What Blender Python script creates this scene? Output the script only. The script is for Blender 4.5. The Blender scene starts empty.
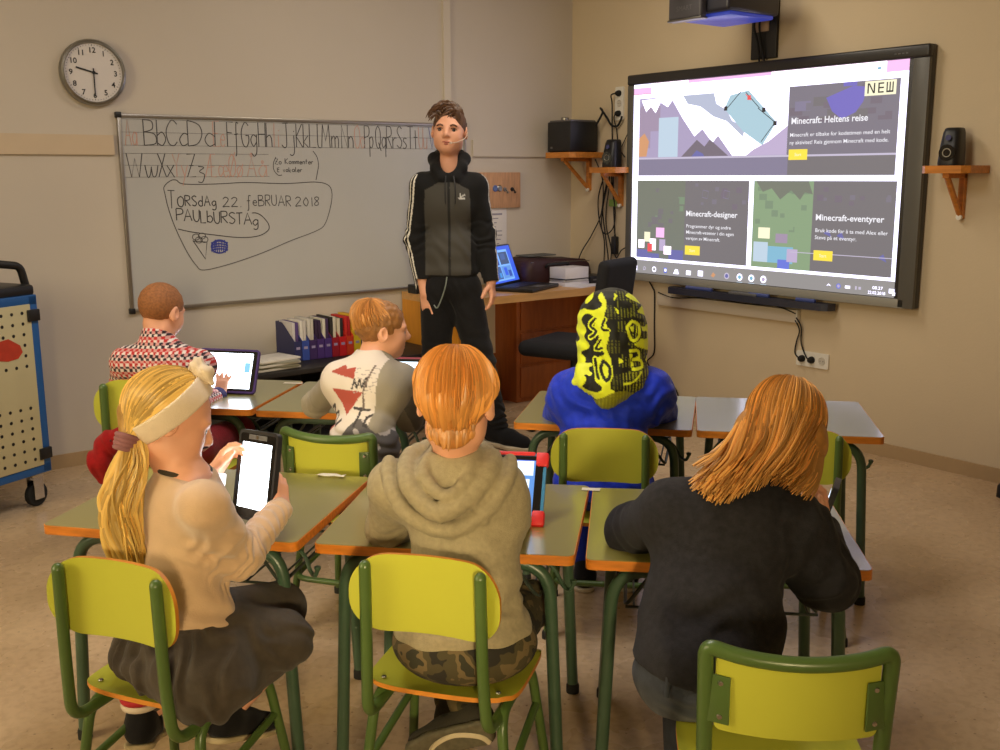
import bpy, bmesh, math, random
import numpy as np
from mathutils import Vector, Matrix
from mathutils.bvhtree import BVHTree
random.seed(7)
PI = math.pi
COL = bpy.context.scene.collection
# ---------------------------------------------------------------- frames
# The room is axis aligned: whiteboard wall at y = YA, screen wall at x = XB.
# Furniture is measured in the frame of the viewer (x right, y away, z up);
# that frame is turned by TURN about z into the room.
YA, XB, CEIL = 5.365, 4.763, 3.0
TURN = math.radians(-37.6934)
RT = Matrix.Rotation(TURN, 4, 'Z')
CAMZ, PITCH, ROLL, FOC = 1.45, math.radians(10.9767), math.radians(-0.2693), 1036.87
def W(x, y, z=0.0):
    return RT @ Vector((x, y, z))
_cp, _sp, _cr, _sr = math.cos(PITCH), math.sin(PITCH), math.cos(ROLL), math.sin(ROLL)
_FW = Vector((0, _cp, -_sp)); _U = Vector((0, _sp, _cp)); _X = Vector((1, 0, 0))
_R = _cr * _X + _sr * _U; _V = -_sr * _X + _cr * _U
def at(px, py, Y):
    """point in the viewer frame seen at photo pixel (px,py), Y metres away"""
    d = (px - 500) / FOC * _R - (py - 375) / FOC * _V + _FW
    return np.array(Vector((0, 0, CAMZ)) + d * (Y / d.y))
def onz(px, py, z):
    d = (px - 500) / FOC * _R - (py - 375) / FOC * _V + _FW
    return np.array(Vector((0, 0, CAMZ)) + d * ((z - CAMZ) / d.z))
# ---------------------------------------------------------------- materials
def lin(c):
    return tuple((v / 12.92 if v <= .04045 else ((v + .055) / 1.055) ** 2.4) for v in c[:3]) + (1,)
def rgb(r, g, b):
    return lin((r / 255, g / 255, b / 255))
MATS = {}
def mat(name, col, rough=.5, metal=0., var=0., vscale=8., bump=0., bscale=60., spec=.5, emit=None, estr=0.,
        stretch=(1, 1, 1), sheen=0., coat=0., col2=None):
    if name in MATS: return MATS[name]
    m = bpy.data.materials.new(name); m.use_nodes = True
    nt = m.node_tree; b = nt.nodes['Principled BSDF']
    b.inputs['Base Color'].default_value = col
    b.inputs['Roughness'].default_value = rough
    b.inputs['Metallic'].default_value = metal
    b.inputs['Specular IOR Level'].default_value = spec
    if sheen: b.inputs['Sheen Weight'].default_value = sheen
    if coat: b.inputs['Coat Weight'].default_value = coat; b.inputs['Coat Roughness'].default_value = .15; b.inputs['Coat IOR'].default_value = 1.75
    if emit is not None:
        b.inputs['Emission Color'].default_value = emit
        b.inputs['Emission Strength'].default_value = estr
    tc = nt.nodes.new('ShaderNodeTexCoord'); mp = nt.nodes.new('ShaderNodeMapping')
    mp.inputs['Scale'].default_value = stretch
    nt.links.new(tc.outputs['Object'], mp.inputs['Vector'])
    if var:
        n = nt.nodes.new('ShaderNodeTexNoise'); n.inputs['Scale'].default_value = vscale; n.inputs['Detail'].default_value = 5
        nt.links.new(mp.outputs['Vector'], n.inputs['Vector'])
        r = nt.nodes.new('ShaderNodeValToRGB')
        r.color_ramp.elements[0].position = .3; r.color_ramp.elements[1].position = .7
        c2 = col2 or tuple(max(0, v * (1 - var)) for v in col[:3]) + (1,)
        r.color_ramp.elements[0].color = c2
        r.color_ramp.elements[1].color = tuple(min(1, v * (1 + var * .5)) for v in col[:3]) + (1,)
        nt.links.new(n.outputs['Fac'], r.inputs['Fac'])
        nt.links.new(r.outputs['Color'], b.inputs['Base Color'])
    if bump:
        n2 = nt.nodes.new('ShaderNodeTexNoise'); n2.inputs['Scale'].default_value = bscale; n2.inputs['Detail'].default_value = 4
        nt.links.new(mp.outputs['Vector'], n2.inputs['Vector'])
        bp = nt.nodes.new('ShaderNodeBump'); bp.inputs['Strength'].default_value = bump; bp.inputs['Distance'].default_value = .01
        nt.links.new(n2.outputs['Fac'], bp.inputs['Height']); nt.links.new(bp.outputs['Normal'], b.inputs['Normal'])
    MATS[name] = m
    return m
def glow(name, col, s=1.0):
    """a lit screen area"""
    if name in MATS: return MATS[name]
    m = mat(name, (.02, .02, .02, 1), .35, emit=col, estr=s)
    return m
# ---------------------------------------------------------------- bmesh shapes
def _setmat(faces, mi):
    for f in faces: f.material_index = mi
def add_box(bm, c, s, rot=None, bev=0., mi=0, seg=2):
    t = bmesh.new(); bmesh.ops.create_cube(t, size=1)
    for v in t.verts: v.co = Vector((v.co.x * s[0], v.co.y * s[1], v.co.z * s[2]))
    if bev: bmesh.ops.bevel(t, geom=t.edges[:], offset=min(bev, min(s) * .49), segments=seg, affect='EDGES', profile=.5)
    M = Matrix.Translation(Vector(c)) @ (rot.to_4x4() if rot is not None else Matrix())
    _merge(bm, t, M, mi)
def _merge(bm, t, M=None, mi=0):
    idx = {}
    for v in t.verts: idx[v] = bm.verts.new(M @ v.co if M is not None else v.co)
    for f in t.faces:
        try:
            nf = bm.faces.new([idx[v] for v in f.verts]); nf.material_index = mi; nf.smooth = True
        except ValueError: pass
    t.free()
def smooth_path(pts, n=6):
    P = [Vector(p) for p in pts]
    if len(P) < 3: return P
    out = []
    for i in range(len(P) - 1):
        p0 = P[max(i - 1, 0)]; p1 = P[i]; p2 = P[i + 1]; p3 = P[min(i + 2, len(P) - 1)]
        for k in range(n):
            t = k / n
            out.append(.5 * ((2 * p1) + (-p0 + p2) * t + (2 * p0 - 5 * p1 + 4 * p2 - p3) * t * t + (-p0 + 3 * p1 - 3 * p2 + p3) * t ** 3))
    out.append(P[-1]); return out
def fillet(pts, r, n=6):
    """polyline with its inner corners rounded to radius about r"""
    P = [Vector(p) for p in pts]; out = [P[0]]
    for i in range(1, len(P) - 1):
        a, b, c = P[i - 1], P[i], P[i + 1]
        d1 = (a - b); d2 = (c - b); k = min(r, d1.length * .49, d2.length * .49)
        s = b + d1.normalized() * k; e = b + d2.normalized() * k
        for j in range(n + 1):
            t = j / n; out.append((1 - t) ** 2 * s + 2 * t * (1 - t) * b + t * t * e)
    out.append(P[-1]); return out
def add_tube(bm, pts, r, n=10, mi=0, caps=True, closed=False, flat=1.0):
    P = [Vector(p) for p in pts]; m = len(P)
    R = r if hasattr(r, '__len__') else [r] * m
    T = []
    for i in range(m):
        if closed: d = P[(i + 1) % m] - P[i - 1]
        else: d = P[min(i + 1, m - 1)] - P[max(i - 1, 0)]
        T.append(d.normalized() if d.length > 1e-9 else Vector((0, 0, 1)))
    up = Vector((0, 0, 1)) if abs(T[0].z) < .9 else Vector((1, 0, 0))
    N = (up - T[0] * up.dot(T[0])).normalized(); rings = []
    for i in range(m):
        N = (N - T[i] * N.dot(T[i]))
        N = N.normalized() if N.length > 1e-6 else Vector((1, 0, 0))
        Bn = T[i].cross(N)
        rings.append([bm.verts.new(P[i] + (N * math.cos(a) + Bn * math.sin(a) * flat) * R[i]) for a in [2 * PI * k / n for k in range(n)]])
    for i in range(m if closed else m - 1):
        A, B = rings[i], rings[(i + 1) % m]
        for k in range(n):
            f = bm.faces.new((A[k], A[(k + 1) % n], B[(k + 1) % n], B[k])); f.smooth = True; f.material_index = mi
    if caps and not closed:
        for ring in (rings[0][::-1], rings[-1]):
            f = bm.faces.new(ring); f.material_index = mi
def add_lathe(bm, prof, M=None, n=24, mi=0):
    M = M or Matrix(); rings = []
    for (r, z) in prof:
        if r < 1e-6: rings.append([bm.verts.new(M @ Vector((0, 0, z)))])
        else: rings.append([bm.verts.new(M @ Vector((r * math.cos(2 * PI * k / n), r * math.sin(2 * PI * k / n), z))) for k in range(n)])
    for A, B in zip(rings, rings[1:]):
        for k in range(n):
            a, b = A[k % len(A)], A[(k + 1) % len(A)]; c, d = B[(k + 1) % len(B)], B[k % len(B)]
            vs = []
            for v in (a, b, c, d):
                if v not in vs: vs.append(v)
            if len(vs) > 2:
                f = bm.faces.new(vs); f.smooth = True; f.material_index = mi
def add_prism(bm, poly, z0, z1, M=None, mi=0, mtop=None, bev=0.):
    t = bmesh.new()
    lo = [t.verts.new((p[0], p[1], z0)) for p in poly]; hi = [t.verts.new((p[0], p[1], z1)) for p in poly]
    t.faces.new(lo[::-1]); top = t.faces.new(hi); n = len(poly)
    for i in range(n): t.faces.new((lo[i], lo[(i + 1) % n], hi[(i + 1) % n], hi[i]))
    if bev: bmesh.ops.bevel(t, geom=[e for e in t.edges if all(abs(f.normal.z) < 2 for f in e.link_faces) and (abs(e.verts[0].co.z - e.verts[1].co.z) < 1e-6)], offset=bev, segments=2, affect='EDGES')
    t.normal_update()
    M = M or Matrix(); idx = {}
    for v in t.verts: idx[v] = bm.verts.new(M @ v.co)
    for f in t.faces:
        nf = bm.faces.new([idx[v] for v in f.verts]); nf.smooth = True
        nf.material_index = (mtop if (mtop is not None and f.normal.z > .9) else mi)
    t.free()
def rrect(w, h, r, n=5, cx=0, cy=0):
    out = []
    for (sx, sy, a0) in ((1, 1, 0), (-1, 1, 90), (-1, -1, 180), (1, -1, 270)):
        for k in range(n + 1):
            a = math.radians(a0 + 90 * k / n)
            out.append((cx + sx * (w / 2 - r) + r * math.cos(a), cy + sy * (h / 2 - r) + r * math.sin(a)))
    return out
def add_quad(bm, pts, mi=0):
    f = bm.faces.new([bm.verts.new(Vector(p)) for p in pts]); f.material_index = mi
_txt_n = [0]
def add_text(bm, s, size, M, mi=0, depth=.0, align='LEFT', bold=0., sx=1.0):
    cu = bpy.data.curves.new('lettering', 'FONT'); cu.body = s; cu.size = size; cu.align_x = align
    cu.extrude = depth; cu.offset = bold; cu.resolution_u = 3
    o = bpy.data.objects.new('lettering', cu)
    me = bpy.data.meshes.new_from_object(o)
    M = M @ Matrix.Diagonal((sx, 1, 1, 1))
    idx = [bm.verts.new(M @ v.co) for v in me.vertices]
    for p in me.polygons:
        try: f = bm.faces.new([idx[i] for i in p.vertices]); f.material_index = mi
        except ValueError: pass
    bpy.data.objects.remove(o); bpy.data.curves.remove(cu); bpy.data.meshes.remove(me)
# ---------------------------------------------------------------- objects
def obj(name, bm, mats, parent=None, sharp=40, weld=False):
    if weld: bmesh.ops.remove_doubles(bm, verts=bm.verts[:], dist=1e-5)
    bmesh.ops.recalc_face_normals(bm, faces=bm.faces[:])
    me = bpy.data.meshes.new(name); bm.to_mesh(me); bm.free()
    for m in (mats if isinstance(mats, (list, tuple)) else [mats]): me.materials.append(m)
    me.set_sharp_from_angle(angle=math.radians(sharp))
    o = bpy.data.objects.new(name, me); COL.objects.link(o)
    if parent is not None: o.parent = parent
    return o
def tag(o, label, cat, group=None):
    o['label'] = label; o['category'] = cat
    if group: o['group'] = group
    return o
def thing(name, label, cat, loc=(0, 0, 0), rz=0., group=None):
    """an Empty at the base of a thing, in room axes"""
    o = bpy.data.objects.new(name, None); COL.objects.link(o); o.empty_display_size = .1
    o.location = loc; o.rotation_euler = (0, 0, rz)
    return tag(o, label, cat, group)
def vthing(name, label, cat, loc, rz=0., group=None):
    """the same, placed in the viewer frame"""
    return thing(name, label, cat, W(*loc), rz + TURN, group)
def dup(root, loc, rz, label, group=None):
    r = root.copy(); COL.objects.link(r); r.location = loc; r.rotation_euler = (0, 0, rz); r['label'] = label
    if group: r['group'] = group
    for ch in list(root.children):
        c = ch.copy(); COL.objects.link(c); c.parent = r
        for g in list(ch.children):
            d = g.copy(); COL.objects.link(d); d.parent = c
    return r
def struct(name, bm, m, parent=None):
    o = obj(name, bm, m, parent)
    if parent is None: o['kind'] = 'structure'
    return o
# ---------------------------------------------------------------- soft modelling: smooth blends of tapered limbs on a grid, meshed with surface nets
class Soft:
    def __init__(self, lo, hi, h):
        self.lo = np.array(lo, float); self.h = h
        self.n = np.ceil((np.array(hi, float) - self.lo) / h).astype(int) + 1
        self.F = np.full(self.n, .3, np.float32)
    def _sub(self, lo, hi):
        i0 = np.clip(np.floor((np.array(lo) - self.lo) / self.h).astype(int), 0, self.n)
        i1 = np.clip(np.ceil((np.array(hi) - self.lo) / self.h).astype(int) + 1, 0, self.n)
        if (i1 <= i0).any(): return None
        ax = [(self.lo[k] + self.h * np.arange(i0[k], i1[k])).astype(np.float32) for k in range(3)]
        X = ax[0][:, None, None]; Y = ax[1][None, :, None]; Z = ax[2][None, None, :]
        return tuple(slice(i0[k], i1[k]) for k in range(3)), X, Y, Z
    def _mix(self, sl, d, k, op):
        f = self.F[sl]
        if op == 'add':
            if k > 0:
                t = np.clip(.5 + .5 * (f - d) / k, 0, 1); r = f * (1 - t) + d * t - k * t * (1 - t)
            else: r = np.minimum(f, d)
        elif op == 'cut':
            d = -d
            if k > 0:
                t = np.clip(.5 - .5 * (f - d) / k, 0, 1); r = f * (1 - t) + d * t + k * t * (1 - t)
            else: r = np.maximum(f, d)
        else:
            r = np.maximum(f, d)
        self.F[sl] = r
    def cap(self, a, b, ra, rb=None, k=.02, op='add'):
        rb = ra if rb is None else rb; a = np.array(a, float); b = np.array(b, float)
        m = max(ra, rb) + k + 3 * self.h
        S = self._sub(np.minimum(a, b) - m, np.maximum(a, b) + m)
        if S is None: return self
        sl, X, Y, Z = S; d = b - a; L2 = max(float(d @ d), 1e-12)
        t = np.clip(((X - a[0]) * d[0] + (Y - a[1]) * d[1] + (Z - a[2]) * d[2]) / L2, 0, 1)
        q = np.sqrt((X - a[0] - d[0] * t) ** 2 + (Y - a[1] - d[1] * t) ** 2 + (Z - a[2] - d[2] * t) ** 2) - (ra + (rb - ra) * t)
        self._mix(sl, q.astype(np.float32), k, op); return self
    def chain(self, pts, rs, k=.02, op='add'):
        for i in range(len(pts) - 1): self.cap(pts[i], pts[i + 1], rs[i], rs[i + 1], k, op)
        return self
    def ell(self, c, r, R=None, k=.02, op='add'):
        """ellipsoid; R: 3x3 whose columns are its axes"""
        c = np.array(c, float); r = np.array(r, float); R = np.eye(3) if R is None else np.array(R)
        ext = np.sqrt(((R * r) ** 2).sum(1)) + k + 3 * self.h
        S = self._sub(c - ext, c + ext)
        if S is None: return self
        sl, X, Y, Z = S; x, y, z = X - c[0], Y - c[1], Z - c[2]
        u = [(R[0, i] * x + R[1, i] * y + R[2, i] * z) for i in range(3)]
        k0 = np.sqrt(sum((u[i] / r[i]) ** 2 for i in range(3))); k1 = np.sqrt(sum((u[i] / r[i] ** 2) ** 2 for i in range(3)))
        q = k0 * (k0 - 1) / np.maximum(k1, 1e-6)
        self._mix(sl, q.astype(np.float32), k, op); return self
    def box(self, c, r, R=None, rad=.01, k=.01, op='add'):
        c = np.array(c, float); r = np.array(r, float); R = np.eye(3) if R is None else np.array(R)
        ext = np.abs(R) @ r + k + 3 * self.h
        S = self._sub(c - ext, c + ext)
        if S is None: return self
        sl, X, Y, Z = S; x, y, z = X - c[0], Y - c[1], Z - c[2]
        u = [np.abs(R[0, i] * x + R[1, i] * y + R[2, i] * z) - (r[i] - rad) for i in range(3)]
        q = np.sqrt(sum(np.maximum(v, 0) ** 2 for v in u)) + np.minimum(np.maximum(np.maximum(u[0], u[1]), u[2]), 0) - rad
        self._mix(sl, q.astype(np.float32), k, op); return self
    def plane(self, p, nrm, k=0., lo=None, hi=None):
        """cut away everything on the side nrm points to (inside lo..hi)"""
        lo = self.lo if lo is None else lo; hi = (self.lo + self.n * self.h) if hi is None else hi
        S = self._sub(lo, hi)
        if S is None: return self
        sl, X, Y, Z = S; nrm = np.array(nrm, float); nrm /= np.linalg.norm(nrm); p = np.array(p, float)
        q = (X - p[0]) * nrm[0] + (Y - p[1]) * nrm[1] + (Z - p[2]) * nrm[2]
        self._mix(sl, q.astype(np.float32), 0, 'int'); return self
    def folds(self, c, rad, axis, wl, amp, seed=0, warp=.6):
        """cloth folds: waves running across `axis`, fading out from c"""
        c = np.array(c, float); S = self._sub(c - rad, c + rad)
        if S is None: return self
        sl, X, Y, Z = S; rs = np.random.RandomState(seed); ax = np.array(axis, float); ax /= np.linalg.norm(ax)
        w = np.clip(1 - ((X - c[0]) ** 2 + (Y - c[1]) ** 2 + (Z - c[2]) ** 2) / rad ** 2, 0, 1)
        ph = (X * ax[0] + Y * ax[1] + Z * ax[2]) * 2 * PI / wl
        for _ in range(3):
            d = rs.randn(3); d /= np.linalg.norm(d); f = 2 * PI / (wl * (1.6 + rs.rand() * 2))
            ph = ph + warp * 1.6 * np.sin((X * d[0] + Y * d[1] + Z * d[2]) * f + rs.rand() * 6)
        self.F[sl] += (amp * w * np.sin(ph)).astype(np.float32); return self
    def lumps(self, wl, amp, seed=0):
        rs = np.random.RandomState(seed); S = self._sub(self.lo, self.lo + self.n * self.h); sl, X, Y, Z = S
        tot = 0
        for _ in range(5):
            d = rs.randn(3); d /= np.linalg.norm(d); f = 2 * PI / (wl * (.7 + rs.rand() * .8))
            tot = tot + np.sin((X * d[0] + Y * d[1] + Z * d[2]) * f + rs.rand() * 6)
        self.F[sl] += (amp / 2.5 * tot).astype(np.float32); return self
    def mesh(self):
        F = self.F; F[0] = F[-1] = .3; F[:, 0] = F[:, -1] = .3; F[:, :, 0] = F[:, :, -1] = .3
        ins = F < 0
        a, b, c = F.shape
        cnt = np.zeros((a - 1, b - 1, c - 1), np.int8)
        for i in (0, 1):
            for j in (0, 1):
                for k in (0, 1): cnt += ins[i:a - 1 + i, j:b - 1 + j, k:c - 1 + k]
        act = (cnt > 0) & (cnt < 8); cells = np.argwhere(act)
        ids = np.full(act.shape, -1, np.int32); ids[act] = np.arange(len(cells))
        corners = np.array([(i, j, k) for i in (0, 1) for j in (0, 1) for k in (0, 1)])
        V = np.stack([F[cells[:, 0] + q[0], cells[:, 1] + q[1], cells[:, 2] + q[2]] for q in corners], 1)
        acc = np.zeros((len(cells), 3)); num = np.zeros(len(cells))
        for p in range(8):
            for q in range(p + 1, 8):
                if np.abs(corners[p] - corners[q]).sum() != 1: continue
                x = (V[:, p] < 0) != (V[:, q] < 0)
                t = V[:, p] / np.where(x, V[:, p] - V[:, q], 1)
                pt = corners[p] + (corners[q] - corners[p]) * t[:, None]
                acc += np.where(x[:, None], pt, 0); num += x
        verts = self.lo + (cells + acc / num[:, None]) * self.h
        quads = []
        for ax in range(3):
            u, v = (ax + 1) % 3, (ax + 2) % 3
            s0 = [slice(1, None)] * 3; s0[ax] = slice(0, -1); s1 = list(s0); s1[ax] = slice(1, None)
            lowf, upf = ins[tuple(s0)], ins[tuple(s1)]
            e = np.argwhere(lowf != upf)
            if len(e) == 0: continue
            flip = lowf[e[:, 0], e[:, 1], e[:, 2]]
            base = e.copy()
            for d in range(3):
                if d != ax: base[:, d] += 1
            def cid(du, dv):
                q = base.copy(); q[:, u] -= du; q[:, v] -= dv
                ok = (q < np.array(ids.shape)).all(1) & (q >= 0).all(1)
                r = np.full(len(q), -1); r[ok] = ids[q[ok, 0], q[ok, 1], q[ok, 2]]; return r
            Q = np.stack([cid(0, 0), cid(1, 0), cid(1, 1), cid(0, 1)], 1)
            Q = np.where(flip[:, None], Q, Q[:, ::-1]); quads.append(Q[(Q >= 0).all(1)])
        return verts, np.concatenate(quads)
    def build(self, name, m, parent, origin=(0, 0, 0), colfn=None, keep=None, uvfn=None):
        v, q = self.mesh(); me = bpy.data.meshes.new(name)
        if keep is not None:
            ok = keep(v); qk = ok[q].all(1); q = q[qk]
            used = np.unique(q); mp = np.full(len(v), -1); mp[used] = np.arange(len(used)); v = v[used]; q = mp[q]
        vl = v - np.array(origin)
        me.vertices.add(len(v)); me.vertices.foreach_set('co', vl.astype(np.float32).ravel())
        me.loops.add(q.size); me.loops.foreach_set('vertex_index', q.astype(np.int32).ravel())
        me.polygons.add(len(q)); me.polygons.foreach_set('loop_start', np.arange(0, q.size, 4, dtype=np.int32))
        me.update(calc_edges=True)
        me.polygons.foreach_set('use_smooth', np.ones(len(q), bool))
        if colfn is not None:
            a = me.color_attributes.new('dye', 'FLOAT_COLOR', 'POINT'); c = np.ones((len(v), 4), np.float32); c[:, :3] = colfn(v)
            a.data.foreach_set('color', c.ravel())
        if uvfn is not None:
            a = me.attributes.new('weave', 'FLOAT_VECTOR', 'POINT'); a.data.foreach_set('vector', uvfn(v).astype(np.float32).ravel())
        for mm in (m if isinstance(m, (list, tuple)) else [m]): me.materials.append(mm)
        me.validate()
        o = bpy.data.objects.new(name, me); COL.objects.link(o); o.parent = parent
        return o
def unit(v):
    v = np.array(v, float); return v / max(np.linalg.norm(v), 1e-9)
def basis(yaw, pitch=0., roll=0.):
    """columns: right, forward, up of something facing `yaw` degrees right of straight away, nose `pitch` up, top tilted `roll` to its right"""
    M = Matrix.Rotation(math.radians(-yaw), 3, 'Z') @ Matrix.Rotation(math.radians(pitch), 3, 'X') @ Matrix.Rotation(math.radians(roll), 3, 'Y')
    return np.array(M)
# ================================================================ the room
WALL = mat('wall_paint', rgb(210, 192, 162), .6, var=.05, vscale=1.3, bump=.08, bscale=90, spec=.3)
WALLB = mat('wall_panel', rgb(202, 192, 180), .45, var=.04, vscale=1.2, bump=.04, bscale=60, spec=.35)
m = bpy.data.materials.new('linoleum'); m.use_nodes = True; nt = m.node_tree; b = nt.nodes['Principled BSDF']
tc = nt.nodes.new('ShaderNodeTexCoord')
def nz(scale, det=3):
    n = nt.nodes.new('ShaderNodeTexNoise'); n.inputs['Scale'].default_value = scale; n.inputs['Detail'].default_value = det
    nt.links.new(tc.outputs['Object'], n.inputs['Vector']); return n
def ramp(n, a, ca, c, cc):
    r = nt.nodes.new('ShaderNodeValToRGB'); e = r.color_ramp.elements
    e[0].position, e[0].color, e[1].position, e[1].color = a, ca, c, cc
    nt.links.new(n.outputs[0], r.inputs['Fac']); return r
def mul(x, y, f=1.):
    k = nt.nodes.new('ShaderNodeMix'); k.data_type = 'RGBA'; k.blend_type = 'MULTIPLY'; k.inputs[0].default_value = f
    nt.links.new(x.outputs['Color' if x.bl_idname == 'ShaderNodeValToRGB' else 2], k.inputs[6]); nt.links.new(y.outputs['Color'], k.inputs[7]); return k
base = ramp(nz(2.5), .35, rgb(186, 158, 124), .68, rgb(204, 176, 140))
mott = ramp(nz(38, 4), .36, (.72, .68, .64, 1), .55, (1, 1, 1, 1))
vor = nt.nodes.new('ShaderNodeTexVoronoi'); vor.inputs['Scale'].default_value = 30; nt.links.new(tc.outputs['Object'], vor.inputs['Vector'])
speck = ramp(vor, .07, (.42, .36, .3, 1), .13, (1, 1, 1, 1))
fin = mul(mul(base, mott, .5), speck, .8)
nt.links.new(fin.outputs[2], b.inputs['Base Color']); b.inputs['Roughness'].default_value = .34
rr = ramp(nz(5), .3, (.2,) * 3 + (1,), .7, (.34,) * 3 + (1,)); nt.links.new(rr.outputs['Color'], b.inputs['Roughness'])
FLOORM = m
X0, Y0 = -2.6, -2.6
def slab(name, lo, hi, mm):
    bm = bmesh.new(); c = [(lo[i] + hi[i]) / 2 for i in range(3)]; s = [hi[i] - lo[i] for i in range(3)]
    add_box(bm, c, s); return struct(name, bm, mm)
slab('floor', (X0 - .1, Y0 - .1, -.1), (XB + .1, YA + .1, 0), FLOORM)
slab('ceiling', (X0 - .1, Y0 - .1, CEIL), (XB + .1, YA + .1, CEIL + .1), mat('ceiling_white', rgb(205, 200, 190), .8, var=.03))
slab('wall_back', (X0 - .1, YA, 0), (XB + .1, YA + .1, CEIL), WALLB)
slab('wall_right', (XB, Y0, 0), (XB + .1, YA, CEIL), WALL)
slab('wall_left', (X0 - .1, Y0, 0), (X0, YA, CEIL), WALL)
slab('wall_front', (X0, Y0 - .1, 0), (XB, Y0, CEIL), WALL)
SK = mat('skirting', rgb(178, 150, 112), .5, var=.08, vscale=6)
slab('baseboard_back', (X0, YA - .012, 0), (XB, YA, .07), SK)
slab('baseboard_right', (XB - .012, Y0, 0), (XB, YA - .012, .07), SK)
RAIL = mat('rail_paint', rgb(204, 184, 158), .45, var=.03)
slab('trim_1', (X0, YA - .016, 1.552), (1.715, YA, 1.648), RAIL)
slab('trim_2', (3.93, YA - .016, 1.558), (XB, YA, 1.66), WALLB)
slab('trim_3', (3.715, YA - .02, 1.76), (3.765, YA, CEIL), mat('strip_white', rgb(210, 200, 186), .45))

# ---------------------------------------------------------------- common materials
BLACK = mat('black_plastic', rgb(26, 26, 28), .42, var=.1, vscale=30)
BLACKG = mat('black_gloss', rgb(16, 16, 18), .18)
GREYP = mat('grey_plastic', rgb(96, 96, 98), .45, var=.05)
CHROME = mat('chrome', rgb(200, 198, 194), .18, 1.)
STEEL = mat('brushed_steel', rgb(150, 148, 142), .32, 1.)
WHITEP = mat('white_plastic', rgb(226, 222, 212), .4)
PAPER = mat('paper', rgb(226, 222, 224), .7, var=.03, vscale=20)
PINE = mat('varnished_pine', rgb(206, 130, 52), .38, var=.25, vscale=5, stretch=(1, 12, 12), bump=.03)
BEECH = mat('beech_edge', rgb(214, 128, 40), .4, var=.25, vscale=6, stretch=(2, 14, 14))
RUBBER = mat('rubber', rgb(22, 22, 22), .8)
INK = mat('marker_black', rgb(78, 76, 78), .6); INKR = mat('marker_red', rgb(196, 150, 136), .6); INKB = mat('marker_blue', rgb(52, 62, 150), .6)

# ---------------------------------------------------------------- wall clock
BA = Matrix.Rotation(0, 4, 'Z')                    # back wall: local x to the right, y into the wall, z up
c = thing('wall_clock', 'round silver rimmed wall clock above the left end of the whiteboard', 'clock', (1.637, YA, 1.942))
F = Matrix.Rotation(PI / 2, 4, 'X')                # lathe axis z -> -y (towards the room)
bm = bmesh.new(); add_lathe(bm, [(0, .002), (.15, .002), (.157, .012), (.157, .03), (.152, .042), (.143, .046), (.138, .038), (.138, .028), (0, .028)], F, 48); obj('case', bm, STEEL, c)
bm = bmesh.new(); add_lathe(bm, [(0, .0285), (.138, .0285), (.138, .029), (0, .0295)], F, 48); obj('dial', bm, mat('dial_white', rgb(214, 208, 206), .5), c)
bm = bmesh.new()
for k in range(1, 13):
    a = PI / 2 - k * PI / 6; T = Matrix.Translation((math.cos(a) * .106, -.0305, math.sin(a) * .106 - .013)) @ F
    add_text(bm, str(k), .036, T, align='CENTER', bold=.0006)
for k in range(60):
    a = k * PI / 30; L = .008 if k % 5 == 0 else .004
    R = Matrix.Rotation(-a, 4, 'Y')
    add_box(bm, (R @ Vector((0, -.0303, .131 - L / 2))), (.0018, .0006, L), R.to_3x3())
obj('numerals', bm, BLACK, c)
def hand(name, ang, L, w, y, tail=.02):
    bm = bmesh.new(); R = Matrix.Rotation(math.radians(ang), 4, 'Y')
    add_box(bm, R @ Vector((0, y, (L - tail) / 2)), (w, .0012, L + tail), R.to_3x3()); obj(name, bm, BLACK, c)
hand('hour_hand', 285, .085, .0075, -.033); hand('minute_hand', 180, .112, .0055, -.0345)
bm = bmesh.new(); add_lathe(bm, [(0, .03), (.008, .03), (.008, .037), (0, .037)], F, 16); obj('hub', bm, BLACK, c)

# ---------------------------------------------------------------- whiteboard
wb = thing('whiteboard', 'large white magnetic board with handwritten alphabet behind the standing teenager', 'whiteboard', (1.742, YA, .762))
BW, BH = 2.125, .988
pbm = bmesh.new(); add_box(pbm, (BW / 2, -.010, BH / 2), (BW, .014, BH)); ENAMEL = (mat('board_enamel', rgb(184, 184, 184), .22, var=.03, vscale=2, spec=.5))
ALU = mat('board_aluminium', rgb(158, 152, 144), .35, .8)
for nm, cc, ss in (('frame_rail', (BW / 2, -.013, BH - .006), (BW, .022, .02)), ('frame_rail', (BW / 2, -.013, .006), (BW, .022, .02)),
                   ('frame_rail', (0.004, -.013, BH / 2), (.018, .022, BH)), ('frame_rail', (BW - .004, -.013, BH / 2), (.018, .022, BH))):
    bm = bmesh.new(); add_box(bm, cc, ss, bev=.004); obj(nm, bm, ALU, wb)
for x in (.003, BW - .003):
    for z in (.003, BH - .003):
        bm = bmesh.new(); add_box(bm, (x, -.0135, z), (.03, .026, .03), bev=.005); obj('corner_cap', bm, BLACK, wb)
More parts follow.
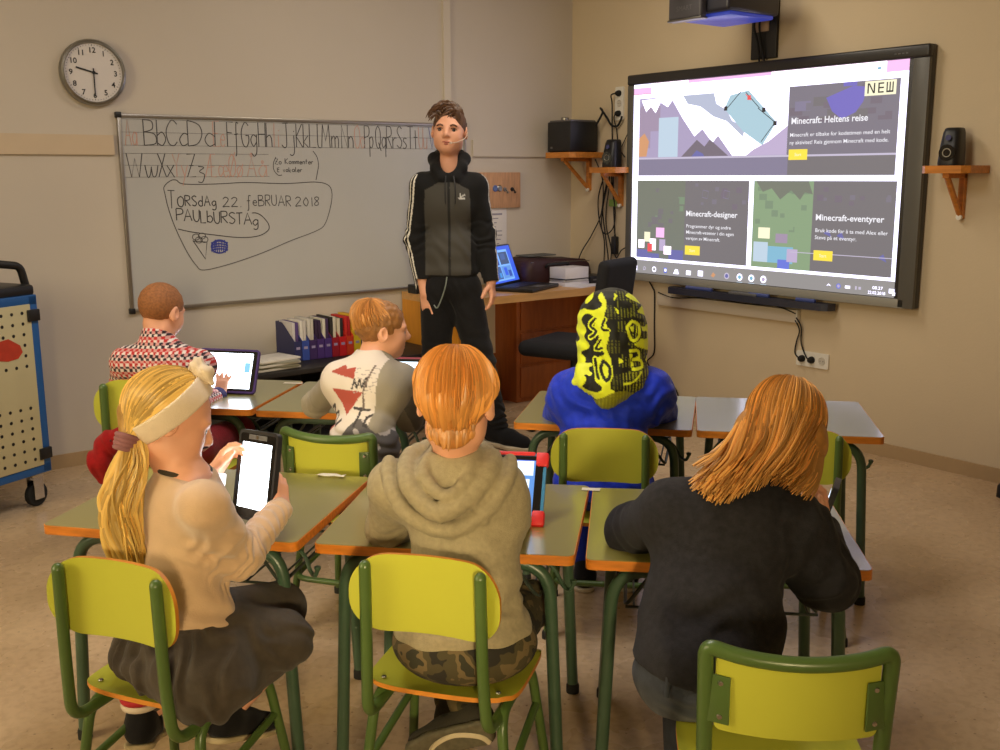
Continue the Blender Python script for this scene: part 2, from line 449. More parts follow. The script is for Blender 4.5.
# handwriting: each glyph is strokes in a box one unit high, '~' rounds a stroke
GL = {'A': '0,0 .3,1 .6,0|.12,.38 .5,.38', 'a': '~.45,.42 .25,.5 .05,.3 .12,.04 .3,.04 .45,.3|.46,.5 .46,0', 'B': '0,0 0,1|~0,1 .35,.95 .38,.65 0,.52|~0,.52 .45,.45 .48,.08 0,0',
 'b': '0,0 0,1|~0,.4 .25,.52 .42,.26 .25,0 0,.1', 'C': '~.55,.85 .3,1 .02,.6 .1,.1 .35,0 .55,.15', 'c': '~.38,.42 .2,.5 .02,.25 .15,.01 .38,.1', 'D': '0,0 0,1|~0,1 .45,.85 .55,.45 .35,.08 0,0',
 'd': '.42,0 .42,1|~.42,.4 .2,.52 .02,.26 .2,0 .42,.1', 'E': '.4,1 0,1 0,0 .4,0|0,.52 .32,.52', 'e': '~.03,.27 .38,.28 .25,.5 .05,.36 .05,.1 .22,0 .38,.08', 'F': '.42,1 0,1 0,0|0,.55 .32,.55',
 'f': '~.4,.95 .22,.98 .16,.7 .16,-.25 .05,-.38|0,.5 .32,.5', 'G': '~.52,.85 .3,1 .02,.6 .1,.1 .35,0 .52,.2 .52,.45|.3,.45 .56,.45', 'g': '~.4,.42 .2,.5 .03,.27 .18,.02 .4,.2|~.4,.5 .4,-.2 .22,-.38 .04,-.28',
 'H': '0,0 0,1|.45,0 .45,1|0,.52 .45,.52', 'h': '0,0 0,1|~0,.36 .18,.5 .34,.36 .34,0', 'I': '.05,0 .05,1', 'i': '.05,0 .05,.5|.05,.66 .06,.7', 'J': '~.3,1 .3,.15 .18,-.02 .02,.1|.1,1 .42,1', 'j': '~.2,.5 .2,-.2 .1,-.36 0,-.3|.2,.66 .21,.7',
 'K': '0,0 0,1|.45,1 0,.45 .48,0', 'k': '0,0 0,1|.34,.5 0,.22 .36,0', 'L': '0,1 0,0 .38,0', 'l': '~.05,1 .05,.1 .18,0', 'M': '0,0 .08,1 .3,.3 .52,1 .6,0', 'm': '0,0 0,.5|~0,.36 .13,.5 .24,.36 .24,0|~.24,.36 .38,.5 .48,.36 .48,0',
 'N': '0,0 0,1 .45,0 .45,1', 'n': '0,0 0,.5|~0,.36 .16,.5 .3,.36 .3,0', 'O': '~.3,1 .03,.75 .05,.2 .3,0 .55,.25 .55,.75 .3,1', 'o': '~.2,.5 .02,.3 .12,.02 .32,.06 .38,.34 .2,.5', 'P': '0,0 0,1|~0,1 .4,.95 .42,.6 0,.48',
 'p': '0,.5 0,-.38|~0,.4 .25,.52 .4,.26 .22,0 0,.1', 'Q': '~.3,1 .03,.75 .05,.2 .3,0 .55,.25 .55,.75 .3,1|.35,.25 .6,-.12', 'q': '~.4,.42 .2,.5 .03,.27 .18,.02 .4,.2|.4,.5 .4,-.38', 'R': '0,0 0,1|~0,1 .4,.95 .42,.6 0,.5|.12,.5 .48,0',
 'r': '0,0 0,.5|~0,.32 .12,.48 .28,.46', 'S': '~.48,.88 .25,1 .05,.8 .25,.55 .48,.3 .3,.02 .02,.14', 's': '~.3,.44 .15,.5 .05,.38 .18,.26 .3,.12 .15,0 .02,.06', 'T': '0,1 .5,1|.25,1 .25,0', 't': '.15,.85 .15,0|0,.52 .32,.52',
 'U': '~0,1 .02,.25 .22,0 .42,.2 .44,1', 'u': '~0,.5 .02,.12 .15,0 .3,.14|.31,.5 .31,0', 'V': '0,1 .25,0 .5,1', 'v': '0,.5 .16,0 .32,.5', 'W': '0,1 .2,0 .38,.8 .56,0 .76,1', 'w': '~0,.5 .08,.02 .2,.1 .25,.45|~.25,.4 .3,.02 .44,.08 .5,.5', 'X': '0,1 .5,0|.5,1 0,0', 'x': '0,.5 .3,0|.3,.5 0,0',
 'Y': '0,1 .24,.5 .48,1|.24,.5 .24,0', 'y': '0,.5 .17,.05|.34,.5 .04,-.38', 'Z': '.02,1 .48,1 0,0 .5,0|.12,.5 .38,.5', 'z': '~.05,.46 .3,.42 .1,.22 .3,.1 .18,-.25 .02,-.2', '2': '~.02,.8 .2,1 .4,.8 .2,.35 0,0 .2,.03 .45,0', '0': '~.2,1 .02,.5 .2,0 .4,.5 .2,1', '1': '.1,1 .1,0',
 '8': '~.22,1 .05,.8 .38,.25 .2,0 .03,.2 .38,.78 .22,1', '.': '.03,0 .06,.03', '&': '~.4,.5 .1,.5 .1,.1 .4,.05|~.4,.9 .1,.8 .1,.5', 'Æ': '0,0 .45,1 .8,1|.45,1 .45,0 .82,0|.2,.42 .7,.45', 'æ': '~.3,.42 .1,.46 .03,.2 .15,.02 .3,.2|~.3,.24 .6,.28 .45,.5 .3,.3 .4,0 .6,.08',
 'Ø': '~.3,1 .03,.75 .05,.2 .3,0 .55,.25 .55,.75 .3,1|.6,1.08 0,-.06', 'ø': '~.2,.5 .02,.3 .12,.02 .32,.06 .38,.34 .2,.5|.42,.58 0,-.06', 'Å': '0,0 .3,.85 .6,0|.12,.36 .5,.36|~.3,.88 .24,.95 .3,1.04 .37,.95 .3,.88', 'å': '~.45,.42 .25,.5 .05,.3 .12,.04 .3,.04 .45,.3|.46,.5 .46,0|~.26,.58 .2,.64 .26,.72 .32,.64 .26,.58'}
def ink(bm, pts, r=.0028, n=4):
    add_tube(bm, [(p[0], -.0185, p[1]) for p in pts], r, n, flat=.35)
def glyph(bm, ch, x, z, h, sx=1., r=.0028, jit=.0):
    for st in GL[ch].split('|'):
        sm = st[0] == '~'; P = [tuple(map(float, q.split(','))) for q in st.lstrip('~').split()]
        P = [Vector((x + (p[0] + random.uniform(-jit, jit)) * h * sx, 0, z + (p[1] + random.uniform(-jit, jit)) * h)) for p in P]
        if sm: P = smooth_path(P, 4)
        ink(bm, [(p.x, p.z) for p in P], r)
def width(ch): return max(float(q.split(',')[0]) for st in GL[ch].split('|') for q in st.lstrip('~').split())
def wax(px): # board x under photo column px (top of the board)
    d = (px - 500) / FOC; v = RT @ (d * _R + (375 - 140) / FOC * _V + _FW); return v.x * YA / v.y - 1.742
bk, rd, bl = bmesh.new(), bmesh.new(), bmesh.new()
Z1, H1, Z2, H2 = .838, .128, .680, .118
row = [('A', 124, 'a', 131, 1), ('B', 143, 'b', 156, 0), ('C', 165, 'c', 178, 0), ('D', 187, 'd', 203, 0), ('E', 212, 'e', 219, 1), ('F', 226, 'f', 233, 0), ('G', 240, 'g', 249, 0), ('H', 257, 'h', 265, 0), ('I', 271.5, 'i', 276, 1),
       ('J', 280, 'j', 288, 0), ('K', 295, 'k', 302, 0), ('L', 308, 'l', 315, 0), ('M', 320, 'm', 330, 0), ('N', 340, 'n', 347, 0), ('O', 353, 'o', 359, 1), ('P', 363, 'p', 368, 0), ('Q', 374, 'q', 380, 0), ('R', 385, 'r', 391, 0),
       ('S', 395, 's', 401, 0), ('T', 406, 't', 412, 0), ('U', 417, 'u', 422, 1), ('V', 427, 'v', 434, 2)]
for (U_, x1, l_, x2, red) in row:
    bmx = (bk, rd, bl)[red]
    nx = wax(x2) - wax(x1); glyph(bmx, U_, wax(x1), Z1, H1, min(1.15, nx * .86 / (width(U_) * H1)), .0024 if not red else .002, .015)
    glyph(bmx, l_, wax(x2), Z1, H1, min(1.1, nx * .8 / (width(l_) * H1 + .01)), .0024 if not red else .002, .015)
row2 = [('W', 124, 'w', 142, 0), ('X', 155, 'x', 164, 0), ('Y', 170, 'y', 178, 1), ('Z', 184, 'z', 194, 0), ('Æ', 202, 'æ', 215, 1), ('Ø', 226, 'ø', 234, 1), ('Å', 244, 'å', 255, 1)]
for (U_, x1, l_, x2, red) in row2:
    bmx = (bk, rd)[red]; nx = wax(x2) - wax(x1)
    glyph(bmx, U_, wax(x1), Z2, H2, min(1.3, nx * .86 / (width(U_) * H2)), .0024 if not red else .002, .015)
    glyph(bmx, l_, wax(x2), Z2, H2, min(1.1, nx * .8 / (width(l_) * H2)), .0024 if not red else .002, .015)
for z in (Z1, Z1 + H1 * .5, Z1 + H1): ink(bk, [(.015, z), (BW - .03, z)], .0009, 3)
for z in (Z2, Z2 + H2 * .5, Z2 + H2): ink(bk, [(.015, z), (.80, z)], .0009, 3)
def write(bmx, s, x, z, h, sx=1., r=.0026, gap=.1, drift=0.):
    for ch in s:
        if ch == ' ': x += h * .42; continue
        glyph(bmx, ch, x, z + random.uniform(-.06, .06) * h, h, sx, r, .02); x += (width(ch) * sx + gap + .06) * h; z += drift
def wbp(px, py):
    d = (px - 500) / FOC * _R - (py - 375) / FOC * _V + _FW; v = RT @ d; t = (YA - .0185) / v.y; return (v.x * t - 1.742, CAMZ + v.z * t - .762)
def word(bmx, s, px0, px1, pyb, pyt, r=.0022, drop=0., gap=.16):
    """letters filling the box px0..px1, baseline pyb, capital height up to pyt"""
    x0, z0 = wbp(px0, pyb); x1, z1 = wbp(px1, pyb + drop); h = wbp(px0, pyt)[1] - z0
    tot = sum((width(c) + gap) if c != ' ' else .5 for c in s) - gap; k = (x1 - x0) / (tot * h); x = x0
    for c in s:
        if c == ' ': x += .5 * h * k; continue
        f = (x - x0) / (x1 - x0); glyph(bmx, c, x, z0 + (z1 - z0) * f + random.uniform(-.05, .05) * h, h, k, r, .02); x += (width(c) + gap) * h * k
def pxs(bmx, pts, r=.002, n=6): ink(bmx, [(v.x, v.z) for v in smooth_path([(wbp(a, b)[0], 0, wbp(a, b)[1]) for a, b in pts], n)], r)
word(bk, 'Zo Kommenter', 275, 313, 164, 158.5, .0019); word(bk, '& vokaler', 277, 302, 172, 167, .0019)
pxs(bk, [(276, 157), (273.5, 163), (274, 170), (278, 175), (282, 175)]); pxs(bk, [(313, 151), (317, 157), (318.5, 165), (317.5, 172), (316, 180)])
word(bk, 'T', 168.5, 175.5, 208, 190); word(bk, 'ORSdAg', 178, 216, 206.5, 196, .0028); word(bk, '22.', 223, 241, 206.5, 197); word(bk, 'feBRUAR', 247, 291, 206, 195); word(bk, '2018', 295.5, 319, 206, 197)
word(bk, 'PAULbURSTAg', 177, 258, 221, 209, .0028, drop=4.5, gap=.1)
pxs(bk, [(165, 194), (164, 187), (170, 181), (176, 180), (184, 184), (215, 184), (245, 182.5), (285, 183.5), (315, 182), (328, 185), (332, 193), (330.5, 207), (325, 224), (316, 231), (290, 241), (262, 253), (230, 264), (204, 270), (196, 265), (186, 250), (175, 227), (168, 207), (165, 194)], .0021)
pxs(bk, [(178, 229), (192, 232), (215, 235), (240, 237.5), (258, 236), (268, 230.5), (268.5, 224), (262, 216), (256, 213), (252, 213)], .0024)
pxs(bk, [(193, 240.5), (205.5, 259), (207, 242), (193, 241)], .0026, 1)
for cx, cy in ((196, 237), (202, 236), (204.5, 239.5), (199, 240)): pxs(bk, [(cx + 3.6 * math.cos(a), cy + 3. * math.sin(a)) for a in [k * PI / 4 for k in range(9)]], .002, 3)
pxs(bl, [(219.5 + 8 * math.cos(a), 246.5 + 6.5 * math.sin(a)) for a in [k * PI / 6 for k in range(13)]], .0042, 3)
for k in range(9): x = 212 + k * 1.9; pxs(bl, [(x, 252 + math.sin(k * 2.1)), (x + 1.4 * math.cos(k), 241 + 1.5 * math.cos(k * 1.7))], .0026, 1)
for k in range(4): pxs(bl, [(211, 243 + k * 2.4), (219, 241 + k * 2.6), (228, 243 + k * 2.2)], .0036, 4)
for k, b_ in enumerate((bk, rd, bl)): _merge(pbm, b_, None, k + 1)
obj('panel', pbm, [ENAMEL, INK, INKR, INKB], wb)

# ---------------------------------------------------------------- hook board and notice
hb = thing('coat_hook_board', 'light wooden board with small hooks on the back wall right of the teenager', 'coat hooks', (4.10, YA, 1.347))
bm = bmesh.new(); add_box(bm, (.04, -.011, 0), (.33, .022, .225), bev=.003); obj('board', bm, mat('raw_wood', rgb(196, 150, 114), .6, var=.2, vscale=5, stretch=(14, 1, 2)), hb)
for k, (x, mm) in enumerate(((-.09, BLACK), (.135, BLACK), (.075, STEEL))):
    bm = bmesh.new(); add_tube(bm, fillet([(x, -.02, .005), (x, -.045, .0), (x, -.05, -.018), (x, -.06, -.012)], .008), .005, 8); add_lathe(bm, [(0, 0), (.014, 0), (.012, .005), (0, .006)], Matrix.Translation((x, -.022, .005)) @ F, 14); obj('hook', bm, mm, hb)
for x, mm in ((.005, mat('badge_blue', rgb(90, 110, 170), .4)), (.04, STEEL)):
    bm = bmesh.new(); add_lathe(bm, [(0, 0), (.019, 0), (.021, .004), (.016, .008), (.008, .006), (0, .007)], Matrix.Translation((x - .01, -.022, .012)) @ F, 20); obj('badge', bm, mm, hb)
bm = bmesh.new(); add_box(bm, (0, -.002, 0), (.205, .0025, .36), bev=.0005); pp = tag(obj('hanging_notice', bm, PAPER), 'white printed sheet of paper taped below the wooden hook board', 'paper'); pp.location = (4.10, YA - .001, 1.055)
bm = bmesh.new(); PRT = mat('print_grey', rgb(150, 148, 168), .7)
for i in range(11):
    w = random.uniform(.09, .165); add_box(bm, (-.085 + w / 2, -.0036, .14 - i * .027), (w, .0005, .006 if i else .012))
obj('print', bm, PRT, pp)
# ================================================================ screen wall: local x towards the viewer, local y into the wall
RB = -PI / 2
sb = thing('interactive_board', 'big interactive screen with a dark frame showing a web page', 'screen', (XB, 4.773, .785), RB)
SW, SH = 2.005, 1.258
DG = mat('board_grey', rgb(92, 90, 84), .4, var=.04); DK = mat('board_dark', rgb(46, 44, 44), .35)
bm = bmesh.new(); add_box(bm, (SW / 2, -.03, SH / 2), (SW, .054, SH), bev=.006); obj('housing', bm, DK, sb)
bm = bmesh.new(); add_box(bm, (SW / 2, -.052, SH - .03), (SW + .004, .036, .062), bev=.012, seg=3); obj('top_bar', bm, DK, sb)
bm = bmesh.new(); [add_box(bm, (1.83 + i * .02, -.0705, SH - .035), (.012, .001, .006)) for i in range(4)]; obj('maker_mark', bm, GREYP, sb)
for x, w in ((.024, .05), (SW - .042, .085)):
    bm = bmesh.new(); add_box(bm, (x, -.05, SH / 2 - .03), (w, .024, SH - .062), bev=.004); obj('side_bezel', bm, DG, sb)
bm = bmesh.new(); add_box(bm, (SW / 2, -.05, .022), (SW - .1, .024, .046), bev=.004); obj('bottom_bezel', bm, mat('bezel_silver', rgb(150, 148, 140), .4), sb)
G = 1.15
CC = {'white': (228, 224, 255), 'pink': (247, 190, 236), 'pale': (252, 228, 248), 'card': (104, 100, 100), 'cardv': (112, 106, 118), 'strip': (122, 114, 142), 'violet': (104, 94, 196), 'lilac': (172, 158, 196), 'plum': (160, 138, 166), 'dusk': (104, 92, 104),
      'orange': (222, 150, 92), 'cyan': (172, 214, 228), 'sky': (196, 222, 240), 'bluegrey': (186, 196, 222), 'mauve': (196, 176, 216), 'green': (128, 160, 112), 'green2': (112, 138, 102), 'moss': (104, 110, 92), 'taskbar': (142, 138, 134),
      'yellow': (246, 220, 74), 'cream': (246, 240, 206), 'ink': (52, 50, 52), 'red': (232, 84, 84), 'blue': (90, 110, 230), 'teal': (120, 190, 220), 'navy': (92, 92, 168), 'line': (206, 196, 222), 'type': (236, 234, 240)}
KEYS = list(CC); KI = {k: i for i, k in enumerate(KEYS)}
SM = Matrix.Rotation(PI / 2, 4, 'X')
class Page:
    def __init__(s, y): s.bm = bmesh.new(); s.y = y; s.n = 0
    def quad(s, x0, z0, x1, z1, k, dz=0): s.poly([(x0, z0), (x1, z0), (x1, z1), (x0, z1)], k)
    def poly(s, pts, k):
        s.n += 1; y = s.y - s.n * .00002; add_quad(s.bm, [(p[0], y, p[1]) for p in pts], KI[k])
    def text(s, t, x0, x1, z, size, k, bold=.0):
        s.n += 1; tb = bmesh.new(); add_text(tb, t, size, Matrix()); w = max((v.co.x for v in tb.verts), default=1); tb.free()
        add_text(s.bm, t, size, Matrix.Translation((x0, s.y - s.n * .00002, z)) @ SM, KI[k], sx=(x1 - x0) / w, bold=bold)
for k_ in CC:
    if k_ not in ('white', 'pale', 'yellow', 'cream', 'pink', 'ink', 'red', 'type'): CC[k_] = tuple(int(v * .74 + w_ * .26) for v, w_ in zip(CC[k_], (152, 146, 156)))
SCM = [glow('lit_' + k, rgb(*CC[k]), 2.7 if k in ('white', 'pale') else G) for k in KEYS]
pg = Page(-.0576); L0, B0, R0, T0 = .052, .048, 1.922, 1.202
z_ = lambda z: z - .785
pg.quad(L0, B0, R0, T0, 'white'); pg.quad(L0, B0, R0, z_(.915), 'taskbar')
pg.quad(L0, z_(1.925), .20, z_(1.962), 'pink'); pg.quad(.20, z_(1.925), 1.81, z_(1.985), 'pale'); pg.quad(1.80, z_(1.928), R0, T0, 'pink'); pg.quad(.5, z_(1.965), 1.1, T0, 'pink'); pg.quad(L0, z_(1.922), 1.81, z_(1.925), 'red'); pg.quad(1.75, z_(1.945), 1.77, z_(1.957), 'teal')
# first card
x0, x1, zb, zt = .103, 1.882, z_(1.435), z_(1.897)
pg.quad(x0, zb, 1.225, zt, 'lilac'); pg.quad(1.225, zb, x1, zt, 'cardv')
rnd = random.Random(4)
def steps(xa, za, n, dx, dz, dirx=1):
    P = [(xa, za)]
    for i in range(n): P += [(P[-1][0] + dx * dirx, P[-1][1]), (P[-1][0] + dx * dirx, P[-1][1] + dz)]
    return P
pg.poly([(x0, z_(1.6)), (.2, z_(1.6)), (.2, z_(1.7)), (.28, z_(1.7)), (.28, zt - .05), (.16, zt - .02), (x0, zt - .06)], 'plum')
pg.poly([(.12, zt - .01), (.16, zt - .08), (.2, zt - .05), (.24, zt - .09), (.28, zt - .03), (.34, zt - .06), (.4, zt)], 'white')
pg.poly([(x0, z_(1.55)), (.17, z_(1.55)), (.19, z_(1.64)), (.15, z_(1.69)), (x0, z_(1.66))], 'orange')
pg.poly([(.36, zt), (1.225, zt), (1.225, z_(1.545)), (.85, z_(1.545)), (.74, z_(1.66)), (.7, z_(1.62)), (.62, z_(1.7)), (.56, z_(1.66)), (.46, z_(1.77))], 'white')
pg.poly([(.46, zt), (.7, zt), (.72, zt - .06), (.8, zt - .1), (.84, zt - .16), (.94, zt - .2), (.92, zt - .25), (.8, zt - .16), (.7, zt - .13), (.6, zt - .07), (.5, zt - .05)], 'bluegrey')
pg.poly([(.82, zt - .02), (.95, zt), (1.15, zt - .18), (1.06, zt - .30), (.92, zt - .22), (.78, zt - .09)], 'cyan')
pg.poly([(1.0, zt - .32), (1.1, zt - .28), (1.225, zt - .2), (1.225, z_(1.545)), (.95, z_(1.545))], 'mauve')
pg.poly([(.46, z_(1.545)), (.58, z_(1.64)), (.64, z_(1.6)), (.68, z_(1.64)), (.82, z_(1.545))], 'dusk')
pg.poly([(.54, z_(1.545)), (.58, z_(1.58)), (.63, z_(1.56)), (.64, z_(1.545))], 'navy')
for (a, b, k) in (((.93, zt - .01), (1.03, zt - .10), 'ink'), ((.93, zt - .02), (.97, zt - .055), 'red'), ((1.02, zt - .10), (1.14, zt - .18), 'ink'), ((1.14, zt - .18), (1.05, zt - .28), 'ink'), ((.8, zt - .09), (.9, zt), 'ink')):
    dx, dz = b[0] - a[0], b[1] - a[1]; l = math.hypot(dx, dz); ox, oz = -dz / l * .0022, dx / l * .0022
    pg.poly([(a[0] - ox, a[1] - oz), (b[0] - ox, b[1] - oz), (b[0] + ox, b[1] + oz), (a[0] + ox, a[1] + oz)], k)
for cx, cz, k in ((.955, zt - .04, 'red'), (1.06, zt - .11, 'ink'), (1.14, zt - .185, 'ink'), (.79, zt - .09, 'ink')): pg.quad(cx - .012, cz - .012, cx + .012, cz + .012, k)
pg.quad(.27, z_(1.545), .43, zt - .12, 'sky'); pg.quad(x0, zb, 1.235, z_(1.535), 'strip'); pg.quad(x0, z_(1.533), x1, z_(1.543), 'line')
pg.quad(1.235, zb, x1, z_(1.533), 'card')
for i in range(26):
    cx = rnd.uniform(1.27, 1.84); cz = rnd.uniform(z_(1.72), zt - .02); w = rnd.uniform(.02, .05); pg.quad(cx - w, cz - w * .5, min(cx + w, x1), cz + w * .5, rnd.choice(['card', 'cardv', 'dusk', 'strip']))
pg.poly([(1.46, zt - .07), (1.62, zt - .02), (1.70, zt - .03), (1.68, zt - .1), (1.64, zt - .15), (1.56, zt - .18), (1.5, zt - .14)], 'violet'); pg.quad(1.56, zt - .02, 1.64, zt, 'violet')
pg.quad(1.685, z_(1.822), 1.86, z_(1.892), 'cream')
for xs in ([(1.70, 1.708), (1.735, 1.743)], [(1.76, 1.768)], [(1.806, 1.813), (1.822, 1.829), (1.838, 1.845)]):
    for a, b in xs: pg.quad(a, z_(1.833), b, z_(1.882), 'ink')
pg.poly([(1.704, z_(1.882)), (1.712, z_(1.882)), (1.741, z_(1.833)), (1.733, z_(1.833))], 'ink')
for zz in (1.833, 1.854, 1.875): pg.quad(1.76, z_(zz), 1.792, z_(zz + .007), 'ink')
pg.quad(1.806, z_(1.833), 1.845, z_(1.841), 'ink')
pg.text('Minecraft: Heltens reise', 1.246, 1.712, z_(1.703), .047, 'type', .0007)
pg.text('Minecraft er tilbake for kodetimen med en helt', 1.242, 1.842, z_(1.637), .028, 'type', .0001); pg.text('ny aktivitet! Reis gjennom Minecraft med kode.', 1.242, 1.836, z_(1.597), .028, 'type', .0001)
pg.quad(1.24, z_(1.516), 1.36, z_(1.571), 'yellow'); pg.text('Start', 1.278, 1.322, z_(1.536), .024, 'cream')
# second and third card
zb, zt = z_(.932), z_(1.406)
def card(x0, xs, x1, a, blocks, seed):
    pg.quad(x0, zb, xs, zt, a); pg.quad(xs, zb, x1, zt, 'card'); r = random.Random(seed)
    for i in range(30):
        cx = r.uniform(x0 + .03, xs - .03); cz = r.uniform(zb + .2, zt - .03); w = r.uniform(.012, .03); pg.quad(cx - w, cz - w * .8, cx + w, cz + w * .8, r.choice(blocks))
    for i in range(9):
        cx = r.uniform(xs + .03, x1 - .03); cz = r.uniform(zt - .15, zt - .02); w = r.uniform(.008, .022); pg.quad(cx - w, cz - w * .8, cx + w, cz + w * .8, r.choice(['dusk', 'cardv']))
card(.10, .502, .982, 'moss', ['moss', 'card', 'green2', 'moss'], 2); card(1.016, 1.413, 1.9, 'green', ['green', 'green2', 'green'], 5)
for i, (xa, xb, za, zc, k) in enumerate([(.11, .2, .0, .05, 'navy'), (.2, .3, 0, .03, 'navy'), (.38, .5, 0, .06, 'navy'), (.12, .17, .06, .11, 'pale'), (.22, .27, .05, .12, 'pale'), (.3, .35, .05, .12, 'mauve'), (.34, .40, .03, .08, 'pale'), (.17, .22, .1, .16, 'cream'), (.27, .34, .13, .19, 'pink'), (.2, .24, .04, .09, 'red'),
        (1.03, 1.13, .03, .14, 'sky'), (1.13, 1.3, .03, .12, 'teal'), (1.2, 1.28, .0, .05, 'blue'), (1.06, 1.14, .16, .22, 'cream'), (1.26, 1.33, .04, .11, 'mauve'), (1.18, 1.26, .14, .19, 'plum')]): pg.quad(xa, zb + za, xb, zb + zc, k)
pg.poly([(1.03, zt), (1.38, zt), (1.41, zt - .07), (1.36, zt - .06), (1.33, zt - .10), (1.27, zt - .05), (1.2, zt - .1), (1.14, zt - .04), (1.08, zt - .06)], 'moss')
for xx in (.66, .82): # faint outline boxes
    for a in range(4):
        c_, s_ = math.cos(a * PI / 2 + .6), math.sin(a * PI / 2 + .6); p = (xx + c_ * .03, zt - .08 + s_ * .03); q = (xx - s_ * .03, zt - .08 + c_ * .03)
        pg.poly([p, q, (q[0] + .002, q[1] + .003), (p[0] + .002, p[1] + .003)], 'strip')
for cx, cz in ((1.52, zt - .27), (1.60, zt - .28), (1.85, zt - .38)): pg.poly([(cx - .03, cz), (cx, cz + .02), (cx + .02, cz - .02)], 'navy')
pg.text('Minecraft-designer', .513, .906, z_(1.199), .045, 'type', .0007)
pg.text('Programmer dyr og andre', .518, .862, z_(1.131), .028, 'type', .0001); pg.text('Minecraft-vesener i din egen', .518, .885, z_(1.095), .028, 'type', .0001); pg.text('versjon av Minecraft.', .518, .785, z_(1.059), .028, 'type', .0001)
pg.quad(.514, z_(.970), .632, z_(1.024), 'yellow'); pg.text('Start', .55, .594, z_(.988), .024, 'cream')
pg.text('Minecraft-eventyrer', 1.434, 1.842, z_(1.203), .045, 'type', .0007)
pg.text('Bruk kode for å ta med Alex eller', 1.436, 1.868, z_(1.141), .028, 'type', .0001); pg.text('Steve på et eventyr.', 1.436, 1.69, z_(1.104), .028, 'type', .0001)
pg.quad(1.28, zb + .093, 1.9, zb + .097, 'line'); pg.quad(1.434, z_(.992), 1.553, z_(1.045), 'yellow'); pg.text('Start', 1.47, 1.515, z_(1.01), .024, 'cream')
# task bar
for dx in (0, .016):
    for dz in (0, .016): pg.quad(.083 + dx, .063 + dz, .097 + dx, .077 + dz, 'white')
def ring(cx, cz, r, k, fill=None):
    N = 14; o = [(cx + r * math.cos(2 * PI * i / N), cz + r * math.sin(2 * PI * i / N)) for i in range(N)]; pg.poly(o, k)
    if fill: pg.poly([(cx + (p[0] - cx) * .62, cz + (p[1] - cz) * .62) for p in o], fill)
ring(.178, .080, .012, 'line', 'taskbar'); pg.poly([(.166, .07), (.171, .066), (.178, .076), (.175, .078)], 'line'); ring(.262, .079, .017, 'white', 'taskbar'); pg.quad(.345, .063, .37, .095, 'blue'); pg.quad(.352, .072, .366, .088, 'white')
pg.poly([(.425, .063), (.47, .063), (.46, .09), (.44, .092)], 'white'); pg.quad(.53, .064, .566, .09, 'white'); pg.quad(.624, .064, .662, .096, 'white'); pg.quad(.632, .082, .654, .087, 'taskbar'); pg.poly([(.725, .072), (.745, .063), (.76, .08), (.742, .094)], 'orange')
ring(.845, .08, .019, 'line', 'navy'); ring(.94, .08, .02, 'white', 'teal'); ring(1.025, .08, .02, 'white', 'teal'); ring(1.11, .08, .02, 'white', 'mauve')
for x in (.92, 1.005, 1.09): pg.quad(x, .05, x + .042, .053, 'sky')
pg.poly([(1.525, .078), (1.54, .09), (1.555, .078), (1.54, .083)], 'white'); ring(1.60, .082, .014, 'blue', 'mauve'); pg.quad(1.64, .074, 1.67, .088, 'white'); pg.quad(1.70, .072, 1.71, .09, 'line'); pg.quad(1.72, .074, 1.735, .088, 'line')
pg.text('08.27', 1.80, 1.86, .083, .022, 'white'); pg.text('22.02.2018', 1.775, 1.875, .058, .022, 'white'); pg.poly([(1.895, .07), (1.925, .07), (1.925, .092), (1.895, .092)], 'white'); pg.quad(1.915, .06, 1.93, .075, 'white')
for v in pg.bm.verts: v.co.x *= .9885
o = obj('screen_picture', pg.bm, SCM, sb); o['label'] = 'glowing web page picture'
# pen tray
bm = bmesh.new(); add_prism(bm, [(0, -.075), (.02, -.105), (1.10, -.105), (1.14, -.085), (1.15, -.03), (0, -.03)], -.05, -.012, Matrix.Translation((.40, 0, -.004)), bev=0); obj('pen_tray', bm, mat('tray_dark', rgb(50, 52, 66), .3), sb)
tr = sb.children[-1]
for x, w in ((.55, .2), (1.02, .14), (1.34, .12)):
    bm = bmesh.new(); add_tube(bm, [(x, -.085, -.008), (x + w, -.085, -.008)], .011, 10, flat=.8); obj('pen', bm, mat('pen_blue', rgb(70, 82, 140), .3), tr)
bm = bmesh.new(); add_box(bm, (.98, -.075, -.010), (.2, .05, .018), bev=.007); obj('eraser', bm, GREYP, tr)

# ---------------------------------------------------------------- projector on its wall arm
pj = thing('projector', 'black projector on a wall arm above the interactive screen', 'projector', (XB, 3.72, 2.2), RB)
bm = bmesh.new(); add_box(bm, (-.055, -.012, .17), (.17, .022, .62), bev=.004); obj('wall_plate', bm, BLACK, pj)
bm = bmesh.new(); add_box(bm, (-.07, -.014, .03), (.10, .03, .055), bev=.003); obj('plate_opening', bm, mat('plate_inner', rgb(190, 165, 140), .6), pj)
bm = bmesh.new(); add_box(bm, (-.05, -.5, .30), (.09, .98, .07), bev=.008); obj('arm', bm, BLACK, pj)
bm = bmesh.new(); add_box(bm, (.02, -.42, .12), (.36, .40, .17), bev=.02, seg=3); obj('body', bm, mat('projector_body', rgb(44, 44, 52), .35), pj)
bm = bmesh.new(); add_box(bm, (.02, -.42, .0275), (.33, .34, .022), bev=.008); obj('under_cover', bm, mat('cover_lens_light', rgb(66, 84, 190), .3, emit=rgb(60, 80, 220), estr=.25), pj)  # lens light put into the cover as blue colour and faint glow
bm = bmesh.new(); add_box(bm, (-.06, -.37, .045), (.1, .16, .03), bev=.01); obj('lens_window', bm, glow('lens_glow', rgb(110, 130, 255), 2.2), pj)
bm = bmesh.new(); add_box(bm, (-.045, -.645, .115), (.22, .05, .20), bev=.012, seg=3); obj('end_panel', bm, mat('panel_grey', rgb(70, 68, 72), .4), pj); ep = pj.children[-1]
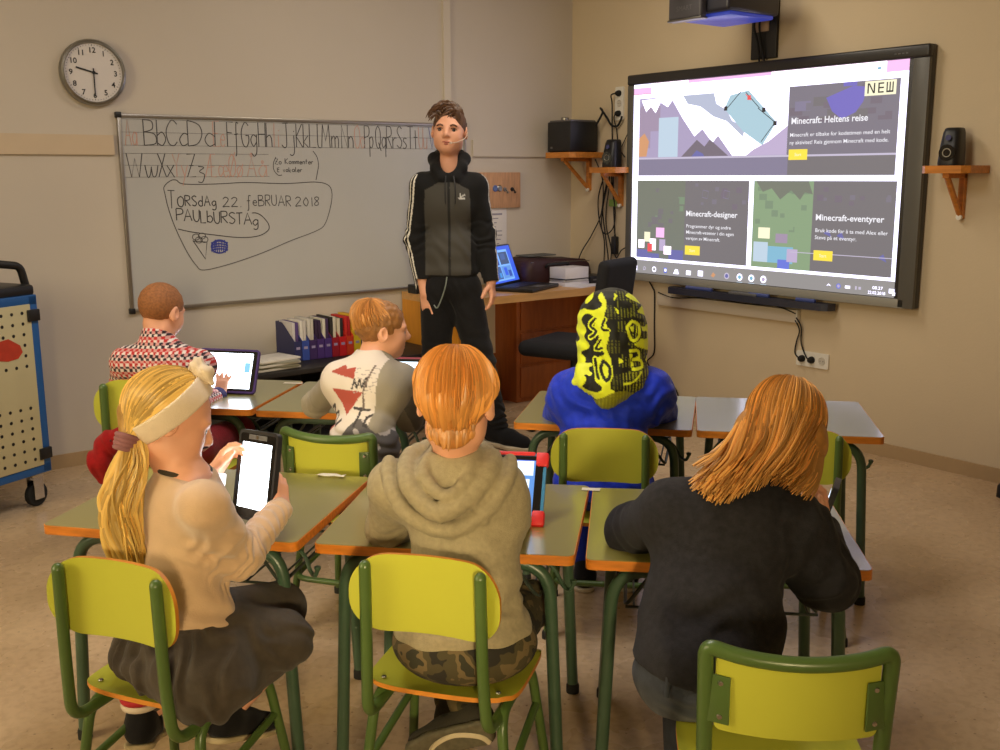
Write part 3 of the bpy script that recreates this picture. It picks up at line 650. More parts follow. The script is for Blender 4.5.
bm = bmesh.new(); add_box(bm, (-.045, -.645, .012), (.225, .056, .012), bev=.004); obj('silver_edge', bm, STEEL, ep)
bm = bmesh.new(); add_text(bm, 'SMART', .034, Matrix.Translation((-.045, -.6705, .055)) @ SM, align='CENTER'); obj('logo', bm, GREYP, ep)
for dx, dz in ((.02, .10), (.055, .16)):
    bm = bmesh.new(); add_tube(bm, smooth_path([(-.12 + dx, -.03, .10), (-.12 + dx, -.05, .03), (-.09 + dx * .6, -.04, -.06), (-.09 + dx, -.032, -.16)], 5), .006, 8); obj('cable', bm, RUBBER, pj)

# ---------------------------------------------------------------- shelves, loudspeakers, sockets and cables
def wall_shelf(label, y, z, w, d, group='pine shelves on brackets'):
    t = thing('wall_shelf', label, 'shelf', (XB, y, z), RB, group)
    bm = bmesh.new(); add_prism(bm, [(-w / 2, -.001), (-w / 2, -d + .03), (-w / 2 + .03, -d), (w / 2 - .03, -d), (w / 2, -d + .03), (w / 2, -.001)], -.035, 0); obj('board', bm, PINE, t)
    bm = bmesh.new(); add_box(bm, (0, -.012, -.14), (.03, .022, .21)); add_box(bm, (0, -d * .45, -.046), (.03, d * .8, .022)); obj('bracket', bm, PINE, t)
    br = t.children[-1]
    bm = bmesh.new(); add_tube(bm, [(0, -d * .78, -.052), (0, -.016, -.232)], .014, 6); obj('brace', bm, PINE, br)
    bm = bmesh.new(); add_lathe(bm, [(0, 0), (.016, 0), (.014, .01), (0, .014)], Matrix.Translation((0, -.02, -.238)) @ Matrix.Rotation(PI / 2, 4, 'X'), 12); obj('screw_cap', bm, WHITEP, br)
    return t
wall_shelf('pine wall shelf right of the screen with one small loudspeaker on it', 2.585, 1.478, .235, .2)
wall_shelf('wide pine wall shelf in the corner under the black subwoofer', 5.175, 1.585, .29, .29)
wall_shelf('small pine wall shelf left of the screen with a loudspeaker on it', 4.87, 1.488, .235, .21)
def speaker(label, y, z, rz):
    t = thing('speaker', label, 'loudspeaker', (XB - .105, y, z), RB + rz, 'small black loudspeakers')
    P = rrect(.098, .11, .03)
    bm = bmesh.new(); rings = []
    for zz, s, oy in ((0, 1.0, 0), (.01, 1.04, 0), (.09, .96, .006), (.15, .84, .014), (.168, .74, .018), (.172, .6, .02)):
        rings.append([bm.verts.new((p[0] * s, p[1] * s + oy, zz)) for p in P])
    for A, B in zip(rings, rings[1:]):
        for k in range(len(P)): bm.faces.new((A[k], A[(k + 1) % len(P)], B[(k + 1) % len(P)], B[k])).smooth = True
    bm.faces.new(rings[0][::-1]); bm.faces.new(rings[-1]); obj('cabinet', bm, BLACK, t, 60)
    FS = Matrix.Translation((0, -.056, .058)) @ Matrix.Rotation(PI / 2, 4, 'X')
    bm = bmesh.new(); add_lathe(bm, [(.013, 0), (.017, .004), (.020, .004), (.022, 0)], FS, 24); obj('cone_ring', bm, STEEL, t)
    bm = bmesh.new(); add_lathe(bm, [(0, .001), (.013, .001), (.036, .0), (.037, .003), (.030, .003), (.0, .002)], FS, 24); obj('cone', bm, BLACKG, t)
    bm = bmesh.new(); add_lathe(bm, [(0, .004), (.013, .004), (.013, 0), (0, 0)], Matrix.Translation((0, -.048, .125)) @ Matrix.Rotation(PI / 2 - .1, 4, 'X'), 20); obj('tweeter', bm, mat('tweeter_blue', rgb(60, 62, 110), .25), t)
speaker('small black loudspeaker standing on the shelf right of the screen', 2.60, 1.478, .12)
speaker('small black loudspeaker standing on the shelf left of the screen', 4.86, 1.488, .2)
t = thing('subwoofer', 'black box subwoofer with a silver top on the corner shelf', 'loudspeaker', (XB - .15, 5.185, 1.585), RB)
bm = bmesh.new(); add_box(bm, (0, 0, .098), (.225, .24, .19), bev=.008); obj('cabinet', bm, BLACK, t)
bm = bmesh.new(); add_box(bm, (.0, .0, .197), (.205, .22, .014), bev=.006); obj('top_plate', bm, mat('sub_top', rgb(120, 118, 120), .3, .6), t)
bm = bmesh.new(); add_lathe(bm, [(0, 0), (.026, 0), (.026, .016), (.022, .02), (0, .02)], Matrix.Translation((-.03, -.04, .204)), 20); obj('volume_knob', bm, STEEL, t)
bm = bmesh.new(); add_box(bm, (-.07, -.1205, .03), (.02, .002, .012)); obj('badge', bm, GREYP, t)
for zz in (.004,):
    for sx in (-.09, .09):
        for sy in (-.1, .1):
            bm = bmesh.new(); add_lathe(bm, [(0, 0), (.012, 0), (.012, .005), (0, .005)], Matrix.Translation((sx, sy, 0)), 10); obj('foot', bm, RUBBER, t)
def socket(label, y, z, n, vert, plugs, group='wall sockets'):
    t = thing('wall_socket', label, 'socket', (XB, y, z), RB, group); p = .062
    w, h = (.075, .062 * n + .02) if vert else (.062 * n + .02, .082)
    bm = bmesh.new(); add_prism(bm, rrect(w, h, .008), 0, .011, Matrix.Rotation(PI / 2, 4, 'X')); obj('cover', bm, WHITEP, t)
    for i in range(n):
        o_ = (i - (n - 1) / 2) * p; c_ = (0, -.011, -o_) if vert else (o_, -.011, 0); FS = Matrix.Translation(c_) @ Matrix.Rotation(PI / 2, 4, 'X')
        if i in plugs:
            bm = bmesh.new(); add_lathe(bm, [(0, 0), (.019, 0), (.019, .012), (.014, .026), (.008, .034), (0, .035)], FS, 18); obj('plug', bm, RUBBER, t)
        else:
            bm = bmesh.new(); add_lathe(bm, [(0, .0005), (.019, .0005), (.0205, .003), (.022, .0)], FS, 20); obj('outlet', bm, mat('outlet_grey', rgb(196, 190, 178), .5), t)
            oc = t.children[-1]
            bm = bmesh.new(); [add_lathe(bm, [(0, .002), (.0028, .002), (0, .0025)], FS @ Matrix.Translation((sx, 0, 0)), 8) for sx in (-.009, .009)]; obj('pin_hole', bm, BLACK, oc)
socket('triple white wall socket, top and bottom plugged, left edge of the screen', 4.90, 1.885, 3, True, (0, 2))
socket('triple white wall socket low on the wall with two black plugs', 3.365, .446, 3, False, (0, 1))
socket('single cream wall socket low behind the child in the blue jacket', 4.66, .43, 1, True, ())
tk = thing('cable_trunking', 'white plastic cable trunking below the screen tray', 'trunking', (XB, 4.51, .675), RB)
bm = bmesh.new(); add_box(bm, (.521, -.016, 0), (1.045, .032, .07), bev=.003); obj('channel', bm, mat('trunk_white', rgb(206, 194, 176), .45), tk)
bm = bmesh.new(); add_box(bm, (1.0445, -.016, 0), (.012, .0335, .072), bev=.003); obj('end_cap', bm, WHITEP, tk)
def wire(label, pts, r=.005, name='power_cable', mm=RUBBER, group='black cables on the screen wall', cat='cable'):
    """pts: (distance off the wall, y, z)"""
    bm = bmesh.new(); P = smooth_path([(-p[0], p[1], p[2]) for p in pts], 6); o0 = P[0].copy()
    add_tube(bm, [p - Vector((0, 0, 0)) for p in P], r, 7); o = tag(obj(name, bm, mm), label, cat, group); o.location = (XB, 0, 0); return o
wire('thin black cable falling from the screen corner to behind the desks', [(.03, 4.60, .80), (.012, 4.57, .74), (.01, 4.555, .70), (.01, 4.55, .5), (.012, 4.545, .33), (.015, 4.60, .26), (.012, 4.50, .19), (.012, 4.36, .13), (.02, 4.31, .04), (.03, 4.31, .008)], .0045)
wire('black plug lead from the trunking to the first low socket', [(.035, 3.47, .655), (.02, 3.45, .6), (.015, 3.47, .53), (.015, 3.475, .47), (.03, 3.43, .445)], .004)
wire('black plug lead from the trunking to the second low socket', [(.035, 3.465, .67), (.02, 3.44, .62), (.018, 3.435, .53), (.018, 3.40, .46), (.03, 3.367, .445)], .004)
wire('black lead lying along the top of the white trunking', [(.035, 4.50, .72), (.05, 4.35, .70), (.045, 4.1, .722), (.05, 3.8, .716), (.045, 3.6, .722), (.03, 3.47, .69)], .0035)
wire('thick dark loop of cable from the subwoofer up to the socket', [(.10, 5.02, 1.75), (.08, 4.98, 1.83), (.05, 5.03, 1.86), (.03, 4.99, 1.80), (.02, 4.96, 1.755), (.02, 4.91, 1.745), (.03, 4.87, 1.77), (.045, 4.84, 1.80)], .007)
wire('black cable dropping straight from the upper plug of the left socket', [(.045, 4.90, 1.945), (.05, 4.935, 1.935), (.03, 4.945, 1.88), (.025, 4.945, 1.7), (.02, 4.94, 1.55), (.02, 4.93, 1.3), (.02, 4.915, 1.1), (.02, 4.91, 1.06)], .0045)
wire('black cable from the lower plug bending behind the small shelf', [(.045, 4.90, 1.82), (.03, 4.925, 1.79), (.02, 4.91, 1.72), (.02, 4.90, 1.66), (.04, 4.86, 1.6), (.03, 4.82, 1.55)], .004)
wire('thin cable from the small shelf curling towards the screen edge', [(.04, 4.88, 1.57), (.03, 4.85, 1.62), (.02, 4.82, 1.68), (.02, 4.79, 1.73)], .003)
hang = [('longest black cable looping down from the corner shelf to the desk', [(.1, 5.02, 1.54), (.05, 5.0, 1.4), (.03, 5.03, 1.2), (.03, 5.12, 1.05), (.05, 5.2, .93), (.1, 5.17, .85), (.12, 5.05, .84)]),
        ('black cable hanging behind the small shelf, left strand of the bundle', [(.04, 4.99, 1.55), (.03, 4.985, 1.4), (.03, 5.02, 1.25), (.03, 5.0, 1.1), (.03, 4.96, .9), (.05, 4.96, .80)]),
        ('black cable hanging behind the small shelf, middle strand of the bundle', [(.03, 4.97, 1.55), (.03, 4.96, 1.38), (.03, 4.985, 1.22), (.03, 4.98, 1.1), (.03, 4.93, .95), (.05, 4.94, .80)]),
        ('black cable hanging behind the small shelf, right strand of the bundle', [(.03, 4.95, 1.5), (.03, 4.93, 1.35), (.03, 4.90, 1.2), (.03, 4.92, 1.1), (.03, 4.99, 1.06), (.04, 5.02, 1.12), (.03, 5.0, 1.3), (.03, 4.95, 1.45)]),
        ('thin black cable bowing out left below the corner shelf', [(.03, 5.0, 1.45), (.03, 5.06, 1.3), (.03, 5.05, 1.15), (.03, 5.0, 1.02), (.04, 4.99, .85)])]
for lb, p in hang: wire(lb, p, .004)
t = thing('power_adapter', 'black power adapter hanging on its cable left of the screen', 'adapter', (XB - .02, 4.91, .93), RB)
bm = bmesh.new(); add_box(bm, (0, 0, .06), (.045, .032, .115), bev=.007); obj('block', bm, BLACK, t)
bm = bmesh.new(); add_lathe(bm, [(0, .14), (.004, .138), (.008, .115), (0, .112)], None, 10); obj('strain_relief', bm, RUBBER, t)
bm = bmesh.new(); add_tube(bm, smooth_path([(.0, 0, .005), (.02, 0, -.02), (.06, 0, .03), (.1, .0, .05)], 5), .004, 7); obj('lead', bm, RUBBER, t)
bm = bmesh.new(); add_box(bm, (0, -.001, 0), (.075, .002, .045)); t = tag(obj('green_tag', bm, mat('tag_green', rgb(120, 150, 70), .6)), 'small green paper tag stuck below the left loudspeaker shelf', 'tag'); t.location = (XB - .026, 4.925, 1.262); t.rotation_euler = (0, 0, RB)
# ================================================================ pupils' desks
LAM = mat('desk_laminate', rgb(134, 126, 62), .3, var=.05, vscale=3, bump=.006, bscale=120, spec=.5, coat=.9)
LAMB = mat('desk_under', rgb(60, 56, 46), .6)
TUBE = mat('green_tube', rgb(66, 90, 70), .34, var=.08, vscale=9, spec=.5)
TUBED = mat('dark_tube', rgb(58, 66, 58), .36, var=.08, vscale=9)
def desk(label, cx, cy, ang, w=.62, tubem=TUBE, hookside=1, d=.55, h=.60):
    """cx, cy: middle of the sitter's edge"""
    t = vthing('school_desk', label, 'desk', (cx, cy, 0), math.radians(ang), 'pupils\' desks')
    P = rrect(w - .006, d, .018, cy=d / 2)
    bm = bmesh.new(); add_prism(bm, P, h - .024, h - .0012); obj('desktop', bm, BEECH, t)
    dt = t.children[-1]
    bm = bmesh.new(); add_prism(bm, rrect(w - .010, d - .004, .016, cy=d / 2), h - .0012, h); obj('laminate', bm, LAM, dt)
    bm = bmesh.new(); add_prism(bm, rrect(w - .04, d - .03, .016, cy=d / 2), h - .0255, h - .024); obj('underside', bm, LAMB, dt)
    zt = h - .042; xi = w / 2 - .065
    for sy, y in ((0, .055), (1, d - .055)):
        for sx in (-1, 1):
            bm = bmesh.new(); pts = fillet([(sx * .0, y, zt), (sx * xi, y, zt), (sx * (xi + .024), y + (.012 if sy else -.006), .012)], .085, 8)
            add_tube(bm, pts, .0155, 12); obj('leg', bm, tubem, t); lg = t.children[-1]
            e = pts[-1]; bm = bmesh.new(); add_lathe(bm, [(0, 0), (.0185, 0), (.0185, .022), (.016, .028), (0, .028)], Matrix.Translation((e.x, e.y, 0)), 12); obj('foot_cap', bm, RUBBER, lg)
    for sx in (-1, 1):
        bm = bmesh.new(); add_tube(bm, [(sx * (xi - .11), .06, zt), (sx * (xi - .11), d - .06, zt)], .011, 8); obj('side_rail', bm, tubem, t)
    bm = bmesh.new(); zr = h - .155
    for y in (.11, d - .05): add_tube(bm, [(-xi + .03, y, zr), (xi - .03, y, zr)], .004, 6)
    for k in range(7): x = (-1 + k / 3) * (xi - .05); add_tube(bm, [(x, .11, zr), (x, d - .05, zr)], .003, 6)
    for sx in (-1, 1): add_tube(bm, fillet([(sx * (xi - .11), .11, zt), (sx * (xi - .03), .11, zr), (sx * (xi - .03), d - .05, zr), (sx * (xi - .11), d - .06, zt)], .03), .005, 6)
    obj('book_rack', bm, TUBED, t)
    bm = bmesh.new(); x = hookside * (xi + .02); add_tube(bm, smooth_path([(hookside * (xi - .1), .22, zt - .01), (x - .03 * hookside, .2, zt - .06), (x, .18, zt - .10), (x + .02 * hookside, .16, zt - .105), (x + .03 * hookside, .155, zt - .085)], 5), .0055, 8)
    add_lathe(bm, [(0, .008), (.008, .005), (.009, 0), (.006, -.006), (0, -.008)], Matrix.Translation((x + .03 * hookside, .155, zt - .082)), 10); obj('bag_hook', bm, tubem, t)
    return t
desk('long green-topped desk at the front left under the bright white tablet', -.812, 2.388, -11.8, .68)
desk('green-topped desk in front of the red-haired boy in the hoodie', -.138, 2.268, -8.5)
desk('desk at the front right under the arms of the long-haired girl', .500, 2.165, -6.8, .632)
desk('desk nearer the corner in front of the child in the blue jacket', .344, 3.450, -12.2)
desk('desk beside the screen wall with nobody sitting at it', .958, 3.331, -10.0, .61)
desk('desk under the purple tablet of the boy in the checked shirt', -1.222, 3.784, -10.0)
desk('desk under the left elbow of the boy in the printed sweater', -.602, 3.668, -10.0)
# ================================================================ chairs
LIME = mat('lime_laminate', rgb(184, 186, 62), .38, var=.06, vscale=3, bump=.01, bscale=100)
CT = mat('chair_tube', rgb(76, 100, 48), .32, var=.08, vscale=8)
PLYE = mat('ply_edge', rgb(206, 132, 44), .5, var=.2, vscale=20)
def curved_board(bm, w, hgt, thick, curve, r, zc, yc, lean=0., n=28, dip=0.):
    """bent plywood: outline in x-z, bent about z; material 0 faces, 1 edge"""
    P = rrect(w, hgt, r, 7); front, back = [], []
    def warp(x, z, off):
        return (x, yc + curve * (2 * x / w) ** 2 + off + lean * z, zc + z + dip * (1 - (2 * x / w) ** 2))
    m_ = 10; xs = [-w / 2 * math.cos(PI * i / n) for i in range(n + 1)]
    def top(x):
        a = abs(x) - (w / 2 - r); return hgt / 2 if a <= 0 else hgt / 2 - r + math.sqrt(max(r * r - a * a, 0))
    grid = {}
    for s, off in ((0, 0), (1, thick)):
        for i, x in enumerate(xs):
            for j in range(m_ + 1): grid[s, i, j] = bm.verts.new(warp(x, (-1 + 2 * j / m_) * top(x), off))
    for s in (0, 1):
        for i in range(n):
            for j in range(m_):
                f = bm.faces.new((grid[s, i, j], grid[s, i + 1, j], grid[s, i + 1, j + 1], grid[s, i, j + 1])); f.smooth = True; f.material_index = 0
    def edge(ks):
        for a, b in zip(ks, ks[1:]):
            f = bm.faces.new((grid[0, a[0], a[1]], grid[0, b[0], b[1]], grid[1, b[0], b[1]], grid[1, a[0], a[1]])); f.smooth = True; f.material_index = 1
    edge([(i, 0) for i in range(n + 1)]); edge([(i, m_) for i in range(n + 1)]); edge([(0, j) for j in range(m_ + 1)]); edge([(n, j) for j in range(m_ + 1)])
def seat_mesh(z):
    bm = bmesh.new(); n = 12; W_, D_ = .345, .31; T = .011; g = {}
    for s in (0, 1):
        for i in range(n + 1):
            for j in range(n + 1):
                u, v = -1 + 2 * i / n, -1 + 2 * j / n
                x, y = u * W_ / 2, v * D_ / 2; q = 1 - .09 * (abs(u) ** 4) * (abs(v) ** 4) * 1.4; x *= q; y = y * q + .012
                zz = z - .012 * (1 - u * u) * (1 - (v + .2) ** 2) - (.022 * max(0, (v - .6) / .4) ** 2) + (.006 * max(0, (-v - .6) / .4) ** 2)
                g[s, i, j] = bm.verts.new((x, y, zz - (T if s == 0 else 0)))
    for s in (0, 1):
        for i in range(n):
            for j in range(n): f = bm.faces.new((g[s, i, j], g[s, i + 1, j], g[s, i + 1, j + 1], g[s, i, j + 1])); f.material_index = 0; f.smooth = True
    rim = [(i, 0) for i in range(n)] + [(n, j) for j in range(n)] + [(i, n) for i in range(n, 0, -1)] + [(0, j) for j in range(n, 0, -1)]
    for a, b in zip(rim, rim[1:] + rim[:1]): f = bm.faces.new((g[0, a[0], a[1]], g[0, b[0], b[1]], g[1, b[0], b[1]], g[1, a[0], a[1]])); f.material_index = 1; f.smooth = True
    return bm
def chair_base(t):
    obj('seat', seat_mesh(.374), [LIME, PLYE], t)
    st = t.children[-1]
    for sx in (-1, 1):
        bm = bmesh.new(); add_lathe(bm, [(0, .0015), (.005, .001), (.006, -.001)], Matrix.Translation((sx * .13, -.105, .377)), 10); obj('rivet', bm, STEEL, st)
    for sx in (-1, 1):
        top = [(sx * .142, .0, .338)]
        for sy, yt, yf in ((-1, -.125, -.175), (1, .115, .165)):
            bm = bmesh.new(); pts = fillet([(sx * .142, 0, .338), (sx * .142, yt, .338), (sx * .175, yf, .01)], .05, 7); add_tube(bm, pts, .0115, 12); obj('leg', bm, CT, t); lg = t.children[-1]
            e = pts[-1]; bm = bmesh.new(); add_lathe(bm, [(0, 0), (.0145, 0), (.0145, .02), (.012, .026), (0, .026)], Matrix.Translation((e.x, e.y, 0)), 12); obj('foot_cap', bm, RUBBER, lg)
    bm = bmesh.new(); add_tube(bm, fillet([(.152, .133, .235), (.159, -.165, .185), (-.159, -.165, .185), (-.152, .133, .235)], .05, 7), .0095, 10); obj('stretcher', bm, CT, t)
def chair_posts(label, x, y, ang, sc=1., group='lime school chairs with two back posts'):
    t = vthing('school_chair', label, 'chair', (x, y, 0), math.radians(ang), group); chair_base(t)
    bm = bmesh.new(); curved_board(bm, .325, .168, .010, -.034, .075, .603, -.165); obj('backrest', bm, [LIME, PLYE], t)
    for sx in (-1, 1):
        bm = bmesh.new(); add_tube(bm, fillet([(sx * .123, -.203, .668), (sx * .126, -.200, .45), (sx * .132, -.192, .328), (sx * .134, -.10, .326), (sx * .134, .13, .330)], .055, 7), .0125, 12)
        add_lathe(bm, [(0, .0125), (.006, .011), (.011, .006), (.0125, 0)], Matrix.Translation((sx * .123, -.203, .668)), 12); obj('back_post', bm, CT, t)
    t.scale = (sc,) * 3; return t
def chair_hoop(label, x, y, ang, sc=1., group='lime school chairs with a tube around the back'):
    t = vthing('school_chair', label, 'chair', (x, y, 0), math.radians(ang), group); chair_base(t)
    bm = bmesh.new(); P = [(-.142, .10, .327), (-.142, -.175, .327), (-.150, -.205, .672)]
    topc = [( -.150 + .300 * k / 8, -.206 - .030 * (1 - (2 * k / 8 - 1) ** 2), .682 - .012 * (1 - (2 * k / 8 - 1) ** 2)) for k in range(1, 8)]
    P += [(-.150, -.206, .685)] + topc + [(.150, -.206, .685), (.142, -.175, .327), (.142, .10, .327)]
    P.pop(2); add_tube(bm, fillet(P, .052, 7), .0135, 12); obj('back_hoop', bm, CT, t)
    bm = bmesh.new(); curved_board(bm, .266, .137, .009, .028, .012, .602, -.234, lean=-.04); obj('backrest', bm, [LIME, LIME], t)
    bk_ = t.children[-1]
    for sx in (-1, 1):
        bm = bmesh.new(); add_box(bm, (sx * .128, -.2125, .592), (.040, .004, .086), Matrix.Rotation(sx * .42, 3, 'Z'), bev=.0015); obj('side_plate', bm, CT, t); sp = t.children[-1]
        for dz in (-.03, .03):
            bm = bmesh.new(); add_lathe(bm, [(0, .004), (.004, .003), (.0055, 0)], Matrix.Translation((sx * .125, -.2155, .592 + dz)) @ Matrix.Rotation(PI / 2, 4, 'X'), 10); obj('rivet', bm, CHROME, sp)
    t.scale = (sc,) * 3; return t
def seat_at(fn, label, x, y, ang, back=.203, sc=1.):
    """x, y: point under the back posts"""
    a = math.radians(ang); return fn(label, x + math.sin(-a) * back * sc, y + math.cos(a) * back * sc, ang, sc)
seat_at(chair_posts, 'lime chair under the blonde girl with the ponytail, front left', -.785, 1.945, -21.8)
seat_at(chair_posts, 'lime chair under the red-haired boy in the grey hoodie', -.159, 1.962, -16.5)
seat_at(chair_hoop, 'lime chair with a green tube over its back, behind the long-haired girl', .488, 1.585, -5.7)
seat_at(chair_hoop, 'lime chair with a tube over its back, behind the boy in the printed sweater', -.522, 3.05, -18.0)
seat_at(chair_posts, 'lime chair under the child in the blue jacket', .314, 3.03, -7.)
seat_at(chair_posts, 'empty lime chair half hidden behind the long-haired girl', .888, 3.01, -8.)
seat_at(chair_posts, 'lime chair under the boy in the checked shirt', -1.205, 3.40, -12., sc=1.12)
# ================================================================ teacher's corner
td = thing('teacher_desk', 'beech teacher\'s desk in the corner under the laptop', 'desk', (3.38, 4.76, 0))
bm = bmesh.new(); add_prism(bm, [(0, 0), (1.36, 0), (1.36, .59), (0, .59)], .705, .75); obj('worktop', bm, mat('beech_top', rgb(214, 164, 104), .35, var=.15, vscale=4, stretch=(1, 10, 10)), td)
OR = mat('beech_lit', rgb(226, 152, 44), .45, var=.12, vscale=4, stretch=(8, 8, 1))  # beech as lit from the left, brightness put into the colour
bm = bmesh.new(); add_box(bm, (.012, .295, .353), (.024, .585, .704)); obj('side_panel', bm, OR, td)
bm = bmesh.new(); add_box(bm, (1.02, .46, .353), (.66, .25, .704), bev=.003); obj('pedestal', bm, mat('pedestal_shaded', rgb(176, 98, 44), .45, var=.2, vscale=4, stretch=(8, 8, 1)), td)  # pedestal in shadow, the shade put into its brown
pd = td.children[-1]
for k in range(3):
    bm = bmesh.new(); add_box(bm, (1.02, .331, .13 + k * .22), (.60, .012, .2), bev=.003); obj('drawer', bm, mat('pedestal_shaded', rgb(176, 98, 44)), pd)
bm = bmesh.new(); add_box(bm, (.36, .565, .5), (.68, .02, .4)); obj('back_panel', bm, WALLB, td)
ZT = .75
lp = thing('laptop', 'open black laptop with a lit blue page on the teacher\'s desk', 'laptop', (4.045, 4.965, ZT), math.radians(26))
bm = bmesh.new(); add_box(bm, (0, 0, .012), (.40, .27, .022), bev=.006); obj('base', bm, BLACK, lp); lb_ = lp.children[-1]
bm = bmesh.new()
for r_ in range(5):
    for k in range(14): add_box(bm, (-.165 + k * .0255, .09 - r_ * .023, .0245), (.021, .018, .003), bev=.001)
obj('keys', bm, mat('key_blue', rgb(34, 38, 70), .4), lb_)
bm = bmesh.new(); add_box(bm, (0, -.085, .0235), (.1, .06, .0015)); obj('touchpad', bm, GREYP, lb_)
LR = Matrix.Translation((0, .13, .02)) @ Matrix.Rotation(math.radians(-20), 4, 'X')
bm = bmesh.new(); add_box(bm, LR @ Vector((0, .004, .128)), (.40, .012, .26), LR.to_3x3(), bev=.006); obj('lid', bm, BLACK, lp); ld_ = lp.children[-1]
pg2 = Page(0.); T2 = Matrix()
pg2.quad(-.185, .018, .185, .245, 'blue'); pg2.quad(-.15, .03, .13, .225, 'white')
rnd = random.Random(9)
for (a, b_, c_, d_, k) in ((-.14, .13, -.02, .21, 'navy'), (-.13, .15, -.05, .2, 'sky'), (0, .13, .12, .21, 'dusk'), (.02, .16, .08, .2, 'strip'), (-.14, .04, -.02, .12, 'strip'), (-.01, .04, .12, .12, 'bluegrey'), (-.12, .05, -.07, .1, 'navy'), (.02, .06, .06, .11, 'blue'), (.07, .05, .11, .09, 'navy'), (-.06, .05, -.03, .08, 'teal')): pg2.quad(a, b_, c_, d_, k)
pg2.quad(-.185, .245, .185, .25, 'navy')
for v in pg2.bm.verts: v.co = LR @ Vector((v.co.x, v.co.y - .0028, v.co.z))
LK = [mat('laptop_' + k, (.02, .02, .02, 1), .3, emit=rgb(int(CC[k][0] * .55), int(CC[k][1] * .8), min(255, int(CC[k][2] * 1.05))), estr=1.2) for k in KEYS]
obj('display', pg2.bm, LK, ld_)
# bag, papers and odds and ends on the desk
t = thing('laptop_bag', 'dark maroon padded bag lying at the back of the teacher\'s desk', 'bag', (4.45, 5.22, ZT))
bm = bmesh.new(); rings = []
for zz, s in ((0, .94), (.012, 1.), (.06, 1.), (.085, .96), (.10, .86)):
    P = rrect(.56 * s, .25 * s, .05 * s); rings.append([bm.verts.new((p[0], p[1], zz * 1.5 + (.022 * (1 - (p[0] / .28 + .35) ** 2) if zz > .05 else 0))) for p in P])
for A_, B_ in zip(rings, rings[1:]):
    for k in range(len(P)): bm.faces.new((A_[k], A_[(k + 1) % len(P)], B_[(k + 1) % len(P)], B_[k])).smooth = True
bm.faces.new(rings[0][::-1]); bm.faces.new(rings[-1]); obj('body', bm, mat('maroon_nylon', rgb(58, 30, 34), .6, var=.2, vscale=12, bump=.1), t, 60)
bm = bmesh.new(); add_tube(bm, fillet([(-.14, -.128, .11), (-.14, -.15, .13), (.04, -.15, .13), (.04, -.128, .11)], .03), .009, 8); obj('handle', bm, BLACK, t)
bm = bmesh.new(); add_tube(bm, [(-.25, -.115, .145), (.25, -.115, .132)], .003, 6); obj('zip', bm, STEEL, t)
bm = bmesh.new(); add_box(bm, (-.1, .02, .178), (.24, .13, .008), bev=.003); obj('pad', bm, mat('bag_grey', rgb(90, 92, 90), .6), t)
for i, (z, h, w, mm, lb, rz) in enumerate(((0, .022, .21, PAPER, 'lowest white pad in the pile behind the laptop', .05), (.022, .016, .2, mat('paper_grey', rgb(190, 186, 186), .7), 'grey pad in the middle of the pile behind the laptop', -.05), (.038, .006, .22, BLACK, 'thin black folder in the pile behind the laptop', .1), (.044, .07, .2, PAPER, 'thick ream of white paper on top of the pile', .02))):
    bm = bmesh.new(); add_box(bm, (0, 0, h / 2), (w, .15, h - .0006), bev=.0015); t = tag(obj('paper_stack' if i != 2 else 'folder', bm, mm), lb, 'paper', 'papers piled by the laptop'); t.location = (4.42, 4.99, ZT + z + .0005); t.rotation_euler = (0, 0, rz)
for i, (x, y, rz, lb) in enumerate(((4.42, 4.88, .3, 'loose white sheet near the front edge of the teacher\'s desk'), (4.52, 4.86, -.25, 'loose white sheet overlapping another beside the office chair'))):
    bm = bmesh.new(); add_box(bm, (0, 0, .001 + i * .0015), (.21, .15, .0012)); t = tag(obj('paper_sheet', bm, PAPER), lb, 'paper', 'loose sheets on the teacher\'s desk'); t.location = (x, y, ZT); t.rotation_euler = (0, 0, rz)
t = thing('docking_box', 'flat black electronic box behind the loose papers', 'box', (4.63, 5.0, ZT))
bm = bmesh.new(); add_box(bm, (0, 0, .025), (.17, .15, .048), bev=.008); obj('case', bm, BLACK, t)
bm = bmesh.new(); add_box(bm, (0, -.0755, .025), (.12, .002, .008)); obj('slot', bm, GREYP, t)
t = thing('tape_dispenser', 'small black desk tidy at the left end of the teacher\'s desk', 'desk tidy', (3.44, 5.22, ZT))
bm = bmesh.new(); add_prism(bm, rrect(.15, .10, .02), 0, .05); obj('tray', bm, BLACK, t)
for k, x in enumerate((-.035, .005, .035)):
    bm = bmesh.new(); add_lathe(bm, [(0, .05), (.014, .05), (.015, .058), (0, .064)], Matrix.Translation((x, -.02, 0)), 14); obj('roll', bm, mat('roll_cream', rgb(200, 186, 160), .6), t)
# office chair turned to the teacher's desk, behind the child in the blue jacket
oc = vthing('office_chair', 'black swivel office chair between the teacher\'s desk and the blue jacket', 'chair', (.43, 5.88, 0), math.radians(58))
OCF = mat('office_fabric', rgb(24, 25, 31), .85, var=.15, vscale=40, bump=.15, bscale=300)
s = Soft((-.28, -.35, .40), (.28, .30, 1.02), .008); s.box((0, .03, .475), (.235, .225, .045), rad=.042, k=.01); s.build('seat', OCF, oc)
s = Soft((-.28, -.36, .55), (.28, -.1, 1.06), .008); RB_ = basis(0, 8); s.box((0, -.245, .80), (.20, .036, .19), RB_, rad=.034, k=.01); s.build('backrest', OCF, oc)
bm = bmesh.new(); add_tube(bm, fillet([(0, -.05, .425), (0, -.27, .43), (0, -.285, .72)], .06), .022, 8, flat=.5); obj('back_bar', bm, BLACK, oc)
bm = bmesh.new(); add_lathe(bm, [(0, .09), (.036, .09), (.036, .25), (.024, .26), (.024, .42), (.06, .43), (0, .43)], None, 16); obj('column', bm, BLACK, oc)
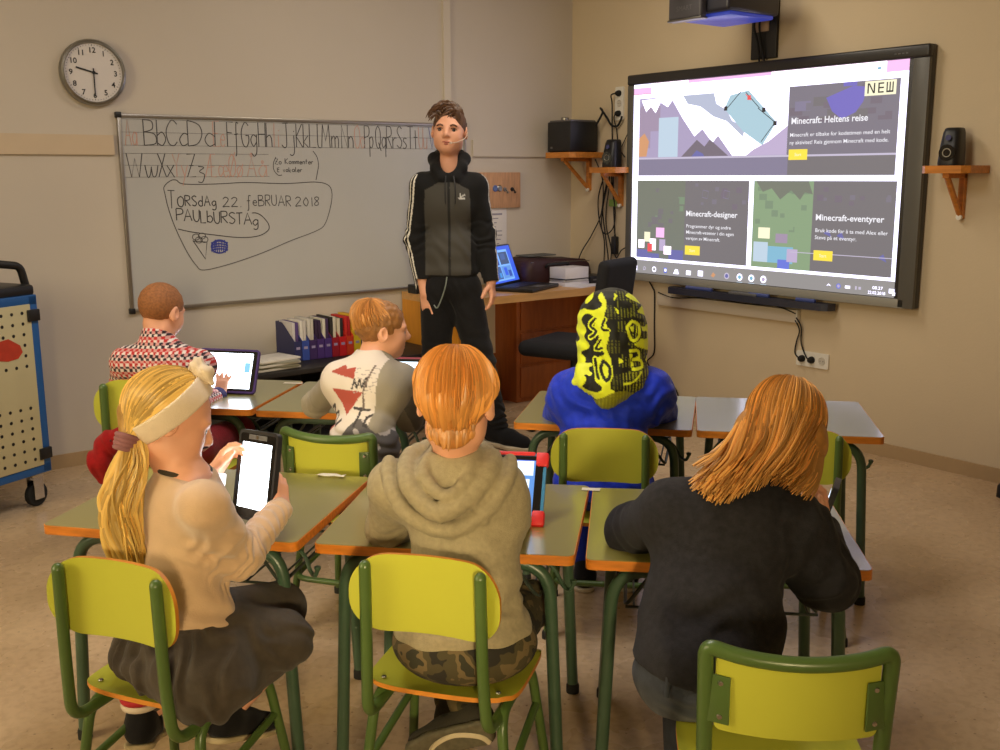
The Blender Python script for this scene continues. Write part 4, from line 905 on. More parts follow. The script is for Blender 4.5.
for k in range(5):
    a = 2 * PI * k / 5; e = (.27 * math.cos(a), .27 * math.sin(a))
    bm = bmesh.new(); add_tube(bm, [(0, 0, .12), (e[0] * .5, e[1] * .5, .105), (e[0], e[1], .075)], [.028, .022, .016], 8); obj('foot_arm', bm, BLACK, oc); fa = oc.children[-1]
    bm = bmesh.new(); [add_lathe(bm, [(0, -.01), (.026, -.01), (.028, 0), (.026, .01), (0, .01)], Matrix.Translation((e[0] - sx * .016 * math.sin(a), e[1] + sx * .016 * math.cos(a), .028)) @ Matrix.Rotation(a, 4, 'Z') @ Matrix.Rotation(PI / 2, 4, 'X'), 14) for sx in (-1, 1)]
    add_tube(bm, [(e[0], e[1], .03), (e[0], e[1], .075)], .007, 6); obj('castor', bm, BLACK, fa)
# ================================================================ low black shelf with magazine files
ls = thing('low_shelf', 'low black shelf along the back wall behind the two boys', 'shelf', (2.0, 4.86, 0))
BSH = mat('black_shelf', rgb(34, 31, 32), .5, var=.15, vscale=10)
for nm, c_, s_ in (('top_board', (.68, .24, .437), (1.36, .49, .026)), ('side_panel', (.013, .24, .212), (.026, .47, .424)), ('side_panel', (1.347, .24, .212), (.026, .47, .424)), ('divider', (.68, .24, .24), (.022, .46, .364)), ('bottom_board', (.68, .24, .045), (1.304, .46, .024)), ('back_panel', (.68, .47, .24), (1.304, .01, .37))):
    bm = bmesh.new(); add_box(bm, c_, s_, bev=.002); obj(nm, bm, BSH, ls)
cols = [('dark blue', (44, 46, 92)), ('blue', (50, 72, 156)), ('dark purple', (56, 36, 92)), ('purple', (66, 42, 112)), ('violet', (70, 46, 120)), ('dark red', (150, 24, 40)), ('red', (200, 30, 34)), ('orange red', (206, 62, 28)), ('yellow', (222, 190, 40)), ('navy', (30, 42, 66))]
order = ['leftmost', 'second from left', 'third from left', 'fourth from left', 'fifth from left', 'sixth from left', 'seventh from left', 'eighth from left', 'ninth from left', 'last on the right']
bcol = [[(196, 192, 196), (80, 60, 120)], [(214, 210, 206), (196, 190, 186)], [(200, 196, 190), (190, 186, 176)], [(44, 26, 58), (48, 28, 62)], [(206, 202, 190), (60, 40, 80)], [(40, 36, 36), (206, 200, 184)], [(204, 196, 176), (36, 34, 36)], [(200, 40, 34), (178, 26, 30)], [(222, 180, 40), (200, 150, 40)], [(40, 44, 60), (60, 70, 90)]]
bname = [['pale grey', 'purple'], ['white', 'off-white'], ['white', 'cream'], ['dark plum', 'black plum'], ['ivory', 'dusky purple'], ['black', 'cream'], ['beige', 'black'], ['red', 'dark red'], ['yellow', 'ochre'], ['dark slate', 'grey blue']]
fx = 2.515
for i in range(10):
    t = thing('magazine_file', '%s cardboard magazine file, %s in the row on the low shelf' % (cols[i][0], order[i]), 'magazine file', (fx + i * .0462 + .022, 5.19, .4515), 0, 'magazine files on the low shelf')
    mm = mat('file_' + cols[i][0].replace(' ', '_'), rgb(*cols[i][1]), .5, var=.06); w, dp = .043, .22
    bm = bmesh.new(); add_box(bm, (0, -dp / 2, .055), (w, .003, .108)); add_box(bm, (0, dp / 2, .1), (w, .003, .2))
    for sx in (-1, 1):
        P = [(-dp / 2, 0), (dp / 2, 0), (dp / 2, .2), (.03, .2), (-dp / 2, .11)]; M_ = Matrix.Translation((sx * (w / 2 - .0012), 0, 0)) @ Matrix(((0, 0, 1, 0), (1, 0, 0, 0), (0, 1, 0, 0), (0, 0, 0, 1)))
        add_prism(bm, P, -.001, .001, M_)
    add_box(bm, (0, 0, .0015), (w, dp, .003)); obj('box', bm, mm, t)
    bm = bmesh.new(); add_box(bm, (0, -dp / 2 - .002, .07), (.022, .001, .014)); obj('label_plate', bm, mat('label_lilac', rgb(150, 140, 180), .6), t)
    for j in range(2):
        hh = .205 + .012 * ((i * 7 + j * 3) % 3) / 2; bm = bmesh.new(); add_box(bm, (0, 0, hh / 2), (.0165, .16, hh), bev=.0015)
        bk_ = tag(obj('booklet', bm, mat('booklet_%d_%d' % (i, j), rgb(*bcol[i][j]), .6, var=.05)), '%s booklet standing %s in the %s magazine file' % (bname[i][j], ('left', 'right')[j], cols[i][0]), 'booklet', 'booklets in the magazine files')
        bk_.location = (fx + i * .0462 + .022 + (-.0095, .0095)[j], 5.185, .455)
for i in range(5):
    bm = bmesh.new(); add_box(bm, (0, 0, .0055), (.25, .19, .0105), bev=.002); t = tag(obj('magazine', bm, mat('magazine_%d' % i, rgb(*((196, 190, 180), (120, 116, 96), (206, 200, 190), (150, 150, 140), (216, 212, 206))[i]), .5, var=.12, vscale=14)), ('%s magazine, %s of the pile beside the purple tablet' % (('cream', 'olive', 'white', 'grey', 'pale'), ('bottom', 'second', 'third', 'fourth', 'top'))[0] if False else ('cream magazine at the bottom of the pile beside the purple tablet', 'olive magazine second from the bottom of the pile', 'white magazine in the middle of the pile', 'grey magazine second from the top of the pile', 'pale magazine lying on top of the pile beside the files')[i]), 'magazine', 'magazines piled on the low shelf')
    t.location = (2.335, 5.0, .4505 + i * .0112); t.rotation_euler = (0, 0, (.1, -.12, .16, -.05, .2)[i])
# ================================================================ tablet trolley at the left edge
az = math.radians(26)
cart = vthing('charging_trolley', 'blue steel trolley with a cream perforated door at the left edge', 'trolley', (-2.02 - .31 * math.sin(az), 4.46 - .31 * math.cos(az), 0), PI / 2 - az)
# local x runs along the door to the far end, local y away behind it
BLUE = mat('trolley_blue', rgb(30, 92, 160), .4, var=.06); CREAM = mat('trolley_cream', rgb(206, 196, 152), .45, var=.04)
Lc, Dc, zb_, zt_ = .66, .5, .16, .945
bm = bmesh.new(); add_box(bm, (0, Dc / 2 + .01, (zb_ + zt_) / 2), (Lc - .01, Dc - .02, zt_ - zb_ - .01)); obj('cabinet', bm, BLUE, cart)
for c_, s_ in (((0, .01, zt_ - .02), (Lc, .03, .045)), ((0, .01, zb_ + .02), (Lc, .03, .045)), ((Lc / 2 - .022, .01, (zb_ + zt_) / 2), (.045, .03, zt_ - zb_)), ((-Lc / 2 + .022, .01, (zb_ + zt_) / 2), (.045, .03, zt_ - zb_))):
    bm = bmesh.new(); add_box(bm, c_, s_, bev=.004); obj('frame_bar', bm, BLUE, cart)
bm = bmesh.new(); add_box(bm, (-.005, -.004, (zb_ + zt_) / 2), (Lc - .07, .012, zt_ - zb_ - .07), bev=.003); FH = Matrix.Rotation(PI / 2, 4, 'X')
for z0 in (zb_ + .07, zt_ - .30):
    for r_ in range(6):
        for k in range(10):
            x = Lc / 2 - .085 - k * .052; z = z0 + r_ * .046
            add_lathe(bm, [(0, .0006), (.0075, .0006), (.0075, 0)], Matrix.Translation((x, -.0101, z)) @ FH, 10, 1)
obj('door', bm, [CREAM, BLACK], cart); dr = cart.children[-1]
for z in (zt_ - .085, zb_ + .085):
    bm = bmesh.new(); add_box(bm, (Lc / 2 - .03, -.010, z), (.062, .016, .05), bev=.003); obj('hinge', bm, BLACK, cart)
bm = bmesh.new(); add_box(bm, (0, Dc / 2, zt_ + .022), (Lc, Dc, .05), bev=.015); obj('top_tray', bm, BLACK, cart)
for sy in (.05,):
    bm = bmesh.new(); add_tube(bm, fillet([(.325, sy, zt_ + .04), (.305, sy, zt_ + .125), (.14, sy, zt_ + .15), (.12, sy, zt_ + .04)], .03), .017, 10); obj('handle', bm, BLACK, cart)
for sx in (-1, 1):
    for y in (.05, Dc - .05):
        x = sx * (Lc / 2 - .05)
        bm = bmesh.new(); add_box(bm, (x, y, zb_ - .012), (.07, .06, .024), bev=.004); add_box(bm, (x + .0, y - .022, .085), (.05, .004, .1)); add_box(bm, (x, y + .022, .085), (.05, .004, .1)); obj('castor_fork', bm, CHROME, cart); cf = cart.children[-1]
        bm = bmesh.new(); add_lathe(bm, [(0, -.014), (.05, -.014), (.055, -.008), (.055, .008), (.05, .014), (0, .014)], Matrix.Translation((x, y, .055)) @ FH, 20); obj('wheel', bm, RUBBER, cf)
bm = bmesh.new(); RD = mat('sticker_red', rgb(196, 62, 38), .6, var=.2, vscale=20)
add_prism(bm, [(.02, .05), (.06, .055), (.115, .02), (.125, -.01), (.10, -.035), (.05, -.04), (.0, -.03), (-.05, -.05), (-.07, .0), (-.05, .05)], 0, .0015, Matrix.Translation((Lc / 2 - .225, -.0102, .72)) @ FH); obj('red_sticker', bm, RD, dr)
# small things
for (px_, py_, lb, rz, w) in ((331, 473, 'crumpled white tape at the far edge of the long front desk', -12, .085), (591, 486, 'white tape strip at the far edge of the middle front desk', -9, .05), (293, 380, 'white paper strip at the far edge of the desk by the low shelf', -10, .08)):
    p = onz(px_, py_ + 3, .602); bm = bmesh.new(); n = 6; rr_ = random.Random(px_)
    g_ = [[bm.verts.new((-w / 2 + w * i / n, -.012 + .024 * j / 2, .0008 + (rr_.random() * .006 if w == .085 else 0))) for j in range(3)] for i in range(n + 1)]
    for i in range(n):
        for j in range(2): bm.faces.new((g_[i][j], g_[i + 1][j], g_[i + 1][j + 1], g_[i][j + 1]))
    ext = bmesh.ops.extrude_face_region(bm, geom=bm.faces[:]); [setattr(v, 'co', v.co + Vector((0, 0, .0006))) for v in ext['geom'] if isinstance(v, bmesh.types.BMVert)]
    o = tag(obj('tape_strip', bm, mat('tape_white', rgb(222, 214, 196), .4)), lb, 'tape', 'white strips on desks'); o.location = W(p[0], p[1], .6005); o.rotation_euler = (0, 0, TURN + math.radians(rz))
p = onz(1001, 497, 0); t = vthing('door_stop', 'black rubber stop on the floor at the right edge', 'door stop', (p[0] + .01, p[1], 0), 0)
bm = bmesh.new(); add_lathe(bm, [(0, 0), (.03, 0), (.028, .05), (.02, .062), (0, .065)], None, 18); obj('rubber', bm, BLACK, t)
bm = bmesh.new(); add_lathe(bm, [(0, .066), (.008, .066), (.009, .063)], None, 10); obj('screw', bm, STEEL, t)
# ================================================================ people
SKIN = mat('skin', rgb(226, 166, 136), .5, var=.06, vscale=18, bump=.03, bscale=240, spec=.4)
def dyed(name, rough=.85, bump=.25, bscale=260, sheen=.06, spec=.25):
    m = bpy.data.materials.new(name); m.use_nodes = True; nt = m.node_tree; b = nt.nodes['Principled BSDF']
    a = nt.nodes.new('ShaderNodeAttribute'); a.attribute_name = 'dye'; nt.links.new(a.outputs['Color'], b.inputs['Base Color'])
    b.inputs['Roughness'].default_value = rough; b.inputs['Specular IOR Level'].default_value = spec; b.inputs['Sheen Weight'].default_value = sheen
    tc = nt.nodes.new('ShaderNodeTexCoord'); n = nt.nodes.new('ShaderNodeTexNoise'); n.inputs['Scale'].default_value = bscale; nt.links.new(tc.outputs['Object'], n.inputs['Vector'])
    if bump:
        bp = nt.nodes.new('ShaderNodeBump'); bp.inputs['Strength'].default_value = bump; bp.inputs['Distance'].default_value = .004
        nt.links.new(n.outputs['Fac'], bp.inputs['Height']); nt.links.new(bp.outputs['Normal'], b.inputs['Normal'])
    return m
KNIT = dyed('dyed_cloth'); HAIRM = dyed('hair', .38, 0, spec=.45, sheen=0.)
def fabric(name, c, var=.12, rough=.9, sheen=.08, vscale=60):
    return mat(name, rgb(*c), rough, var=var, vscale=vscale, bump=.25, bscale=380, spec=.2, sheen=sheen)
def joints(**k): return {a: np.array(v, float) for a, v in k.items()}
class Fig:
    """one person: joints are points in the viewer frame"""
    def __init__(s, name_label, base, J, h=.004):
        s.J = {k: np.array(v, float) for k, v in J.items()}; s.h = h; s.o = np.array(base, float)
        s.root = vthing('person', name_label, 'person', tuple(base), 0)
    def soft(s, keys=None, pad=.16, h=None):
        P = np.array([s.J[k] for k in (keys or s.J)]); return Soft(P.min(0) - pad, P.max(0) + pad, h or s.h)
    def put(s, soft, name, m, **kw): return soft.build(name, m, s.root, s.o, **kw)
    def mesh(s, name, bm, m, sharp=60, parent=None):
        for v in bm.verts: v.co -= Vector(s.o)
        return obj(name, bm, m, parent or s.root, sharp)
def head(S, c, R, s=1., mouth=0.):
    c = np.array(c); L = lambda x, y, z: c + R @ (np.array((x, y, z)) * s)
    E = lambda p, r, k=.014, op='add', RR=None: S.ell(L(*p), np.array(r) * s, R if RR is None else R @ RR, k * s, op)
    E((0, -.008, .026), (.072, .089, .079)); E((0, .026, -.022), (.058, .061, .074), .03)
    E((0, .052, -.076), (.030, .030, .024), .03)
    for q in (-1, 1):
        E((q * .034, .056, -.030), (.025, .022, .028), .025); E((q * .030, .070, .019), (.020, .013, .008), .015)
        E((q * .046, .012, -.058), (.014, .034, .02), .03)
    for q in (-1, 1): E((q * .030, .094, .0), (.017, .013, .0095), .010, 'cut')
    S.cap(L(0, .078, .012), L(0, .099, -.020), .008 * s, .010 * s, .012 * s); E((0, .098, -.024), (.0105, .010, .0085), .008)
    for q in (-1, 1): E((q * .011, .090, -.027), (.0065, .009, .006), .006)
    E((0, .081, -.050), (.021, .011, .0052), .005); E((0, .079, -.0605), (.018, .011, .0062), .005)
    E((0, .094, -.0555), (.017, .01, .0016 + mouth), .003, 'cut')
    for q in (-1, 1):
        ER = np.array(Matrix.Rotation(q * -.45, 3, 'Z')); E((q * .075, -.008, -.004), (.009, .020, .029), .006, 'add', ER); E((q * .083, -.002, .001), (.006, .010, .017), .005, 'cut', ER)
    return L
def eyes(F, c, R, s=1., iris=(70, 96, 120)):
    for q in (-1, 1):
        bm = bmesh.new(); ctr = Vector(np.array(c) + R @ (np.array((q * .030, .0695, -.001)) * s)); d = Vector(R[:, 1])
        t = bmesh.new(); bmesh.ops.create_uvsphere(t, u_segments=18, v_segments=12, radius=.0128 * s)
        M = Matrix.Translation(ctr) @ Vector((0, 0, 1)).rotation_difference(d).to_matrix().to_4x4(); idx = {}
        for v in t.verts: idx[v] = bm.verts.new(M @ v.co)
        for f in t.faces:
            nf = bm.faces.new([idx[v] for v in f.verts]); nf.smooth = True; z = f.calc_center_median().z / (.0128 * s); nf.material_index = 2 if z > .93 else (1 if z > .72 else 0)
        t.free()
        F.mesh('eye', bm, [mat('eye_white', rgb(186, 176, 168), .25), mat('iris_%d' % iris[0], rgb(*iris), .25), BLACKG])
def hand(S, w, R, side, s=1., curl=(25, 30, 35, 40), thumb=(.75, .55, -.35), spread=6.):
    """w wrist; R columns: across (to the thumb for side=+1 mirrored by side), along the fingers, back of the hand; side: +1 thumb on +across"""
    w = np.array(w); A, Fd, Bk = R[:, 0] * side, R[:, 1], R[:, 2]
    Pt = lambda x, y, z: w + (A * x + Fd * y + Bk * z) * s
    RR = np.stack([A, Fd, Bk], 1)
    S.ell(w, np.array((.021, .024, .017)) * s, RR, .012); S.box(Pt(0, .042, 0), np.array((.031, .038, .0125)) * s, RR, rad=.011 * s, k=.014)
    for i, (x, L) in enumerate(((.024, .062), (.008, .070), (-.008, .065), (-.023, .050))):
        a = math.radians(spread * (1.5 - i)); p = Pt(x, .076, .001); d = Fd * math.cos(a) + A * math.sin(a); c = math.radians(curl[i]); r = (.0085, .0088, .0084, .0075)[i] * s
        pts = [p]; ang = 0
        for seg, fr in ((0, .45), (1, .31), (2, .24)):
            ang += c * (.8, 1.1, .7)[seg]; dd = d * math.cos(ang) - Bk * math.sin(ang); pts.append(pts[-1] + dd * L * fr * s)
        S.chain(pts, [r, r * .96, r * .9, r * .78], .004)
    p0 = Pt(.020, .018, -.004); t = unit(A * thumb[0] + Fd * thumb[1] + Bk * thumb[2]); t2 = unit(t + Fd * .5 - Bk * .1)
    p1 = p0 + t * .034 * s; p2 = p1 + t2 * .026 * s; p3 = p2 + t2 * .02 * s
    S.chain([p0, p1, p2, p3], [.0135 * s, .0105 * s, .0095 * s, .0078 * s], .008)
def rframe(y, z):
    """right-handed columns with second axis along y and third near z"""
    y = unit(y); z = np.array(z, float); z = unit(z - y * (z @ y)); return np.stack([np.cross(y, z), y, z], 1)
def torso(S, J, R, g=0., w=1., keys=('hip', 'waist', 'chest')):
    H, Wt, C = (J[k] for k in keys)
    S.ell(H, np.array((.128 * w + g, .098 + g, .085)), R, .05); S.ell(Wt, np.array((.112 * w + g, .088 + g, .12)), R, .06); S.ell(C, np.array((.128 * w + g, .088 + g, .125)), R, .06)
    S.cap(J['sl'], J['sr'], .048 + g, None, .05); S.cap(J['chest'], J['neck'], .06 + g, .05 + g * .5, .04)
def limb(S, pts, rs, k=.025): S.chain(pts, rs, k)
def cut_end(S, p, d, r=.075):
    p = np.array(p); S.plane(p, d, lo=p - r, hi=p + r)
def skin_body(F, J, R, s=.88, headR=None, hs=1., legs=True, hands=(), mouth=0.):
    S = F.soft(pad=.2)
    torso(S, J, R, -.016, .92)
    S.cap(J['neck'], J['head'] + headR @ np.array((0, -.022, -.05)) * hs, .040 * hs, .042 * hs, .03)
    for a, b, c in (('sl', 'el', 'wl'), ('sr', 'er', 'wr')):
        limb(S, [J[a], J[b], J[c]], [.040 * s / .88, .033 * s / .88, .023 * s / .88], .02)
    if legs:
        for a, b, c in (('hl', 'kl', 'al'), ('hr', 'kr', 'ar')): limb(S, [J[a], J[b], J[c]], [.058, .046, .03], .03)
    L = head(S, J['head'], headR, hs, mouth)
    for h_ in hands: hand(S, **h_)
    F.put(S, 'body', SKIN); eyes(F, J['head'], headR, hs)
    return L
def shoe(F, ankle, toe_dir, up, m=None, msole=None, L=.2, name='shoe', sole_t=.014):
    """a laced low shoe with a separate sole"""
    R = rframe(toe_dir, up); a = np.array(ankle); P = lambda x, y, z: a + R @ np.array((x, y, z)) * (L / .2)
    f = L / .2; S = Soft(a - .24 * f, a + .24 * f, .004)
    S.chain([P(0, -.03, -.035), P(0, .05, -.045), P(.003, .115, -.05)], [.036 * f, .036 * f, .028 * f], .02); S.cap(P(0, -.015, .02), P(0, -.01, -.02), .036 * f, .038 * f, .025); S.cap(P(0, -.012, .055), P(0, -.012, .03), .026 * f, .026 * f, .004, 'cut')
    S.plane(P(0, 0, -.062), -R[:, 2]); o = F.put(S, name, m)
    S = Soft(a - .24 * f, a + .24 * f, .004); S.chain([P(0, -.03, -.066), P(-.002, .02, -.066), P(.003, .07, -.066), P(.003, .118, -.064)], [.037 * f, .032 * f, .038 * f, .030 * f], .02)
    S.plane(P(0, 0, -.062), R[:, 2]); S.plane(P(0, 0, -.062 - sole_t), -R[:, 2]); F.put(S, 'sole', msole).parent = o
    bm = bmesh.new()
    for k in range(3): y = .025 + k * .02; add_tube(bm, smooth_path([P(-.022, y, -.012 - k * .006), P(0, y + .004, -.004 - k * .007), P(.022, y, -.012 - k * .006)], 4), .0028, 6)
    F.mesh('laces', bm, PAPER, parent=o)
    return o
class Hair:
    def __init__(s, F, base, var=.22, seed=1): s.F = F; s.bm = bmesh.new(); s.c = np.array(lin(np.array(base) / 255)[:3]); s.var = var; s.r = random.Random(seed); s.cols = []
    def lock(s, pts, r, n=5, flat=.55, smooth=3, tint=1., taper=True):
        P = smooth_path(pts, smooth); m = len(P); n0 = len(s.bm.verts)
        R = [r * (min(1, .5 + 3 * i / m) * (1 - .8 * max(0, (i / (m - 1) - .55) / .45) ** 1.5 if taper else 1)) for i in range(m)]
        add_tube(s.bm, P, R, n, flat=flat); k = (1 + s.r.uniform(-s.var, s.var)) * tint
        for i in range(n0, len(s.bm.verts)): s.cols.append(np.clip(s.c * k * (1, 1 - .05 * (1 - k), 1), 0, 1))
        s.bm.verts.index_update()
    def done(s, name='hair', cap=None):
        cols = np.array(s.cols, np.float32); o = s.F.mesh(name, s.bm, HAIRM)
        a = o.data.color_attributes.new('dye', 'FLOAT_COLOR', 'POINT'); c = np.ones((len(o.data.vertices), 4), np.float32); c[:, :3] = cols[:len(c)]; a.data.foreach_set('color', c.ravel()); return o
def flat_col(c): 
    v = np.array(lin(np.array(c) / 255)[:3]); return lambda p: np.tile(v, (len(p), 1))
def along(p, a, b):
    a, b = np.array(a), np.array(b); d = b - a; t = ((p - a) @ d) / (d @ d); q = a + np.clip(t, 0, 1)[:, None] * d; return t, np.linalg.norm(p - q, axis=1), p - q
LC = lambda *c: np.array(lin(np.array(c) / 255)[:3])
def dirof(yaw, pitch=0.):
    y, p = math.radians(yaw), math.radians(pitch); return np.array((math.sin(y) * math.cos(p), math.cos(y) * math.cos(p), math.sin(p)))
# ---------------------------------------------------------------- tablets
def tablet(label, pos, R, w, h, case, inner, screen, group='tablets in pupils\' hands', lid=True):
    """pos: middle of the screen; R columns: right, up the screen, out of the screen"""
    t = thing('tablet', label, 'tablet', W(*pos)); t.rotation_euler = (RT.to_3x3() @ Matrix(R.tolist())).to_euler(); t['group'] = group
    bm = bmesh.new(); add_prism(bm, rrect(w + .016, h + .016, .014), -.012, .001); obj('case', bm, case, t)
    bm = bmesh.new(); add_prism(bm, rrect(w, h, .008), .001, .0018); obj('glass', bm, BLACKG, t); gl = t.children[-1]
    bm = bmesh.new(); iw, ih = inner; add_quad(bm, [(-iw / 2, -ih / 2, .0021), (iw / 2, -ih / 2, .0021), (iw / 2, ih / 2, .0021), (-iw / 2, ih / 2, .0021)]); mats = [glow(*screen[0])]
    for (x0, z0, x1, z1, g) in screen[1:]:
        mats.append(glow(*g)); add_quad(bm, [(x0, z0, .0023), (x1, z0, .0023), (x1, z1, .0023), (x0, z1, .0023)], len(mats) - 1)
    obj('display', bm, mats, t).parent = gl
    return t, gl
# ================================================================ boy in the grey hoodie (seen from behind, front row middle)
J = joints(hip=(-.085, 2.115, .455), waist=(-.08, 2.145, .575), chest=(-.075, 2.205, .715), neck=at(455, 455, 2.19), head=at(456, 404, 2.165),
         sl=at(396, 487, 2.215), sr=at(494, 488, 2.20), el=at(388, 528, 2.33), er=at(503, 527, 2.31), wl=at(412, 512, 2.50), wr=at(520, 520, 2.47),
         hl=(-.145, 2.17, .43), hr=(-.02, 2.15, .43), kl=(-.17, 2.46, .45), kr=at(528, 605, 2.42), al=at(468, 712, 2.22), ar=at(452, 705, 2.40))
F = Fig('child with short ginger hair in a grey hoodie, at the middle front desk', (-.10, 2.15, 0), J)
HR = basis(6, -16, 2); TR = basis(8)
L = skin_body(F, J, TR, .88, HR, 1.0, hands=(dict(w=J['wl'], R=rframe((.55, .8, -.05), (0, -.1, 1)), side=1, s=.80), dict(w=J['wr'] + np.array((0, .0, .0)), R=rframe((-.35, .9, .1), (.0, -.1, 1)), side=-1, s=.80)))
S = F.soft(['hip', 'waist', 'chest', 'neck', 'sl', 'sr', 'el', 'er', 'wl', 'wr'], .17)
torso(S, J, TR, .012, 1.02); S.ell(J['hip'] + np.array((0, 0, .03)), (.148, .122, .075), TR, .03)
limb(S, [J['sl'], J['el'], J['wl']], [.056, .047, .036]); limb(S, [J['sr'], J['er'], J['wr']], [.056, .047, .036])
# the hood lying in rolls on the back
nk = J['neck']; Lh = lambda x, y, z: nk + TR @ np.array((x, y, z))
S.ell(at(449, 492, 2.15), (.118, .045, .082), TR, .03)
hood_o = [at(389, 462, 2.20), at(390, 484, 2.145), at(402, 508, 2.115), at(424, 525, 2.10), at(443, 531, 2.095), at(468, 522, 2.10), at(492, 502, 2.11), at(507, 480, 2.14), at(510, 460, 2.195)]
S.chain([np.array(v) for v in smooth_path(hood_o, 3)], [.015] * 25, .009)
S.chain([np.array(v) for v in smooth_path([at(432, 446, 2.27), at(412, 456, 2.20), at(406, 474, 2.135), at(416, 496, 2.098), at(441, 513, 2.078), at(466, 500, 2.092), at(487, 476, 2.13), at(492, 458, 2.19), at(474, 446, 2.265)], 3)], [.019] * 25, .008)
S.chain([np.array(v) for v in smooth_path([at(428, 458, 2.16), at(424, 476, 2.115), at(445, 496, 2.082), at(468, 478, 2.11), at(470, 460, 2.155)], 3)], [.013] * 13, .007)
S.cap(at(443, 513, 2.085), at(447, 494, 2.09), .010, .008, .008); S.cap(at(472, 505, 2.09), at(486, 522, 2.10), .009, .007, .008)
S.ell(Lh(0, -.005, .045), (.050, .056, .085), TR, .012, 'cut')
S.folds(J['chest'] + np.array((0, -.1, -.02)), .13, (.25, 0, 1), .062, .0028, 3); S.folds(J['waist'] + np.array((.05, -.06, -.03)), .16, (.1, 0, 1), .05, .0035, 5)
S.folds(J['el'], .12, J['wl'] - J['sl'], .034, .004, 1); S.folds(J['er'], .12, J['wr'] - J['sr'], .034, .004, 2); S.lumps(.05, .001, 4)
cut_end(S, J['wl'], J['wl'] - J['el']); cut_end(S, J['wr'], J['wr'] - J['er']); S.plane(J['hip'] + np.array((0, 0, .018)), (0, .1, -1))
GH = fabric('hoodie_grey', (158, 146, 118), .14, vscale=90); F.put(S, 'hoodie', GH)
S = F.soft(['hip', 'hl', 'hr', 'kl', 'kr', 'al', 'ar'], .15)
S.ell(J['hip'] + np.array((.005, -.0, -.005)), (.160, .132, .088), TR, .03); limb(S, [J['hl'], J['kl'], J['al'] + np.array((0, 0, .02))], [.076, .058, .045], .03); limb(S, [J['hr'], J['kr'], J['ar'] + np.array((0, 0, .02))], [.076, .058, .045], .03)
S.plane(J['hip'] + np.array((0, 0, .035)), (0, 0, 1), lo=J['hip'] - .25, hi=J['hip'] + .25); S.box(J['hip'] + np.array((0, 0, -.135)), (.3, .19, .06), rad=.01, k=.02, op='cut')
for k in ('kl', 'kr'): S.folds(J[k], .13, (0, .6, 1), .04, .004, 7)
m = bpy.data.materials.new('camouflage'); m.use_nodes = True; nt = m.node_tree; b = nt.nodes['Principled BSDF']; tc = nt.nodes.new('ShaderNodeTexCoord')
n = nt.nodes.new('ShaderNodeTexNoise'); n.inputs['Scale'].default_value = 16; n.inputs['Detail'].default_value = 2; nt.links.new(tc.outputs['Object'], n.inputs['Vector'])
r = nt.nodes.new('ShaderNodeValToRGB'); r.color_ramp.interpolation = 'CONSTANT'; e = r.color_ramp.elements; e[0].color = rgb(38, 34, 26); e[1].position = .44; e[1].color = rgb(70, 62, 38); e2 = e.new(.53); e2.color = rgb(104, 88, 58); e3 = e.new(.61); e3.color = rgb(48, 46, 30)
nt.links.new(n.outputs['Fac'], r.inputs['Fac']); nt.links.new(r.outputs['Color'], b.inputs['Base Color']); b.inputs['Roughness'].default_value = .9; CAMO = m
F.put(S, 'trousers', CAMO)
SHG = fabric('trainer_grey', (62, 58, 50), .1); SOLE = mat('sole_pale', rgb(196, 182, 160), .6, var=.2, vscale=30)
SOLED = mat('sole_grey', rgb(104, 98, 80), .6, var=.3, vscale=60)
so_ = shoe(F, J['al'], (-.86, .12, -.30), (.05, .94, .34), SHG, SOLED, .205); shoe(F, J['ar'], (.1, .95, -.25), (0, .25, 1), SHG, SOLE, .205)
R_ = rframe((-.86, .12, -.30), (.05, .94, .34)); P_ = lambda x, y, z: J['al'] + R_ @ np.array((x, y, z)) * 1.025
bm = bmesh.new(); add_tube(bm, smooth_path([P_(.028, -.045, -.078), P_(.0, -.03, -.079), P_(-.022, .02, -.079), P_(-.01, .07, -.079), P_(.02, .10, -.078)], 5), .0055, 6, flat=.5); F.mesh('sole_stripe', bm, mat('stripe_cream', rgb(206, 190, 160), .6), parent=so_)
# bowl-cut ginger hair
def bowl(F, c, R, s, base, n, seed, lim, r0=.0042, crown=(0, -.035), rad=(.081, .097, .089), lift=1.0, var=.22, jit=.008, tint=None):
    """locks running down from the crown; lim(phi): polar angle where they end"""
    H = Hair(F, base, var, seed); rr = H.r; ctr = np.array((0, -.008, .022))
    for i in range(n):
        ph = 2 * PI * (i / n) + rr.uniform(-.1, .1); th1 = lim(ph) + (rr.uniform(-.42, .0) if i % 2 else rr.uniform(-.12, .07)); th0 = rr.uniform(.02, .75) * th1 if i % 3 else rr.uniform(.0, .2)
        k = lift * rr.uniform(.965, 1.03); pts = []; tw = rr.uniform(-.16, .16)
        for j in range(7):
            t = j / 6; th = th0 + (th1 - th0) * t; p_ = ph + tw * t; ex = max(0, th - 2.15); th = min(th, 2.15)
            v = np.array((math.sin(th) * math.sin(p_), math.sin(th) * math.cos(p_), math.cos(th)))
            off = np.array((crown[0], crown[1], 0)) * max(0, math.cos(th))
            pts.append(np.array(c) + R @ ((ctr + v * np.array(rad) * (k * (1 - .085 * t ** 3) + .02 * math.sin(t * PI)) + off + np.array((0, ex * .04, -ex * .08))) * s))
        H.lock(pts, r0 * rr.uniform(.7, 1.25) * s, 5, .5, 2, tint(ph, th1) if tint else 1.)
    return H
